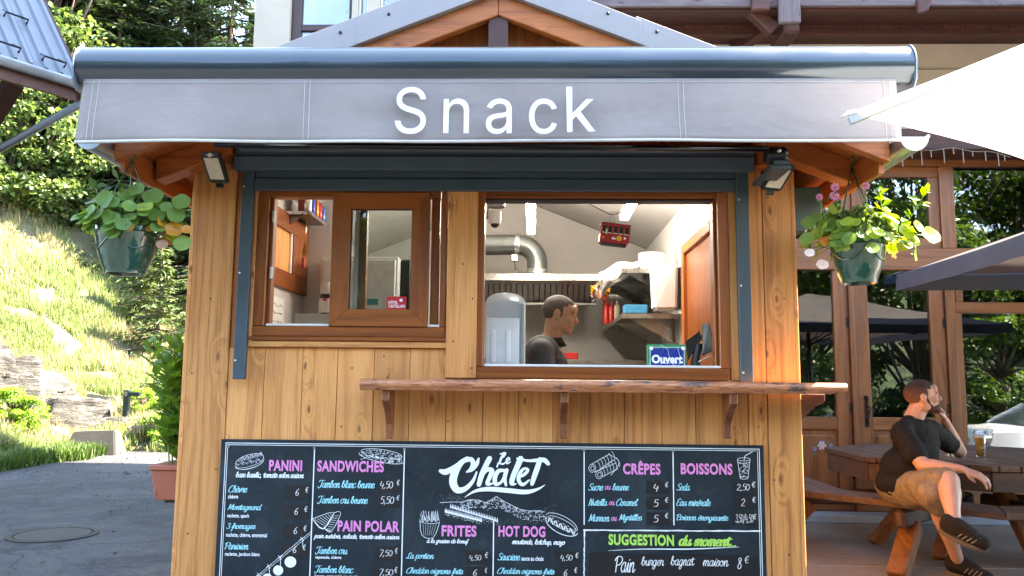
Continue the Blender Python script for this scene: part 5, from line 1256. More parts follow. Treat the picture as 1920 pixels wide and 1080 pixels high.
# dark header above the doors
ym = 3.25
hb('header_beam', darkbeam('x'), hx(1400), HX1, 3.35, YW-.001, zl(300), zl(262), .01)
# balcony
BX0, BX1 = P(755, 10, 2.7).x, 14.5
bal = hb('balcony', greybeam('x'), P(1090, 0, 2.7).x, BX1, 2.66, 2.70, P(1500, 13, 2.68).z, P(1500, -65, 2.68).z, .006, None, label='weathered dark timber balcony')
hb('beam', darkbeam('x'), P(1085, 20, 2.75).x, BX1, 2.72, 2.82, P(1500, 25, 2.77).z, P(1500, 5, 2.77).z, .006, bal)
hb('deck', darkbeam('x'), P(1085, 20, 2.75).x, BX1, 2.82, YW-.001, 4.70, 4.80, .0, bal)
zb_a, zb_b = P(1500, 57, 3.3).z, P(1500, 29, 3.3).z
xw = P(1083, 45, 3.3).x; k = 0
while xw < BX1-.2:
    hb('plank', darkbeam('z'), xw+.003, xw+.197, 3.27, 3.30, zb_a, zb_b+.12, .003, bal); xw += .2; k += 1
hb('beam', darkbeam('x'), P(1083, 45, 3.3).x, BX1, 3.26, 3.34, zb_a-.06, zb_a-.001, .004, bal)
def bracket_set(px):
    x = P(px, 40, 3.0).x
    hb('post', greybeam('z'), x+.10, x+.28, 2.60, 2.655, P(px, 44, 2.62).z, P(px, -30, 2.62).z, .01, bal)
    for dx in (0, ):
        m = MB(); m.beam((x-.02, YW-.02, P(px, 95, YW).z), (x+.26, 2.85, P(px, 18, 2.85).z), .10, .14); m.build('brace', darkbeam('x'), bal, bevel=.01)
        m = MB(); m.beam((x-.14, 2.80, P(px, 8, 2.80).z), (x+.12, 2.86, P(px, 58, 2.86).z), .09, .12); m.build('brace', darkbeam('x'), bal, bevel=.01)
        m = MB(); m.box(x+.20, x+.34, 2.80, 3.25, P(px, 70, 2.9).z, P(px, 52, 2.9).z); m.build('beam_end', darkbeam('y'), bal, bevel=.02)
    m = MB(); m.box(x-.13, x+.02, 2.60, 2.66, P(px, 20, 2.62).z, P(px, -20, 2.62).z); m.build('beam_end', darkbeam('y'), bal, bevel=.01)
bracket_set(1415)
m = MB(); xq = P(1722, 5, 2.6).x; m.prism([(xq, 2.60, P(1730, 25, 2.6).z), (xq+.08, 2.60, P(1730, 20, 2.6).z), (xq+.13, 2.60, P(1730, -5, 2.6).z), (xq, 2.60, P(1730, -5, 2.6).z)], (0, .06, 0)); m.build('beam_end', darkbeam('y'), bal, bevel=.01)
# soffit under the balcony end at the upper left
hb('soffit_board', darkbeam('x'), BX0, P(1083, 20, 2.75).x-.002, 2.82, YW-.001, P(900, -14, 2.8).z, P(900, -24, 2.8).z, .004, bal)
m = MB(); pts = []
for i in range(60):
    t_ = i/59; px = 1465+t_*560; y_ = 67+3*math.sin(t_*9)+8*abs(math.sin(t_*5.0))*.7+t_*4
    pts.append(P(px, y_, YW-.02))
m.tube(pts, .010, 5); m.tube([p+V((0, 0, .03+.01*sin(i))) for i, p in enumerate(pts)], .006, 5); m.build('cable', BLACKP, hotel)
m = MB(); m.box(hx(1660, 385), hx(2000, 385), YW-.02, YW-.001, zl(131)+.0, zl(129)); m.build('render_joint', plain('joint_darker_render', (.30, .27, .22), .9), hotel)  # thin joint strip in a darker render colour
# icicle light string under the header
ls = thing('light_string', 'white icicle light string hanging under the eave above the glazed doors', 'light string', P(1750, 290, 3.3))
pts = []
for i in range(41):
    t_ = i/40; px = 1655+t_*240; y_ = 293-14*sin(min(1, t_*1.0)*pi)+2*sin(t_*20); pts.append(P(px, y_, 3.33))
m = MB(); m.tube(pts, .0035, 4); m.build('wire', plain('pale_wire', (.22, .19, .16), .6), ls)
for i, (px, L_) in enumerate(((1674, 18), (1692, 27), (1711, 16), (1729, 30), (1747, 14), (1768, 28), (1787, 12), (1804, 27), (1822, 10), (1845, 18), (1868, 26), (1886, 12))):
    k = min(40, max(0, round((px-1655)/6))); p = pts[k]; m = MB(); m.tube([p, p-V((-.004, 0, L_*.0048))], .0045, 5); m.build('drop', plain('pale_wire', (.22, .19, .16), .6), ls)
# ------------------------------------------------------------------ parasols
def parasol(A, B, C, D, apex, label, mats, val=.16, sag=.05, rib=True, pole_z=0.13, scallop=True):
    """square canopy corners A..D (world), apex; mats = (top cloth, valance, frame)"""
    cs = [V(p) for p in (A, B, C, D)]; ap = V(apex)
    cen = sum(cs, V((0, 0, 0)))/4
    r = thing('parasol', label, 'parasol', (ap.x, ap.y, pole_z), 'parasols on the terrace')
    m = MB(); N = 10
    for k in range(4):
        a, b = cs[k], cs[(k+1) % 4]; base = len(m.v)
        for i in range(N+1):
            u = i/N
            for j in range(N+1):
                w = j/N; e = a.lerp(b, w); e = e+(cen-e)*.10*sin(pi*w)*1.0
                p = ap.lerp(e, u); p.z -= sag*sin(pi*u)*(.4+.6*sin(pi*w))*1.0
                m.v.append(tuple(p))
        for i in range(N):
            for j in range(N): q = base+i*(N+1)+j; m.f.append((q, q+N+1, q+N+2, q+1)); m.mi.append(0)
    cano = m.build('canopy', mats[0], r, smooth=True)
    if val:
        m = MB()
        for k in range(4):
            a, b = cs[k], cs[(k+1) % 4]; base = len(m.v); n = 24
            for i in range(n+1):
                w = i/n; e = a.lerp(b, w); e = e+(cen-e)*.10*sin(pi*w); out = (e-cen); out.z = 0; out.normalize()
                m.v.append(tuple(e+out*.004)); m.v.append(tuple(e+out*(.01+.004*sin(i*1.9))-V((0, 0, val))))
            for i in range(n): q = base+2*i; m.f.append((q, q+1, q+3, q+2)); m.mi.append(0)
        m.build('valance', mats[1], r, smooth=True)
    m = MB(); 
    m.tube([(ap.x, ap.y, pole_z), (ap.x, ap.y, ap.z-.02)], .03, 10); m.build('pole', mats[2], r, smooth=True)
    m = MB(); m.box(ap.x-.35, ap.x+.35, ap.y-.35, ap.y+.35, pole_z+.002, pole_z+.09); m.build('base', plain('concrete_base', (.2, .2, .2), .8), r, bevel=.02)
    for k in range(4):
        for e in (cs[k], (cs[k]+cs[(k+1) % 4])/2):
            ee = e if e is cs[k] else e+(cen-e)*.1
            m = MB(); m.beam(ap-V((0, 0, .05)), ee-V((0, 0, .03)), .02, .03); m.beam((ap.x, ap.y, ap.z-.75), ap.lerp(ee, .5)-V((0, 0, .07)), .015, .02); m.build('rib', mats[2], r)
    m = MB(); m.lathe([(.05, -.82), (.06, -.78), (.05, -.70)], (ap.x, ap.y, ap.z), 12); m.build('hub', mats[2], r, smooth=30)
    return r
A = P(1592, 212, -1.05); B_ = PZ(1980, 352, A.z)
ab = (B_-A); ab.z = 0; ab.normalize(); L_ = 2.6
bb = V((ab.x, ab.y, 0)); dd = V((ab.y, -ab.x, 0))
# corner as seen opens a little more than a right angle: a rectangular canopy turned about its pole
ang = radians(12); dd = V((dd.x*cos(ang)+dd.y*sin(ang), -dd.x*sin(ang)+dd.y*cos(ang), 0)); 
WCL = clothmat('white_parasol_cloth', (.74, .73, .70), .33, .8, 400, (.74, .73, .70))
Bq = A+bb*L_; Dq = A+dd*L_; Cq = A+(bb+dd)*L_
apx = (A+Cq)/2+V((0, 0, .62))
parasol(A, Bq, Cq, Dq, apx, 'large white parasol corner, sunlit and overexposed, overlapping the awning at upper right', (WCL, WCL, plain('pale_aluminium', (.6, .6, .6), .4, .5)), 0, .04)
# corner pocket of the white parasol
tp = MB(); tp.ball(A+V((.02, 0, -.003)), (.03, .018, .016), 10, 8); tp.tube([A, A+V((-.035, -.01, -.02))], [.008, .003], 5); o = tp.build('corner_pocket', WCL, None, smooth=True)
pr_ = bpy.data.objects['parasol']; o.parent = pr_; o.location = o.location-WL[pr_.name]
# dark blue grey parasol lower right
T0 = P(1682, 515, 1.55); z0 = T0.z
far = PZ(1960, 517, z0); near = PZ(1925, 408, z0)
fa = (far-T0); fa.z = 0; fa.normalize(); ne = (near-T0); ne.z = 0; ne.normalize()
BLUE = clothmat('navy_parasol_cloth', (.045, .06, .11), .06, .8, 400, (.14, .13, .16)); 
# underside shows paler
t = NT('navy_parasol_two_sided'); g = t.n('NewGeometry'); c = t.mix(g.outputs['Backfacing'], (.055, .075, .14, 1), (.055, .075, .14, 1)); t.col(c); t.set(Roughness=.85)
VB = clothmat('blue_grey_valance', (.050, .080, .130), .06, .8, 400, (.1, .1, .15))
L_ = 3.3; T1 = T0+fa*L_; T3 = T0+ne*L_; T2 = T0+fa*L_+ne*L_
FRM = plain('black_parasol_frame', (.015, .015, .017), .4, .5)
GCL = clothmat('grey_parasol_cloth', (.055, .047, .045), .10, .85, 400, (.12, .10, .10))
parasol(T0, T1, T2, T3, (T0+T2)/2+V((0, 0, .55)), 'blue grey parasol low at the right edge, its pointed corner in front of the doors', (GCL, VB, FRM), .11, .03)
# second dark parasol standing beyond the right edge nearer the street; mirrored in the glass
q = V((4.6, -3.6, 2.5)); NV = clothmat('navy_parasol_cloth2', (.025, .045, .14), .12, .8, 400, (.10, .13, .30)); 
parasol(q+V((-1.5, 1.5, 0)), q+V((1.5, 1.5, 0)), q+V((1.5, -1.5, 0)), q+V((-1.5, -1.5, 0)), q+V((0, 0, .6)), 'navy parasol in front of the terrace, seen only mirrored in the door glass', (NV, NV, FRM), .2, .03, pole_z=road_z(0, -3.6))
q = V((6.3, 2.25, 2.75)); parasol(q+V((-1.6, 1.3, 0)), q+V((1.5, 1.3, 0)), q+V((1.5, -1.1, 0)), q+V((-1.6, -1.1, 0)), q+V((0, 0, .55)), 'dark parasol added out of frame beyond the right edge to shade the picnic table', (GCL, VB, FRM), .12, .03)  # extra canopy out of frame, added to keep the sun off the table
# ------------------------------------------------------------------ picnic table (eight sided, benches round it)
TC = V((3.68, 2.55, .13)); ztab = P(1840, 868, 1.0).z
tab = thing('picnic_table', 'large weathered octagonal picnic table with attached benches on the terrace at right', 'picnic table', tuple(TC))
zt = .13+.70; zs = .13+.47
rA = 1.09
def octpt(r, k, off=pi/8): a = off+k*pi/4; return V((TC.x+r*cos(a), TC.y+r*sin(a), 0))
def clip_rect(x0_, x1_, y0_, y1_, poly):
    P_ = [(x0_, y0_), (x1_, y0_), (x1_, y1_), (x0_, y1_)]
    for i in range(len(poly)):
        a, b = poly[i], poly[(i+1) % len(poly)]; out = []
        def ins(p): return (b.x-a.x)*(p[1]-a.y)-(b.y-a.y)*(p[0]-a.x) >= 0
        for j in range(len(P_)):
            p, q = P_[j-1], P_[j]
            if ins(q) != ins(p):
                d1 = (b.x-a.x)*(p[1]-a.y)-(b.y-a.y)*(p[0]-a.x); d2 = (b.x-a.x)*(q[1]-a.y)-(b.y-a.y)*(q[0]-a.x); tt = d1/(d1-d2)
                out.append((p[0]+(q[0]-p[0])*tt, p[1]+(q[1]-p[1])*tt))
            if ins(q): out.append(q)
        P_ = out
        if not P_: return []
    return P_
poly = [octpt(rA, k) for k in range(8)]
x = TC.x-rA
while x < TC.x+rA:
    pp = clip_rect(x+.004, x+.141, TC.y-rA, TC.y+rA, poly)
    if len(pp) > 2: MB().prism([(a, b, zt-.042+R_.uniform(-.002, .002)) for a, b in pp], (0, 0, .042)).build('tabletop_plank', tablewood('y'), tab, bevel=.005)
    x += .145
for k in range(8):
    a, b = octpt(rA*.96, k), octpt(rA*.96, k+1); MB().beam(V((a.x, a.y, zt-.11)), V((b.x, b.y, zt-.11)), .04, .13).build('apron', tablewood('x'), tab, bevel=.004)
ri, ro = 1.30, 1.62
for k in range(8):
    if k in (0, 1, 2, 7): continue
    for (r0, r1) in ((ri, (ri+ro)/2-.004), ((ri+ro)/2+.004, ro)):
        a0, a1, b1, b0 = octpt(r0, k), octpt(r0, k+1), octpt(r1, k+1), octpt(r1, k)
        e = .0015
        MB().prism([(p.x, p.y, zs-.045) for p in (a0.lerp(a1, .002), b0.lerp(b1, .002), b1.lerp(b0, .002), a1.lerp(a0, .002))], (0, 0, .045)).build('bench_plank', tablewood('x' if k % 4 in (1, 2) else 'y'), tab, bevel=.005)
for k in range(4):
    a = k*pi/4*2+pi/4-pi/4*0
    a = pi/4*(2*k+1)-pi/4
for k in range(4):
    a = (radians(225), radians(180), radians(270), radians(315))[k]; d = V((cos(a), sin(a), 0)); sd = V((-d.y, d.x, 0))
    MB().beam(TC+d*.12+V((0, 0, zs-.13-.115)), TC+d*1.50+V((0, 0, zs-.13-.115)), .07, .12).build('bench_support', tablewood('x'), tab, bevel=.02)
    MB().beam(TC+d*.05+V((0, 0, zt-.13-.145)), TC+d*.80+V((0, 0, zt-.13-.145)), .06, .11).build('table_support', tablewood('x'), tab, bevel=.006)
    MB().beam(TC+d*1.58+V((0, 0, .0)), TC+d*1.28+V((0, 0, zs-.13-.17)), .10, .12, sd).build('leg', legwood('z'), tab, bevel=.008)
    MB().beam(TC+d*.80+V((0, 0, .0)), TC+d*.35+V((0, 0, zt-.13-.18)), .08, .10, sd).build('leg', legwood('z'), tab, bevel=.008)
# ------------------------------------------------------------------ beer glass, salt set
g0 = P(1839, 853, 2.19); g0.z = zt
bg_ = thing('beer_glass', 'pint glass of amber beer with white foam on the picnic table', 'glass', tuple(g0))
tg = NT('clear_glass'); tg.t.nodes.remove(tg.b); gl = tg.n('BsdfGlossy', inp={'Roughness': .02}); tr_ = tg.n('BsdfTransparent', inp={'Color': (.93, .96, .96, 1)}); fr = tg.n('LayerWeight', inp={'Blend': .25}); mx = tg.n('MixShader'); tg.t.links.new(fr.outputs['Facing'], mx.inputs[0]); tg.t.links.new(tr_.outputs[0], mx.inputs[1]); tg.t.links.new(gl.outputs[0], mx.inputs[2]); tg.t.links.new(mx.outputs[0], tg.out.inputs['Surface'])
MB().lathe([(.030, .002), (.033, .03), (.037, .10), (.045, .195), (.043, .195), (.035, .10), (.031, .012), (.001, .01)], g0, 28, False).build('glass', tg.mat, bg_, smooth=True)
tb = NT('amber_beer'); tb.col((.95, .52, .08)); tb.set(Roughness=.05, Transmission_Weight=.6); tb.b.inputs['IOR'].default_value = 1.2
MB().lathe([(.0300, .013), (.0345, .10), (.0395, .145)], g0, 28).build('beer', tb.mat, bg_, smooth=30)
MB().lathe([(.0396, .1455), (.0415, .172), (.030, .177), (.001, .178)], g0, 28).build('foam', plain('beer_foam', (.85, .82, .74), .7, bump=.3), bg_, smooth=30)
m = MB(); rg = random.Random(4)
for row, n in ((.075, 7), (.066, 6), (.045, 3)):
    for k in range(n):
        a = -pi/2-.35+.7*k/max(1, n-1); r_ = .038; m.add([g0+V((r_*cos(a+da), r_*sin(a+da), row+dz)) for da, dz in ((-.03, 0), (.03, 0), (.03, .006), (-.03, .006))], [(0, 1, 2, 3)])
m.build('printed_mark', WPAINT, bg_)
s0 = P(1776, 850, 2.3); s0.z = zt
sp = thing('cruet', 'small steel and glass salt shakers behind the arm on the picnic table', 'shaker', tuple(s0))
for dx in (0, .035): MB().lathe([(.012, .0), (.012, .03), (.013, .031), (.013, .045), (.004, .05)], s0+V((dx, 0, 0)), 12).build('shaker', STEEL, sp, smooth=30)
# ------------------------------------------------------------------ parked white car mirrored in the hotel window
def car(c, rz):
    r = thing('parked_car', 'white hatchback parked across the street, mirrored in the right hotel window', 'car', (0, 0, 0))
    W_ = .88; WHT = plain('white_car_paint', (.75, .76, .77), .2, 0, .02, 3, coat=.8); TG = plain('dark_car_glass', (.02, .025, .03), .08)
    low = [(-2.05, .35), (-2.1, .65), (-2.0, .92), (-1.2, 1.0), (1.95, 1.02), (2.08, .8), (2.1, .38), (1.7, .3), (-1.7, .3)]
    m = MB(); m.prism([(x, -W_, z) for x, z in low], (0, 2*W_, 0)); m.build('body', WHT, r, bevel=.06, seg=2)
    cab = [(-1.25, 1.0, W_-.05), (-.55, 1.42, W_-.20), (1.35, 1.46, W_-.2), (1.95, 1.02, W_-.05)]
    m = MB(); L = [(x, -w, z) for x, z, w in cab]; Rr = [(x, w, z) for x, z, w in cab]; m.add(L+Rr, [(0, 1, 2, 3), (7, 6, 5, 4), (0, 4, 5, 1), (2, 6, 7, 3), (0, 3, 7, 4)]); m.build('windows', TG, r)
    m = MB(); m.hexa([(-.6, -.70, 1.42), (1.4, -.70, 1.45), (1.4, .70, 1.45), (-.6, .70, 1.42), (-.55, -.66, 1.48), (1.3, -.66, 1.51), (1.3, .66, 1.51), (-.55, .66, 1.48)]); m.build('roof', WHT, r, bevel=.03)
    for s in (-1, 1):
        m = MB(); [m.beam((x0_, s*w0, z0_), (x1_, s*w1, z1_), .05, .06) for x0_, w0, z0_, x1_, w1, z1_ in ((-1.25, .84, 1.0, -.58, .69, 1.44), (.35, .84, 1.0, .38, .69, 1.45), (1.95, .84, 1.02, 1.38, .69, 1.47))]; m.build('pillar', WHT, r)
        for x in (-1.3, 1.3):
            w = MB().lathe([(.001, -.1), (.30, -.1), (.32, -.08), (.32, .08), (.30, .1), (.001, .1)], (x, s*.8, .32), 24, axis=(0, 1, 0)).build('wheel', plain('tyre_rubber', (.02, .02, .02), .8), r, smooth=30)
            MB().lathe([(.001, 0), (.19, 0), (.20, .02)], (x, s*.9, .32), 18, axis=(0, s, 0)).build('rim', STEELD, w, smooth=30)
    for s in (-1, 1): MB().box(-2.12, -1.95, s*.72-.14, s*.72+.14, .66, .8).build('headlight', STEEL, r, bevel=.02)
    r.location = c; r.rotation_euler = (0, 0, rz); return r
car((11.2, -5.4, road_z(0, -5.4)-.28), .05)
# ------------------------------------------------------------------ people
def skinmat(name, c, red=(.5, .15, .1)):
    t = NT(name); v = t.coords(); n = t.noise(v, 14, 5, .6); n2 = t.noise(v, 120, 3, .7)
    cc = t.ramp(n, [(.3, tuple(x*.82 for x in c)+(1,)), (.55, (*c, 1)), (.75, (c[0]*1.06, c[1]*.92, c[2]*.9, 1))]); t.col(cc)
    t.set(Roughness=.48, Subsurface_Weight=.12); t.b.inputs['Subsurface Radius'].default_value = (.02, .008, .004); t.bump(n2, .2, .0008); return t.mat
def fabric(name, c, sc=30, wr=.5):
    t = NT(name); v = t.coords(); n = t.noise(v, sc*.35, 4, .6, .6); n2 = t.noise(v, 400, 2)
    t.col(t.ramp(n, [(.3, tuple(x*.8 for x in c)+(1,)), (.7, tuple(min(1, x*1.15) for x in c)+(1,))])); t.set(Roughness=.85)
    t.b.inputs['Specular IOR Level'].default_value = .2; t.bump(t.math('ADD', n, t.math('MULTIPLY', n2, .1)), wr, .02); return t.mat
def remesh(o, vox, sm=4, fac=.5):
    r = o.modifiers.new('surface', 'REMESH'); r.mode = 'VOXEL'; r.voxel_size = vox; r.use_smooth_shade = True
    if sm: s = o.modifiers.new('smooth', 'SMOOTH'); s.factor = fac; s.iterations = sm
    return o
class Head:
    def __init__(s, c, f, u, sc=1.0): s.c = V(c); s.f = V(f).normalized(); s.u = V(u); s.u = (s.u-s.f*s.u.dot(s.f)).normalized(); s.l = s.u.cross(s.f).normalized(); s.s = sc
    def p(s, f, l, u): return s.c+(s.f*f+s.l*l+s.u*u)*s.s
    def rot(s): return Matrix((s.f, s.l, s.u)).transposed()
    def ell(s, m, f, l, u, r, n=20): m.ball(s.p(f, l, u), V(r)*s.s, n, 12, s.rot())
    def flesh(s, m):
        s.ell(m, -.012, 0, .028, (.100, .076, .088), 24); s.ell(m, .028, 0, -.025, (.066, .062, .090)); s.ell(m, .04, 0, -.072, (.048, .047, .036)); s.ell(m, .074, 0, -.095, (.022, .026, .020))
        s.ell(m, .080, 0, .045, (.020, .050, .036)); m.capsule(s.p(.082, -.036, .018), s.p(.082, .036, .018), .014*s.s, .014*s.s, 10)
        m.capsule(s.p(.090, 0, .012), s.p(.113, 0, -.022), .009*s.s, .013*s.s, 10); s.ell(m, .104, 0, -.030, (.014, .019, .010), 10)
        m.capsule(s.p(.086, -.020, -.056), s.p(.086, .020, -.056), .009*s.s, .009*s.s, 8); m.capsule(s.p(.084, -.017, -.068), s.p(.084, .017, -.068), .010*s.s, .010*s.s, 8)
        for k in (-1, 1):
            s.ell(m, .062, k*.040, -.022, (.026, .022, .026), 12); s.ell(m, -.012, k*.078, -.008, (.020, .009, .031), 14); s.ell(m, .0, k*.058, -.055, (.04, .016, .04), 12)
    def eyes(s, parent):
        m = MB()
        for k in (-1, 1): s.ell(m, .074, k*.030, .000, (.013, .014, .011), 12)
        m.build('eye', plain('eye_white', (.45, .40, .37), .2), parent, smooth=True); m = MB()
        for k in (-1, 1): s.ell(m, .0815, k*.030, .0, (.0068, .007, .0065), 10)
        m.build('iris', plain('dark_iris', (.03, .018, .01), .1), parent, smooth=True)
        m = MB()
        for k in (-1, 1): m.tube([s.p(.088, k*.014, .022), s.p(.090, k*.034, .029), s.p(.076, k*.052, .022)], [.0035, .005, .003], 6)
        m.build('eyebrow', plain('brow_hair', (.03, .015, .009), .9), parent)
    def hair(s, parent, mat, top=.006, side=.003, line=.055):
        m = MB(); s.ell(m, -.012, 0, .028, (.100+top, .076+side, .088+top), 40)
        o = []; R = s.rot().transposed()
        for f in m.f:
            c = sum((V(m.v[i]) for i in f), V((0, 0, 0)))/len(f); q = R @ (c-s.c)/s.s
            ok = q.z > -.02 and (q.x < .062 or q.z > line+.01) and not (q.x > .02 and q.z < line-.005 and abs(q.y) > .02) and not (q.x > .045 and q.z < line+.02)
            if q.x < -.04 and q.z > -.055: ok = True
            if ok: o.append(f)
        m.f = o; m.mi = [0]*len(o); h = m.build('hair', mat, parent, smooth=True); sd = h.modifiers.new('thick', 'SOLIDIFY'); sd.thickness = .006; sd.offset = -1; return h
def hand(m, wr, d, palm_n, curl, spread=.0, sc=1.0, side=1, thumb_out=.6, fl=None):
    """wrist wr, direction d, palm normal; curl = bend per joint (radians)"""
    d = V(d).normalized(); n = V(palm_n); n = (n-d*n.dot(d)).normalized(); x = d.cross(n)*side
    k = V(wr)+d*.088*sc
    for i in range(4):
        o = (i-1.5)*.0195*sc; a = V(wr)+d*.01+x*o*.6; b = k+x*o+d*(-.004*abs(i-1.3)); m.capsule(a, b, .014*sc, .0125*sc, 8)
        p = b; base_d = (d+x*(i-1.5)*spread).normalized(); ang_ = 0; Ls = [(.038, .044, .042, .034)[i], .026, .020]
        for j in range(3):
            ang_ += curl[j]; dd = base_d*cos(ang_)+n*sin(ang_); p2 = p+dd*Ls[j]*sc
            m.capsule(p, p2, (.0094-.0006*j)*sc, (.0088-.0006*j)*sc, 8); p = p2
    t0 = V(wr)+d*.022*sc-x*.022*sc; t1 = t0+(d*.6-x*thumb_out+n*.35).normalized()*.042*sc; t2 = t1+(d*.9-x*.1+n*.35).normalized()*.032*sc
    m.capsule(t0, t1, .0145*sc, .0115*sc, 8); m.capsule(t1, t2, .011*sc, .009*sc, 8)
SK1 = skinmat('skin_ruddy', (.47, .285, .215)); SK2 = skinmat('skin_tanned', (.46, .25, .165))
# --- seated man
H0 = P(1729, 744, 1.52)
man = thing('person', 'bearded man in black t-shirt and khaki shorts sitting cross-legged at the picnic table', 'person', (2.62, 1.45, .13))
hd = Head(H0, (1, -.18, .10), (-.05, 0, 1), .98)
pel = V((2.64, 1.46, .71)); nk = P(1714, 783, 1.53)
shR = P(1690, 812, 1.40); elR = P(1730, 872, 1.22); wrR = P(1803, 880, 1.07)
shL = P(1746, 806, 1.64); elL = P(1799, 847, 1.86); elL.z = max(elL.z, .865); wrL = P(1772, 789, 1.66)
kn1 = P(1778, 902, .96); an1 = P(1789, 982, .80); kn2 = P(1752, 925, 1.02); an2 = P(1797, 1054, 1.24)
hipR = pel+V((.02, -.10, -.02)); hipL = pel+V((.10, .04, -.02))
b = MB(); hd.flesh(b)
b.capsule(nk, hd.p(-.02, 0, -.05), .062, .058); b.capsule(nk-V((.015, 0, .03)), nk, .060, .060)
b.capsule(pel, (shR+shL)/2-V((.02, 0, .12)), .10, .10)
b.capsule(shR, elR, .055, .045); b.capsule(elR, elR.lerp(wrR, .35), .045, .043); b.capsule(elR.lerp(wrR, .35), wrR, .043, .027)
b.capsule(shL, elL, .052, .044); b.capsule(elL, elL.lerp(wrL, .4), .046, .042); b.capsule(elL.lerp(wrL, .4), wrL, .042, .027)
b.capsule(shR, nk-V((0, 0, .05)), .055, .05); b.capsule(shL, nk-V((0, 0, .05)), .055, .05)
b.capsule(hipR, kn1, .085, .062); b.capsule(kn1, kn1.lerp(an1, .3), .060, .062); b.capsule(kn1.lerp(an1, .3), kn1.lerp(an1, .65), .062, .045); b.capsule(kn1.lerp(an1, .65), an1, .045, .036)
b.capsule(hipL, kn2, .085, .062); b.capsule(kn2, kn2.lerp(an2, .35), .060, .060); b.capsule(kn2.lerp(an2, .35), kn2.lerp(an2, .7), .060, .042); b.capsule(kn2.lerp(an2, .7), an2, .042, .036)
hand(b, wrR+(wrR-elR).normalized()*.012, (wrR-elR).normalized()+V((.1, 0, -.35)), V((0, .3, -1)), (.25, .45, .4), .12, 1.0, 1, .5)
hand(b, wrL+(wrL-elL).normalized()*.008, V((-.42, -.22, .9)), V((-.9, .1, -.35)), (.7, 1.0, .8), .03, .95, -1, .4)
body = b.build('body', SK1, man, smooth=True); remesh(body, .0058, 3)
hd.eyes(man)
tH = NT('cropped_brown_hair'); vH = tH.coords(); sH = tH.n('SeparateXYZ'); tH.t.links.new(vH, sH.inputs[0])
fH = tH.math('ADD', sH.outputs[2], tH.math('MULTIPLY', tH.math('SUBTRACT', tH.noise(vH, 150, 3, .8), .5), .07)); cH = tH.ramp(tH.math('ADD', tH.math('MULTIPLY', fH, 6), .5), [(.15, (.15, .075, .05, 1)), (.55, (.06, .03, .02, 1)), (.75, (.022, .012, .009, 1))])
tH.col(cH); tH.set(Roughness=.85); tH.bump(tH.noise(vH, 260, 3, .8), .9, .002); HM = tH.mat
hd.hair(man, HM, .004, .0022)
t = MB(); hd.ell(t, .040, 0, -.078, (.056, .053, .038)); hd.ell(t, .078, 0, -.096, (.027, .031, .025)); hd.ell(t, .015, 0, -.06, (.045, .058, .040))
for k in (-1, 1): t.capsule(hd.p(.01, k*.064, -.02), hd.p(.03, k*.05, -.07), .012, .018, 10); t.capsule(hd.p(.094, k*.004, -.047), hd.p(.082, k*.03, -.066), .007, .008, 8)
be = t.build('beard', plain('brown_beard', (.052, .025, .014), .9, 0, .4, 120, 1.0), man, smooth=True); remesh(be, .005, 1)
# t-shirt: torso with sleeves
s = MB(); mid = (shR+shL)/2; ax_s = (shL-shR).normalized(); ax_u = (mid-pel).normalized(); ax_u = (ax_u-ax_s*ax_u.dot(ax_s)).normalized(); ax_f = ax_s.cross(ax_u)
RT = Matrix((ax_s, ax_f, ax_u)).transposed()
s.ball(mid-ax_u*.07, (.195, .128, .165), 24, 14, RT); s.ball(mid-ax_u*.22, (.182, .140, .17), 24, 14, RT); s.ball(pel+ax_u*.10, (.168, .140, .15), 24, 14, RT); s.ball(pel+V((-.01, .0, .01)), (.178, .150, .12), 24, 14, RT)
s.ball(mid-ax_u*.13-ax_f*.0, (.15, .14, .12), 20, 12, RT)
s.capsule(shR, shL, .066, .064, 16); s.capsule(shR, nk-V((.02, 0, .04)), .070, .066, 14); s.capsule(shL, nk-V((.02, 0, .04)), .068, .066, 14)
s.capsule(shR, shR.lerp(elR, .66), .070, .074, 16); s.capsule(shL, shL.lerp(elL, .62), .068, .070, 16)
TS = fabric('black_cotton', (.010, .010, .011), 30, .35); ts = s.build('t_shirt', TS, man, smooth=True); remesh(ts, .009, 5)
# shorts
s = MB(); s.capsule(hipR+V((-.02, 0, 0)), hipR.lerp(kn1, .90), .120, .088, 18); s.capsule(hipL, hipL.lerp(kn2, .97), .120, .088, 18); s.ball(pel+V((0, 0, -.01)), (.165, .19, .13), 20, 12); s.capsule(kn2+V((-.02, -.01, 0)), kn2.lerp(an2, .16), .086, .078, 16)
SH = fabric('khaki_cotton', (.21, .175, .125), 40, 1.0); so_ = s.build('shorts', SH, man, smooth=True); remesh(so_, .009, 4)
dt = bpy.data.textures.new('cloth_folds', 'CLOUDS'); dt.noise_scale = .07
for o_, a_ in ((so_, .020), (ts, .016)):
    dm = o_.modifiers.new('folds', 'DISPLACE'); dm.texture = dt; dm.strength = a_; dm.texture_coords = 'LOCAL'
m = MB(); c0 = P(1702, 922, 1.2); pass
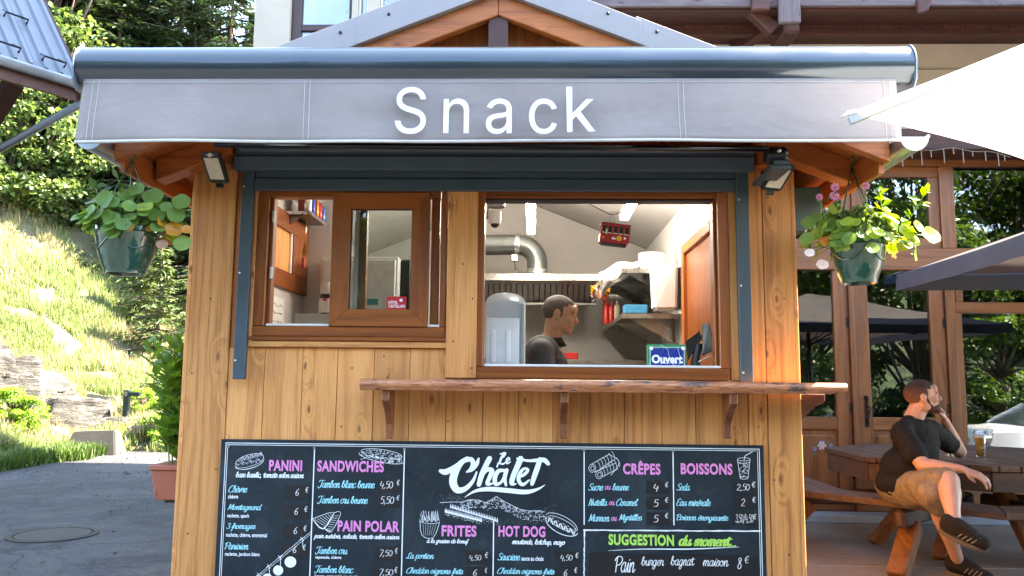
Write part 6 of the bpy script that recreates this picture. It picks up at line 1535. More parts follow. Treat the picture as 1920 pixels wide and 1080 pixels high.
# shoes
def shoe(an, toe, up_, label=None):
    d = (toe-an); d = d.normalized(); u = V(up_); u = (u-d*u.dot(d)).normalized(); l = u.cross(d)
    s = MB(); heel = an-u*.055-d*.035; t1 = heel+d*.245
    s.capsule(heel+u*.03, heel+d*.12+u*.025, .040, .042, 12); s.capsule(heel+d*.12+u*.02, t1-d*.05+u*.008, .043, .040, 12); s.capsule(heel+u*.06, an+u*.0, .038, .042, 12); s.capsule(heel+u*.06+d*.05, heel+d*.13+u*.04, .04, .034, 12)
    o = s.build('shoe', fabric('black_suede', (.018, .016, .015), 30, .4), man, smooth=True); remesh(o, .007, 2)
    so2 = MB(); n = 20; pts = []
    for k in range(n):
        a = 2*pi*k/n; w = .044+.006*cos(a); pts.append(heel-u*.012+d*(.098+.132*cos(a))+l*w*sin(a))
    so2.prism(pts, -u*.024); so2.build('sole', plain('grey_brown_sole', (.10, .085, .07), .7), o, bevel=.004)
    st_ = MB()
    for sgn in (-1, 1):
        for k in range(4): q = heel+d*(.07+.025*k); st_.tube([q+u*.005+l*sgn*.044, q+d*.02+u*.04+l*sgn*.040], .0014, 4)
    st_.build('stitch_line', plain('pale_stitch', (.45, .42, .35), .8), o)
    lc = MB()
    for k in range(4): q = heel+d*(.11+.022*k)+u*(.075-.010*k); lc.tube([q-l*.025, q+l*.025], .003, 4)
    lc.build('laces', BLACKP, o); return o
shoe(an1, P(1842, 1004, .72), (-.1, -.55, 1)); sh2 = V((P(1850, 1075, 1.05).x, 1.12, .20)); shoe(an2, V((an2.x+.24, an2.y-.12, an2.z-.05)), (0, 0, 1))
# --- cook inside the kiosk
HC = P(1050, 590, .98)
cook = thing('person', 'cook with short greying hair and dark grey polo shirt inside the hatch', 'person', (HC.x-.1, HC.y+.02, FL))
hc = Head(HC, (1, -.12, -.22), (.16, 0, 1), 1.0)
base = V((HC.x-.12, HC.y+.02, 0)); nk = HC+V((-.045, 0, -.135)); pel = V((base.x-.02, base.y, FL+.95))
b = MB(); hc.flesh(b); b.capsule(nk, hc.p(-.025, 0, -.05), .060, .057); b.capsule(nk-V((.03, 0, .08)), nk, .085, .06); b.capsule(pel, nk-V((.05, 0, .14)), .13, .12)
sR = nk+V((-.07, -.19, -.10)); sL = nk+V((-.05, .19, -.10)); eR = sR+V((.06, -.05, -.28)); eL = sL+V((.08, .03, -.27)); wR = eR+V((.24, .03, -.06)); wL = eL+V((.24, -.05, -.04))
for a_, e_, w_ in ((sR, eR, wR), (sL, eL, wL)): b.capsule(a_, e_, .05, .042); b.capsule(e_, w_, .042, .028); hand(b, w_, (1, 0, -.1), (0, 0, -1), (.3, .4, .3), .05, 1, 1, .5)
for sg in (-1, 1): hp_ = pel+V((0, sg*.09, -.02)); k_ = V((hp_.x+.02, hp_.y, FL+.50)); f_ = V((hp_.x, hp_.y, FL+.08)); b.capsule(hp_, k_, .085, .06); b.capsule(k_, f_, .058, .04); b.capsule(f_-V((.04, 0, .03)), f_+V((.16, 0, -.04)), .04, .035)
o = b.build('body', SK2, cook, smooth=True); remesh(o, .007, 3)
hc.eyes(cook); hc.hair(cook, plain('greying_short_hair', (.075, .062, .056), .8, 0, .5, 90, 1.0), .0055, .003)
s = MB(); s.capsule(pel, pel+V((0, 0, .25)), .15, .155, 18); s.capsule(pel+V((0, 0, .25)), nk-V((.04, 0, .19)), .155, .14, 18); s.capsule(sR, sL, .075, .075, 16); s.capsule(sR, nk-V((.02, 0, .06)), .07, .062, 14); s.capsule(sL, nk-V((.02, 0, .06)), .07, .062, 14)
s.capsule(sR, sR.lerp(eR, .8), .07, .065, 14); s.capsule(sL, sL.lerp(eL, .8), .07, .065, 14); s.ball(nk-V((.09, 0, .24)), (.14, .20, .22), 18, 10); s.capsule(nk-V((.05, 0, .10)), nk-V((.012, 0, .045)), .095, .070, 16); s.capsule(sR.lerp(sL, .2), sL.lerp(sR, .2), .105, .105, 16)
o = s.build('polo_shirt', fabric('dark_grey_pique', (.075, .077, .085), 30, .4), cook, smooth=True); remesh(o, .009, 5)
s = MB()
ax_ = (hc.p(-.025, 0, -.05)-nk).normalized(); s.lathe([(.088, -.028), (.094, -.030), (.072, .022), (.066, .022)], nk-V((.010, 0, .040)), 24, False, axis=ax_+V((-.25, 0, 0))); s.build('collar', plain('black_collar', (.012, .012, .013), .8), cook, smooth=True)
s = MB(); s.capsule(pel+V((0, -.03, 0)), pel+V((0, .03, 0)), .15, .15, 16)
for sg in (-1, 1): hp_ = pel+V((0, sg*.09, -.02)); s.capsule(hp_, V((hp_.x+.02, hp_.y, FL+.5)), .105, .08, 14); s.capsule(V((hp_.x+.02, hp_.y, FL+.5)), V((hp_.x, hp_.y, FL+.12)), .08, .065, 14)
o = s.build('trousers', fabric('black_twill', (.015, .015, .017)), cook, smooth=True); remesh(o, .012, 3)
# ------------------------------------------------------------------ hanging baskets and planter
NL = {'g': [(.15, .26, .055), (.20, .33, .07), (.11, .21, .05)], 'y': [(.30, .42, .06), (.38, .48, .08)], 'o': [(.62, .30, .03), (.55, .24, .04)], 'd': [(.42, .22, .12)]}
LMAT = {k: leafmat('nasturtium_'+k, v, .42, .4, island=False) for k, v in NL.items()}
STEM = leafmat('plant_stem', [(.14, .24, .06), (.20, .28, .09)], .2, .5, island=False)
def round_leaf(parent, c, nrm, r, key, rnd, stem_from=None):
    nrm = V(nrm).normalized(); a = nrm.orthogonal().normalized(); b_ = nrm.cross(a); m = MB(); n = 14; ph = rnd.uniform(0, 6.3)
    vs = [V(c)-nrm*r*.16]
    for ring, rr_, h in ((0, .5, -.02), (1, 1.0, .06)):
        for k in range(n):
            t_ = 2*pi*k/n+ph; q = rr_*(1+.05*sin(5*t_)*ring+rnd.uniform(-.03, .03)*ring); vs.append(V(c)+(a*cos(t_)+b_*sin(t_))*r*q+nrm*r*(h+.07*ring*sin(3*t_+ph)))
    fs = [(0, 1+k, 1+(k+1) % n) for k in range(n)]+[(1+k, 1+n+k, 1+n+(k+1) % n, 1+(k+1) % n) for k in range(n)]
    m.add(vs, fs); o = m.build('leaf', LMAT[key], parent, smooth=True)
    if stem_from is not None:
        sm = MB(); p0 = V(stem_from); mid = (p0+V(c))/2+V((0, 0, .02)); sm.tube([p0, mid, V(c)-nrm*r*.16], [.0022, .0018, .0012], 4, False); return o, sm
    return o, None
def basket(cpx, Y, wpx, top_py, bot_py, hook, label, seed, spread_l, spread_r, hgt, yellow, leaves, flowers=()):
    r = random.Random(seed); T_ = P(cpx, top_py, Y); B_ = P(cpx, bot_py, Y); R = (P(cpx+wpx/2, top_py, Y)-P(cpx-wpx/2, top_py, Y)).length/2; Hh = T_.z-B_.z
    c = V((T_.x, Y, B_.z)); root = thing('hanging_basket', label, 'flower basket', tuple(c), 'hanging flower baskets at the eaves')
    GP = plain('glossy_green_plastic', (.012, .070, .045), .14, 0, .1, 5, coat=.6)
    MB().lathe([(.001, .012), (R*.52, .012), (R*.55, .0), (R*.60, .0), (R*.62, .02), (R*.66, .03), (R*.80, Hh*.42), (R*.91, Hh*.80), (R*.93, Hh*.86), (R*1.0, Hh*.88), (R*1.0, Hh*.97), (R*.96, Hh), (R*.90, Hh*.97), (R*.88, Hh*.85)], c, 40, False).build('pot', GP, root, smooth=32)
    m = MB()
    for k in range(4):
        pts = []
        for i in range(9):
            t_ = (k+i/8)*pi/2; rr_ = R*.90*(1-.06*sin(pi*i/8)*1.2)+.001; pts.append(c+V((rr_*cos(t_), rr_*sin(t_), Hh*(.80-.30*sin(pi*i/8)))))
        m.tube(pts, .0035, 5)
    m.build('swag_relief', GP, root, smooth=True)
    MB().lathe([(.001, Hh*.93), (R*.88, Hh*.93)], c, 24, False).build('soil', plain('potting_soil', (.035, .025, .018), .95), root)
    hk = V(hook); m = MB()
    for k in range(4): a = k*pi/2+.5; m.tube([hk, c+V((R*.93*cos(a), R*.93*sin(a), Hh*.96))], .0028, 5)
    m.tube([hk+V((0, 0, .05)), hk+V((.012, 0, .04)), hk+V((.014, 0, .01)), hk, hk+V((-.012, 0, .005))], .004, 6); m.build('hanger', plain('green_plastic', (.03, .10, .06), .4), root, smooth=True)
    stems = MB(); top = c+V((0, 0, Hh*.93))
    k = 0; n = 210
    for i in range(n):
        a = r.uniform(0, 2*pi); u = r.random()**.6; ex = (spread_r if cos(a) > 0 else spread_l)
        zz = r.uniform(.0, hgt)*(1.05-.55*u*u)
        p = top+V((cos(a)*u*R*ex, sin(a)*u*R*min(ex, 1.25), .012+zz-(.10*max(0, u*ex-1.1)*r.random()*1.2)))
        out = V((cos(a)*u, sin(a)*u-.35, .75+r.uniform(-.3, .3)))+rndvec(r)*.45
        sun_tint_share = yellow+(.25 if cos(a) > 0 and yellow > .3 else 0)  # sunlight put into the colour: more yellow leaves on the right
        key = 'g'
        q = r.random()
        if q < sun_tint_share: key = 'y'
        if u > .8 and r.random() < .07: key = 'o'
        rr_ = R*r.uniform(.13, .27)
        o, sm = round_leaf(root, p, out, rr_, key, r, top+V((cos(a)*R*.3*r.random(), sin(a)*R*.3*r.random(), .01)))
        if sm: stems.v += [] ; n0 = len(stems.v); stems.v += sm.v; stems.f += [tuple(i_+n0 for i_ in f) for f in sm.f]; stems.mi += sm.mi
    for (px, py, rp, key, nx_) in leaves:
        p = P(px, py, Y-R*.55); o, sm = round_leaf(root, p, (nx_, -1, .45), rp/1500*(Y-CAM.y), key, r, top+V((0, -R*.4, .02))); n0 = len(stems.v); stems.v += sm.v; stems.f += [tuple(i_+n0 for i_ in f) for f in sm.f]; stems.mi += sm.mi
    stems.build('stems', STEM, root, kind='stuff')
    # small filler leaves
    m = MB()
    for i in range(800):
        dv = rndvec(r); p = top+V((dv.x*R*1.0, dv.y*R*.9, .02+abs(dv.z)*hgt*.75)); leaf_quad(m, p, (rndvec(r)+V((0, 0, .6))).normalized(), rndvec(r), .035*r.uniform(.6, 1.3), .018)
    m.build('small_leaves', LM['bright'], root, kind='stuff')
    return root, c, R, Hh, top
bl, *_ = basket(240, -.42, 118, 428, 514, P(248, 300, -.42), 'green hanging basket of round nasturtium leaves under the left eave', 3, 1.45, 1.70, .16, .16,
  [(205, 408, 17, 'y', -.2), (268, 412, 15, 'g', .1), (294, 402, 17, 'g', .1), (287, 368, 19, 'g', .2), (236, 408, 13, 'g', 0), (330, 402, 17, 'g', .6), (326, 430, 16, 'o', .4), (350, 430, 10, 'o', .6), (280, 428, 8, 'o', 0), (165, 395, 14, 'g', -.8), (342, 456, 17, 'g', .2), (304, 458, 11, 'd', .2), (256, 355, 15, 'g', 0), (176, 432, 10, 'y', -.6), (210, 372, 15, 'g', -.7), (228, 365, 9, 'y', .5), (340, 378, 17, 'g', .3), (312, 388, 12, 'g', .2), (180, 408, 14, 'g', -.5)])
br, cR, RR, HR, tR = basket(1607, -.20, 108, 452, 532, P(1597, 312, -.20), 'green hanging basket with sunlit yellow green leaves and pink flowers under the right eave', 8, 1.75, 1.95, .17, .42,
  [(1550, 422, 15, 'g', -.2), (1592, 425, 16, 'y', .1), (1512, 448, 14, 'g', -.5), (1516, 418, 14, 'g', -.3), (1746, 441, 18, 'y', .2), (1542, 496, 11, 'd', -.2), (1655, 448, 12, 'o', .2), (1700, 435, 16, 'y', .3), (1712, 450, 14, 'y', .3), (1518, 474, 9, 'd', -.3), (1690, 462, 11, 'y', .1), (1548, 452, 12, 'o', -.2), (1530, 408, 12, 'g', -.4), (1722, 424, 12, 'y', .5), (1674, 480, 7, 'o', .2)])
# upright pointed-leaf shoots and flowers in the right basket
def shoot(root, pts, n, L_, W_, key, seed, name='shoot'):
    r = random.Random(seed); m = MB(); m.tube(pts, .0022, 5); m.build(name, STEM, root)
    m = MB()
    for i in range(n):
        t_ = (i+.6)/n*(len(pts)-1); k = min(len(pts)-2, int(t_)); p = V(pts[k]).lerp(V(pts[k+1]), t_-k); d = rndvec(r)*.9+V((0, -.2, .45)); leaf_quad(m, p, d.normalized(), (rndvec(r)*.5+V((0, -.5, .8))).normalized(), L_*r.uniform(.7, 1.2), W_)
    m.build('shoot_leaves', LM[key], root)
shoot(br, [P(1640, 440, -.2), P(1700, 420, -.24), P(1722, 385, -.26), P(1738, 356, -.27)], 20, .055, .034, 'lime', 1)
shoot(br, [P(1625, 445, -.2), P(1655, 400, -.26), P(1648, 358, -.28)], 16, .055, .034, 'lime', 2)
shoot(br, [P(1590, 445, -.2), P(1572, 400, -.28), P(1560, 360, -.3)], 12, .04, .02, 'mid', 3)
shoot(br, [P(1612, 445, -.2), P(1618, 400, -.28), P(1623, 352, -.3)], 10, .04, .02, 'mid', 4)
shoot(br, [P(1570, 445, -.2), P(1548, 410, -.28), P(1536, 372, -.3)], 9, .04, .02, 'mid', 5)
shoot(bl, [P(210, 425, -.42), P(190, 380, -.5), P(176, 345, -.5)], 9, .075, .035, 'mid', 6)
shoot(bl, [P(235, 425, -.42), P(228, 370, -.5), P(222, 335, -.5)], 8, .06, .03, 'bright', 7)
PK = leafmat('pink_petal', [(.62, .28, .62), (.70, .34, .55)], .35, .5); 
for (px, py, rad_) in ((1565, 352, 10), (1564, 368, 11), (1536, 370, 8), (1623, 349, 9)):
    c = P(px, py, -.31); m = MB(); R2 = rad_/1500*3.65
    for k in range(11): a = 2*pi*k/11; d = V((cos(a), -.25, sin(a)*.75)).normalized(); leaf_quad(m, c, d, V((0, -1, .3)).normalized(), R2, R2*.6)
    f = m.build('flower', PK, br); MB().ball(c+V((0, -.004, 0)), R2*.28, 8, 6).build('flower_heart', plain('orange_heart', (.55, .18, .03), .7), f)
# terracotta planter on the left side wall
q = P(318, 925, .35); zt_p, zb_p = P(318, 868, .35).z, P(318, 930, .35).z
pl_ = thing('wall_planter', 'terracotta planter box with tall leafy green plant fixed to the left side of the kiosk', 'planter', (q.x, .35, zb_p))
TCM = plain('terracotta_plastic', (.42, .135, .085), .55, 0, .06, 8)
x0, x1 = P(290, 870, .22).x, XL-.035
MB().hexa([(x0+.022, .20, zb_p), (x1-.01, .20, zb_p), (x1-.01, .66, zb_p), (x0+.022, .66, zb_p), (x0, .18, zt_p-.02), (x1, .18, zt_p-.02), (x1, .68, zt_p-.02), (x0, .68, zt_p-.02)]).build('pot', TCM, pl_, bevel=.004)
MB().box(x0-.008, x1+.004, .17, .69, zt_p-.02, zt_p+.006).build('rim', TCM, pl_, bevel=.004)
MB().box(x0+.02, x0+.03, .192, .199, zb_p+.02, zt_p-.045).build('relief', TCM, pl_, bevel=.002)
m = MB(); m.tube([(XL-.022, .3, zb_p-.03), (x0+.03, .3, zb_p-.012)], .006, 6); m.tube([(XL-.022, .55, zb_p-.03), (x0+.03, .55, zb_p-.012)], .006, 6); m.box(x0+.05, x1-.02, .25, .6, zb_p-.02, zb_p-.001); m.build('bracket', BLACKP, pl_)
r = random.Random(17); LF = leafmat('planter_leaf', [(.12, .24, .05), (.17, .31, .06), (.14, .27, .05), (.21, .36, .07)], .4, .4)
for k in range(28):
    a = r.uniform(-.2, .75); base_ = V((r.uniform(x0+.02, x1-.03), r.uniform(.20, .5), zt_p-.01)); hgt = r.uniform(.25, .80)*(1.0 if k > 4 else .5); lean = r.uniform(-.20, .0)
    pts = [base_+V((lean*t_*t_*1.0, r.uniform(-.02, .02)-.06*t_, hgt*t_)) for t_ in (0, .35, .7, 1)]
    for q_ in pts: q_.x = min(q_.x, XL-.04)
    m = MB(); m.tube(pts, [.004, .0035, .003, .002], 5); m.build('stem', STEM, pl_)
    m = MB(); nl = int(9+hgt*16)
    for i in range(nl):
        t_ = .12+.88*i/nl*1.0; kk = min(2, int(t_*3)); p = pts[kk].lerp(pts[kk+1], t_*3-kk); az = i*2.4+k; L_ = .145*(1-.35*t_)*r.uniform(.8, 1.2)
        d = V((cos(az)*.8-.1, sin(az)*.8-.15, .75)).normalized(); s_ = d.cross(V((0, 0, 1))).normalized(); up_ = s_.cross(d)
        b0 = len(m.v); W_ = L_*.20
        for (u_, w_, h_) in ((0, .15, 0), (.3, .9, .0), (.6, 1.0, -.03), (.85, .55, -.09), (1.0, .05, -.16)):
            e = p+d*L_*u_+up_*h_*L_; m.v += [tuple(e-s_*W_*w_+up_*.12*W_*w_*2), tuple(e), tuple(e+s_*W_*w_+up_*.12*W_*w_*2)]
        for j in range(4):
            for q_ in (0, 1): m.f.append((b0+3*j+q_, b0+3*j+q_+1, b0+3*j+q_+4, b0+3*j+q_+3)); m.mi.append(0)
    for vi in range(len(m.v)):
        if m.v[vi][0] > XL-.03: m.v[vi] = (XL-.03-(m.v[vi][0]-XL)*.1, m.v[vi][1], m.v[vi][2])
    m.build('leaves', LF, pl_, smooth=True)
# ------------------------------------------------------------------ things inside the kiosk
def bx(name, mat, pxl, pxr, pyt, pyb, Y0_, Y1_, parent=None, bevel=.003, Yr=None, **kw):
    """box whose front face (at Y0_) spans the measured extent"""
    yc = (pyt+pyb)/2; a, b = P(pxl, yc, Y0_).x, P(pxr, yc, Y0_).x; t_, d = P((pxl+pxr)/2, pyt, Y0_).z, P((pxl+pxr)/2, pyb, Y0_).z
    return MB().box(a, b, Y0_, Y1_, d, t_).build(name, mat, parent, bevel=bevel, **kw)
# wall with brown interior window at the left
ws = FL+.01
iw = kb('inner_window', framewood('y'), IXL+.001, IXL+.03, .13, 1.44, 1.92, 2.03, .003)
kb('frame', framewood('y'), IXL+.001, IXL+.03, .13, 1.44, 2.29, 2.40, .003, iw); kb('frame', framewood('z'), IXL+.001, IXL+.03, 1.12, 1.44, 2.031, 2.289, .003, iw); kb('frame', WHITEP, IXL+.001, IXL+.02, 1.09, 1.115, 2.031, 2.289, .002, iw)
kb('panel', pine('z'), IXL+.001, IXL+.006, .13, 1.09, 2.031, 2.289, 0, iw)
# right hand inner door
dr = kb('side_door', framewood('z'), IX1-.02, IX1-.001, .60, 1.42, FL+.02, 2.22, .003); 
kb('frame', roofwood('z'), IX1-.045, IX1-.001, 1.425, 1.50, FL+.02, 2.29, .003, dr); kb('frame', roofwood('y'), IX1-.045, IX1-.001, .60, 1.424, 2.225, 2.29, .003, dr); kb('hinge', STEEL, IX1-.05, IX1-.046, 1.44, 1.47, 2.08, 2.15, 0, dr); kb('hinge', STEEL, IX1-.05, IX1-.046, 1.44, 1.47, 1.45, 1.52, 0, dr)
# fixed half of the sliding window behind the sash
kb('jamb', WHITEP, P(664, 480, .04).x, P(672, 480, .04).x, .040, .07, zl0+.013, zlt-.021, .002); kb('jamb', FW(), P(673, 480, .04).x, P(687, 480, .04).x, .036, .075, zl0+.013, zlt-.021, .002)
# counters
kb('work_counter', STEEL, IXL+.01, .20, .14, .62, 1.18, 1.22, .004); kb('work_counter', STEELD, -.9, 1.26, 2.5, KD-.01, P(1100, 674, 2.5).z-.04, P(1100, 674, 2.5).z, .004)
kb('work_counter', STEEL, .75, 1.26, .14, .50, 1.18, 1.22, .004)
# tube light
c = P(1181, 391, 1.35); lt = thing('tube_light', 'lit white ceiling tube lamp above the toy cable car', 'lamp', tuple(c))
EM = plain('lit_tube', (1, .97, .92), .5, 0, .01, emit=5.5); EM2 = plain('lit_tube_2', (1, .97, .92), .5, 0, .01, emit=11.0)
MB().hexa([c+V(a) for a in ((-.03, -.34, -.012), (.03, -.34, -.012), (.03, .34, -.012), (-.03, .34, -.012), (-.03, -.34, .012), (.03, -.34, .012), (.03, .34, .012), (-.03, .34, .012))]).build('diffuser', EM, lt, bevel=.008)
MB().box(c.x-.035, c.x+.035, c.y-.35, c.y+.35, c.z+.013, c.z+.04).build('housing', WHITEP, lt, bevel=.004)
c = P(995, 374, 1.0); l2 = thing('tube_light', 'small end of a second ceiling lamp showing at the top of the hatch', 'lamp', tuple(c))
MB().box(c.x-.03, c.x+.03, c.y-.02, c.y+1.2, c.z-.0, c.z+.03).build('diffuser', EM2, l2, bevel=.008)
# extractor hood and duct
hd_ = thing('extractor_hood', 'stainless steel extractor hood with dark baffle filters at the back of the kitchen', 'hood', (.3, 1.8, P(1000, 567, 2.5).z))
bx('front_lip', STEEL, 900, 1125, 513, 526, 2.45, 2.47, hd_, .002)
zh = P(1000, 513, 2.45).z; MB().box(P(900, 500, 2.45).x, P(1125, 500, 2.45).x, 2.472, KD-.01, zh-.02, zh).build('top', STEELD, hd_)
za_, zb_x = P(1000, 526, 2.47).z, P(1000, 567, 2.8).z
xa, xb2 = P(905, 540, 2.65).x, P(1120, 540, 2.65).x; n = 20
for i in range(n):
    x0_ = xa+(xb2-xa)*i/n; x1_ = x0_+(xb2-xa)/n-.008
    MB().hexa([(x0_, 2.82, zb_x), (x1_, 2.82, zb_x), (x1_, 2.84, zb_x), (x0_, 2.84, zb_x), (x0_, 2.65, zh-.03), (x1_, 2.65, zh-.03), (x1_, 2.67, zh-.03), (x0_, 2.67, zh-.03)]).build('filter_slat', STEELD, hd_)
MB().box(xa, xb2, 2.86, 2.88, zb_x, zh-.03).build('back_panel', DARKM, hd_); MB().box(xa, xb2, 2.79, 2.855, zb_x-.02, zb_x-.002).build('grease_tray', STEELD, hd_)
dc = thing('ventilation_duct', 'grey round ventilation duct bending down into the extractor hood', 'duct', tuple(P(985, 480, 2.7)))
GALV = plain('galvanised_duct', (.20, .22, .22), .35, .8, .12, 6); FOIL = plain('foil_tape', (.6, .6, .6), .25, .9, .4, 60, .8)
p0, p1, p2 = P(880, 460, 2.7), P(975, 459, 2.7), P(1012, 512, 2.7); rad = .086
pts = [p0, V((p1.x-.05, p1.y, p1.z))]
cc_ = V((p1.x-.01, p1.y, p1.z-.155))
for k in range(0, 10): a = pi/2-k*pi/2/9; pts.append(cc_+V((.155*cos(a), 0, .155*sin(a))))
pts.append(V((cc_.x+.155, p2.y, zh)))
MB().tube(pts, rad, 22).build('pipe', GALV, dc, smooth=40)
x_ = P(970, 459, 2.7).x; MB().tube([V((x_-.02, p1.y, p1.z)), V((x_+.02, p1.y, p1.z))], rad+.003, 22).build('tape', FOIL, dc, smooth=40); MB().tube([V((cc_.x+.155, p2.y, zh)), V((cc_.x+.155, p2.y, zh+.07))], rad+.003, 22).build('tape', FOIL, dc, smooth=40)
m = MB(); q = P(965, 478, 2.66); m.box(q.x-.03, q.x+.03, q.y-.05, q.y, q.z-.06, q.z+.0); m.build('junction_box', STEELD, dc, bevel=.004)
m = MB(); m.tube([q+V((.0, -.03, -.06)), q+V((.01, -.03, -.13)), q+V((.05, -.03, -.155)), q+V((.12, -.03, -.16))], .006, 6); m.build('cable', BLACKP, dc)
# dome camera
c = P(928, 412, .55); cmr = thing('security_camera', 'small white dome security camera under the ceiling at the hatch corner', 'camera', tuple(c))
MB().lathe([(.001, .05), (.036, .048), (.038, .0), (.032, -.025)], c, 20).build('housing', WHITEP, cmr, smooth=30); MB().ball(c+V((0, 0, -.028)), (.024, .024, .02), 16, 10).build('lens', BLACKP, cmr, smooth=True)
q = P(931, 382, .55); m = MB(); m.lathe([(.05, -.02), (.055, .02), (.001, .022)], q, 18); m.build('mount', STEELD, cmr, smooth=30); m = MB(); m.tube([q+V((-.045, 0, 0)), q+V((-.055, 0, -.09)), c+V((-.035, 0, .02))], .004, 5); m.build('cable', BLACKP, cmr)
# clear dispenser at the left of the hatch
q = P(948, 688, .16); dz = P(948, 688, .16).z; dt_ = P(948, 548, .16).z
dp = thing('cup_dispenser', 'tall translucent white plastic dispenser cabinet with rounded top at the left of the hatch', 'dispenser', (q.x, .16, dz))
a, b = P(910, 620, .16).x, P(985, 620, .16).x
tp = NT('translucent_plastic'); tp.col((.62, .66, .68)); tp.set(Roughness=.25, Transmission_Weight=.35, Coat_Weight=.3)
prf = [(a, dz-.02)]+[(b, dz-.02)]+[(b, dt_-.05)]+[((a+b)/2+(b-a)/2*cos(t_), dt_-.05+.05*sin(t_)) for t_ in [k*pi/10 for k in range(1, 10)]]+[(a, dt_-.05)]
MB().prism([(x, .16, z) for x, z in prf], (0, .20, 0)).build('cabinet', tp.mat, dp, bevel=.006, smooth=35)
a2, b2 = a+.004, b-.03; zm = P(948, 596, .15).z
MB().box(a2, b2, .150, .1585, dz-.02, zm).build('door', plain('frosted_white', (.70, .72, .70), .5), dp, bevel=.006)
for u in (.22, .66): MB().box(a2+(b2-a2)*u-.012, a2+(b2-a2)*u+.012, .144, .1495, dz+.02, zm-.06).build('rib', WHITEP, dp, bevel=.004)
MB().box(b-.022, b-.018, .150, .159, dz, dt_-.06).build('seam', plain('grey_seam', (.25, .27, .28), .5), dp)
for py in (575, 610, 645, 675): zz = P(970, py, .15).z; MB().box(b-.016, b-.009, .152, .159, zz-.008, zz+.008).build('clip', STEEL, dp)
# steel wall shelves at the right
def wshelf(py, label, y0=1.72, y1=3.40):
    z = P(1200, py, y0).z; xl = P(1166, py, y0).x
    r = thing('wall_shelf', label, 'shelf', ((xl+IX1)/2, (y0+y1)/2, z-.2), 'steel shelves on the right kitchen wall')
    MB().box(xl, IX1-.001, y0, y1, z-.004, z).build('plate', STEELD, r); MB().box(xl, IX1-.001, y0-.002, y0+.002, z-.034, z+.0).build('rim', STEEL, r); MB().box(xl-.002, xl+.002, y0, y1, z-.034, z).build('rim', STEEL, r)
    for y in (y0+.22, y0+.9, y1-.3): MB().prism([(xl+.05, y, z-.0045), (IX1-.002, y, z-.0045), (IX1-.002, y, z-.19), (IX1-.03, y, z-.19)], (0, .004, 0)).build('bracket', STEEL, r)
    for y in (y0+.5, y0+1.2): MB().box(xl+.01, IX1-.01, y, y+.03, z-.03, z-.0045).build('stiffener', STEELD, r)
    return z, xl
zs1, xl1 = wshelf(503, 'upper stainless wall shelf holding the paper roll and the striped cloth')
zs2, xl2 = wshelf(588, 'lower stainless wall shelf holding the blue box and red squeeze bottles')
for y in (1.85, 2.7): kb('shelf_rail', STEEL, IX1-.02, IX1-.001, y, y+.025, 1.40, 2.30, 0)
# paper roll
c = P(1222, 502, 1.85); c.z = zs1; pr2 = thing('paper_roll', 'thick white paper roll standing on the upper steel shelf', 'paper roll', tuple(c)); rad = (P(1247, 490, 1.85)-P(1198, 490, 1.85)).length/2
MB().lathe([(.02, .001), (rad, .001), (rad, .125), (.02, .125)], c, 32).build('roll', WHITEP, pr2, bevel=0, smooth=30)
# cloth over the shelf end
m = MB(); n1, n2 = 22, 14
for i in range(n1+1):
    for j in range(n2+1):
        u = i/n1; v_ = j/n2; px = 1200-(u*75) ; py = 488+22*u*u*1.0+ (v_)*(14+36*u)+3*sin(u*9+v_*4)
        q = P(px, py, 1.85+.35*u+.06*sin(v_*5+u*3)+.03*noise.noise(V((u*5, v_*5, 0)))); m.v.append(tuple(q))
for i in range(n1):
    for j in range(n2): q_ = i*(n2+1)+j; m.f.append((q_, q_+1, q_+n2+2, q_+n2+1)); m.mi.append(0)
t = NT('striped_cloth'); v = t.coords((1, 1, 1)); w_ = t.n('TexWave', wave_type='BANDS', bands_direction='Z', inp={'Scale': 7, 'Distortion': 1.5}); t.t.links.new(v, w_.inputs[0]); t.col(t.ramp(w_.outputs[0], [(.0, (.6, .57, .53, 1)), (.72, (.6, .57, .53, 1)), (.8, (.45, .12, .09, 1)), (.9, (.6, .57, .53, 1))])); t.set(Roughness=.9)
o = m.build('kitchen_cloth', t.mat, None, smooth=True, label='crumpled white cloth with red stripe draped over the end of the upper shelf', cat='cloth'); md = o.modifiers.new('t', 'SOLIDIFY'); md.thickness = .006
# bag of sweets / bright packet hanging below
c = P(1124, 548, 2.3); pk = thing('snack_packet', 'crinkled packet with red and yellow print beside the upper shelf', 'packet', tuple(c)); rr = random.Random(6)
for k, (col, n_) in enumerate((((.55, .05, .03), 14), ((.65, .38, .02), 12), ((.5, .5, .5), 10))):
    m = MB()
    for i in range(n_): dv = rndvec(rr); p = c+V((dv.x*.055, dv.y*.04, dv.z*.05)); m.add([p, p+rndvec(rr)*.045, p+rndvec(rr)*.045, p+rndvec(rr)*.03], [(0, 1, 2), (0, 2, 3)])
    m.build('foil', plain('packet_colour_%d' % k, col, .25, .2, .2, 30), pk)
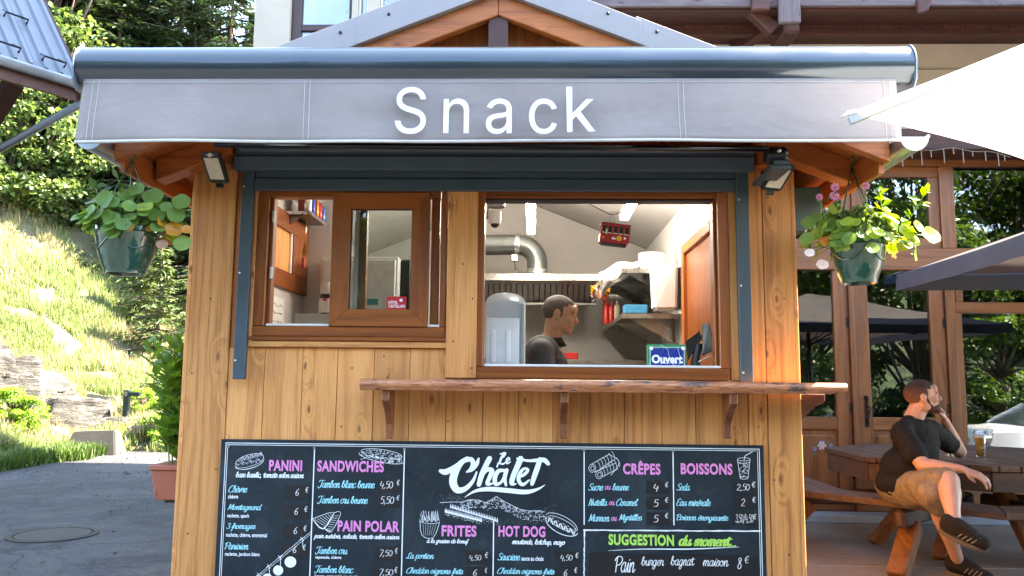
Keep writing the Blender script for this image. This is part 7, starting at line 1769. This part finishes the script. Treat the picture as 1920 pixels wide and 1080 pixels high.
# squeeze bottles, blue box
for i, (px, lb) in enumerate(((1137, 'red ketchup squeeze bottle at the far left of the lower shelf'), (1146, 'second red squeeze bottle with pointed cap next to the pale bottle'), (1157, 'pale squeeze bottle beside the red ketchup bottles'))):
    c = P(px, 610, 2.75); c = V((c.x, 2.75, zs2)); col = plain('ketchup_red', (.45, .015, .012), .35) if i < 2 else plain('mayo_cream', (.5, .42, .3), .4)
    r_ = thing('squeeze_bottle', lb, 'bottle', tuple(c), 'squeeze bottles on the lower shelf'); MB().lathe([(.001, .001), (.030, .001), (.030, .14), (.02, .155), (.012, .16)], c, 16).build('body', col, r_, smooth=35); MB().lathe([(.012, .1605), (.004, .20), (.001, .201)], c, 12).build('nozzle', col, r_, smooth=35)
bb_ = bx('glove_box', plain('blue_carton', (.03, .22, .42), .5, 0, .2, 40), 1172, 1214, 571, 587, 1.80, 1.95, None, .002, label='bright blue cardboard box lying on the lower steel shelf', cat='box')
# towel dispenser on the right
td = thing('towel_dispenser', 'white and black paper towel dispenser on the right wall beside the shelves', 'dispenser', tuple(P(1258, 580, 1.55)))
a, b = P(1222, 540, 1.53).x, P(1272, 540, 1.53).x; z1_, z0_ = P(1250, 492, 1.53).z, P(1250, 580, 1.53).z
MB().hexa([(a+.015, 1.53, z0_), (b-.01, 1.53, z0_), (b, 1.70, z0_), (a+.02, 1.70, z0_), (a, 1.53, z1_-.02), (b, 1.51, z1_), (b, 1.70, z1_), (a+.01, 1.70, z1_-.02)]).build('cover', WHITEP, td, bevel=.016, seg=2, smooth=40)
MB().hexa([(b-.006, 1.535, z0_+.01), (IX1-.003, 1.535, z0_+.01), (IX1-.003, 1.70, z0_+.01), (b+.001, 1.70, z0_+.01), (b-.012, 1.535, z1_-.045), (IX1-.003, 1.535, z1_-.008), (IX1-.003, 1.70, z1_-.008), (b+.001, 1.70, z1_-.045)]).build('back_housing', plain('charcoal_plastic', (.02, .028, .03), .35), td, bevel=.008)
# toy cable car on its rope
c = P(1152, 440, .06); tc = thing('toy_cable_car', 'red tin toy cable car hanging on an orange rope in the serving hatch', 'toy', tuple(c))
dl, dr_ = P(1072, 364, .06), P(1233, 364, .06); pl1, pr1 = P(1136, 399, .06), P(1158, 401, .06)
m = MB(); m.tube([dl, P(1100, 380, .06), pl1, P(1147, 403, .06), pr1, P(1195, 385, .06), dr_], .0026, 6); m.build('rope', plain('orange_rope', (.45, .20, .09), .8), tc)
m = MB(); [m.ball(P(1138+i*4.6, 398, .055), .0048, 8, 6) for i in range(5)]; m.build('pulley_wheels', WHITEP, tc, smooth=True)
m = MB(); a1_, a2_, b1_, b2_ = P(1145, 402, .06), P(1149, 402, .06), P(1141, 424, .06), P(1156, 420, .06)
m.tube([a1_, b1_], .0014, 5); m.tube([a2_, b2_], .0014, 5)
for t_ in (.35, .6, .85): m.tube([a1_.lerp(b1_, t_), a2_.lerp(b2_, t_)], .0012, 5)
m.build('hanger', STEEL, tc)
RED = plain('red_tin', (.42, .018, .03), .3, .2, .06, 20, coat=.4); tilt = Matrix.Rotation(radians(7), 3, 'Y')
W2, H2, D2 = .074, .050, .045
def tp_(x, y, z): return c+tilt @ V((x, y, z))
def tbox(name, mat, x0_, x1_, y0_, y1_, z0_, z1_, par, bev=.001): return MB().hexa([tp_(*p) for p in ((x0_, y0_, z0_), (x1_, y0_, z0_), (x1_, y1_, z0_), (x0_, y1_, z0_), (x0_, y0_, z1_), (x1_, y0_, z1_), (x1_, y1_, z1_), (x0_, y1_, z1_))]).build(name, mat, par, bevel=bev)
cb = tbox('cabin', RED, -W2, W2, -D2, D2, -H2, -.002, tc, .004); tbox('roof', RED, -W2-.002, W2+.002, -D2-.002, D2+.002, H2-.012, H2, tc, .005); tbox('underframe', BLACKP, -W2+.01, W2-.008, -D2+.01, D2-.01, -H2-.006, -H2-.0005, tc)
for i in range(6):
    xx = -W2+i*(2*W2-.008)/5
    for yy_ in (-D2, D2-.006): tbox('post', RED, xx, xx+.008, yy_, yy_+.006, -.0015, H2-.0125, tc, .001)
for i in range(5): xx = -W2+.008+i*(2*W2-.008)/5; tbox('window', plain('dark_tin_glass', (.05, .03, .03), .1), xx+.001, xx+.020, -D2+.003, -D2+.005, .001, H2-.015, tc, 0); tbox('sill_line', WHITEP, xx, xx+.0205, -D2-.001, -D2+.0005, -.004, -.001, tc, 0)
for (x_, z_, r_, mt_) in ((.022, -.025, .014, plain('yellow_print', (.75, .40, .03), .5)), (.050, -.022, .006, WPAINT), (-.058, -.028, .006, plain('yellow_print', (.75, .40, .03), .5))):
    MB().lathe([(r_, 0), (r_*.98, .001), (.0005, .0012)], tp_(x_, -D2-.0005, z_), 18, axis=(0, -1, 0)).build('badge', mt_, tc)
m = MB(); m.add([tp_(-.018, -D2-.001, -.032), tp_(-.008, -D2-.001, -.020), tp_(-.002, -D2-.001, -.028), tp_(.002, -D2-.001, -.022), tp_(.006, -D2-.001, -.033)], [(0, 4, 3, 2, 1)]); m.build('mountain_print', WPAINT, tc)
m = MB(); m.ball(tp_(-.045, -D2-.004, .012), (.004, .003, .005), 8, 6); m.capsule(tp_(-.045, -D2-.004, .006), tp_(-.044, -D2-.004, -.008), .004, .003, 8); m.build('figure', WHITEP, tc, smooth=True)
# open sign
os_ = thing('open_sign', 'green and blue enamel sign reading Ouvert standing in the hatch', 'sign', tuple(P(1250, 689, .03)))
os_.location.z = zr0+.013; WL[os_.name] = V(os_.location)
gs = bx('plate', plain('green_enamel', (.02, .30, .14), .25, coat=.5), 1213, 1287, 646, 688.5, .03, .034, os_, .001)
bx('panel', plain('blue_enamel', (.012, .04, .30), .25, coat=.5), 1221, 1281, 653, 688, .0285, .0298, os_, 0)
m = MB(); 
for (a, b) in (((1219, 651), (1283, 651)), ((1219, 651), (1219, 688)), ((1283, 651), (1283, 688))): m.beam(P(*a, .0282), P(*b, .0282), .002, .002)
m.build('white_border', WPAINT, os_)
sg = MB()
def serif(ch, l, r, tp, bt): pass
letters('Ouvert', 1222, 1280, 665, 681.5, .0275, WPAINT, os_, bold=.045, label='white Ouvert lettering')
m = MB()
for (cx_, w_) in ((1239, 3), (1245.5, 3), (1249, 3), (1254, 3), (1266.5, 3.2)): a = P(cx_-w_/2, 681.3, .0274); m.box(a.x, P(cx_+w_/2+1, 681.3, .0274).x, .0272, .0275, a.z-.0008, a.z+.0012)
m.build('serif', WPAINT, os_)
for px in (1221, 1281): MB().lathe([(.010, 0), (.010, .001), (.005, .002)], P(px, 653, .0275), 14, axis=(0, -1, 0)).build('eyelet', WPAINT, os_)
m = MB(); m.tube([P(1237, 646, .026), P(1252, 655, .025), P(1256, 672, .025), P(1262, 684, .025), P(1272, 686, .025), P(1276, 672, .025), P(1270, 650, .026)], .0010, 4); m.build('cord', WHITEP, os_)
# payment terminal / till screen
pt = thing('till_screen', 'black till screen on a stand seen edge on at the right of the hatch', 'till', tuple(P(1320, 690, .14)))
pt.location.z = zr0+.012; WL[pt.name] = V(pt.location)
a, b, c_, d = P(1316, 607, .16), P(1330, 606, .13), P(1341, 655, .12), P(1316, 668, .16)
off = V((.01, .05, .0)); MB().hexa([d, c_, c_+off, d+off, a, b, b+off, a+off]).build('screen', BLACKP, pt, bevel=.004)
a, b, c_, d = P(1285, 640, .17), P(1312, 620, .16), P(1316, 634, .16), P(1290, 676, .17); MB().hexa([d, c_, c_+off, d+off, a, b, b+off, a+off]).build('printer', BLACKP, pt, bevel=.004)
q = P(1304, 676, .17); m = MB(); m.tube([P(1310, 645, .18), q, V((q.x, q.y, zr0+.015))], [.02, .022, .03], 12); m.build('stand', BLACKP, pt, smooth=40)
m = MB(); m.tube([P(1301, 689, .15), P(1310, 678, .15), P(1328, 669, .14), P(1345, 667, .14)], .0025, 5); m.build('cable', WHITEP, pt)
# red box and dark pans on the back counter
zc2 = P(1100, 674, 2.5).z
c = P(1071, 680, 2.55); MB().box(c.x-.055, c.x+.055, 2.52, 2.66, zc2+.001, zc2+.055).build('red_container', plain('red_plastic_box', (.35, .012, .012), .4), None, bevel=.006, label='small red plastic container on the rear counter behind the cook', cat='container')
# --- left hatch: shelf, cans, fly strip, jar, boxes
z = P(550, 396, .97).z; xr_, xl_ = P(582, 396, .97).x, IXL+.002
r = thing('wall_shelf', 'small stainless shelf with drink cans in the left sliding window', 'shelf', ((xl_+xr_)/2, .7, z-.03))
MB().box(xl_, xr_, .97, 1.42, z-.004, z).build('plate', STEELD, r); MB().box(xl_, xr_, .966, .97, z-.02, z).build('rim', STEEL, r); MB().box(xr_, xr_+.003, .966, 1.42, z-.02, z).build('rim', STEEL, r); MB().prism([(xl_+.001, 1.0, z-.005), (xr_-.03, 1.0, z-.005), (xl_+.001, 1.0, z-.10)], (0, .004, 0)).build('bracket', STEELD, r)
bx('soda_pack', plain('dark_red_pack', (.22, .012, .015), .4, 0, .2, 20), 559, 577, 362, 396, 1.0, 1.15, None, .003, label='dark red drink pack on the small shelf in the left window', cat='pack')
for i, (px, col, lb) in enumerate(((583, (.6, .6, .6), 'silver drink can nearest the fly strip on the small shelf'), (588, (.03, .05, .35), 'dark blue drink can between silver and orange cans'), (594, (.6, .16, .02), 'orange drink can in the middle of the row'), (600, (.5, .04, .05), 'red drink can behind the orange one'), (605, (.05, .12, .4), 'light blue drink can at the far end of the row'))):
    Yc = 1.02+i*.085; c = V((xr_-.032, Yc, z)); r_ = thing('drink_can', lb, 'can', tuple(c), 'drink cans on the small shelf')
    MB().lathe([(.022, .0), (.026, .006), (.026, .108), (.021, .118)], c, 18).build('body', plain('can_paint_%d' % i, col, .25, .5, .3, 30), r_, smooth=35); MB().lathe([(.021, .1185), (.020, .116), (.001, .116)], c, 18).build('lid', STEEL, r_)
fs_ = thing('fly_strip', 'yellow brown spiral fly paper strip with red tube hanging in the left window', 'fly strip', tuple(P(568, 503, .42)))
m = MB(); N = 40; tpz, btz = P(578, 352, .42), P(569, 482, .42)
for i in range(N+1):
    t_ = i/N; p = tpz.lerp(btz, t_)+V((.006*sin(t_*3), 0, 0)); a = t_*7; w = .016*(.6+.4*cos(a)); m.v += [(p.x-w*cos(a)*.7, p.y-w*sin(a), p.z), (p.x+w*cos(a)*.7, p.y+w*sin(a), p.z)]
for i in range(N): m.f.append((2*i, 2*i+1, 2*i+3, 2*i+2)); m.mi.append(0)
m.build('strip', plain('sticky_paper', (.35, .22, .03), .25, 0, .5, 90), fs_, smooth=True)
MB().lathe([(.010, -.0), (.010, -.055), (.001, -.056)], P(569, 484, .42), 12).build('tube', plain('red_tube', (.5, .02, .02), .3), fs_, smooth=35)
zc3 = 1.22
rb = bx('storage_box', plain('pale_grey_plastic', (.42, .45, .46), .5), 552, 660, 588, 640, .54, .80, None, .004, label='pale grey plastic box on the counter behind the left window', cat='box')
c = P(612, 588, .65); c.z = P(606, 588, .54).z; jr = thing('spread_jar', 'dark chocolate spread jar with white label and clear cap in the left window', 'jar', tuple(c))
JB = plain('chocolate_brown', (.035, .012, .008), .15); R3 = .042
MB().lathe([(.001, .001), (R3*.9, .001), (R3, .01), (R3*1.05, .05), (R3*.92, .10), (R3*.8, .118)], c, 28).build('body', JB, jr, smooth=40)
MB().lathe([(R3*1.01, .012), (R3*1.06, .05), (R3*.95, .095)], c, 28, False).build('label', plain('jar_label', (.6, .58, .57), .5), jr, smooth=True)
MB().lathe([(R3*.8, .119), (R3*.98, .125), (R3*.95, .15), (R3*.5, .19), (.001, .195)], c, 20).build('cap', plain('clear_cap', (.55, .56, .58), .2), jr, smooth=35)
MB().lathe([(R3*.97, .098), (R3*1.0, .112), (R3*.85, .12)], c, 20, False).build('neck_band', BLACKP, jr, smooth=True)
letters('la', 605.5, 613, 556, 564, c.y-R3*1.09, plain('label_red', (.45, .02, .02), .5), jr, bold=.05)
fr_ = thing('refrigerator', 'pale grey upright cooler box behind the sliding pane', 'refrigerator', (P(700, 600, 1.2).x, 1.4, FL))
a, b = P(600, 520, 1.2).x, P(748, 520, 1.2).x; zt_ = P(700, 481, 1.2).z
MB().box(a, b, 1.2, 1.7, FL+.02, zt_).build('body', plain('appliance_white', (.50, .51, .52), .35), fr_, bevel=.012); MB().box(a+.02, b-.02, 1.185, 1.199, FL+.1, zt_-.02).build('door', plain('appliance_white', (.50, .51, .52), .35), fr_, bevel=.008); MB().box(b+.002, b+.07, 1.25, 1.6, zt_-.45, zt_-.01).build('side_unit', BLACKP, fr_, bevel=.01)
# paper notice on the inner left wall
m = MB().box(IXL+.0312, IXL+.0325, .55, .95, 1.55, 1.85); no = m.build('paper_notice', WHITEP, None, label='white paper notice with handwriting on the inner left wall', cat='notice')
BRN2 = plain('red_ink', (.4, .05, .04), .7); rn = random.Random(2)
for row in range(5):
    m = MB(); z_ = 1.80-row*.05; y_ = .58; pts = []
    while y_ < .92: pts.append((IXL+.0334, y_, z_+rn.uniform(-.010, .010))); y_ += .012
    m.tube(pts, .0014, 4); m.build('handwriting', BLACKP if row < 3 else BRN2, no)
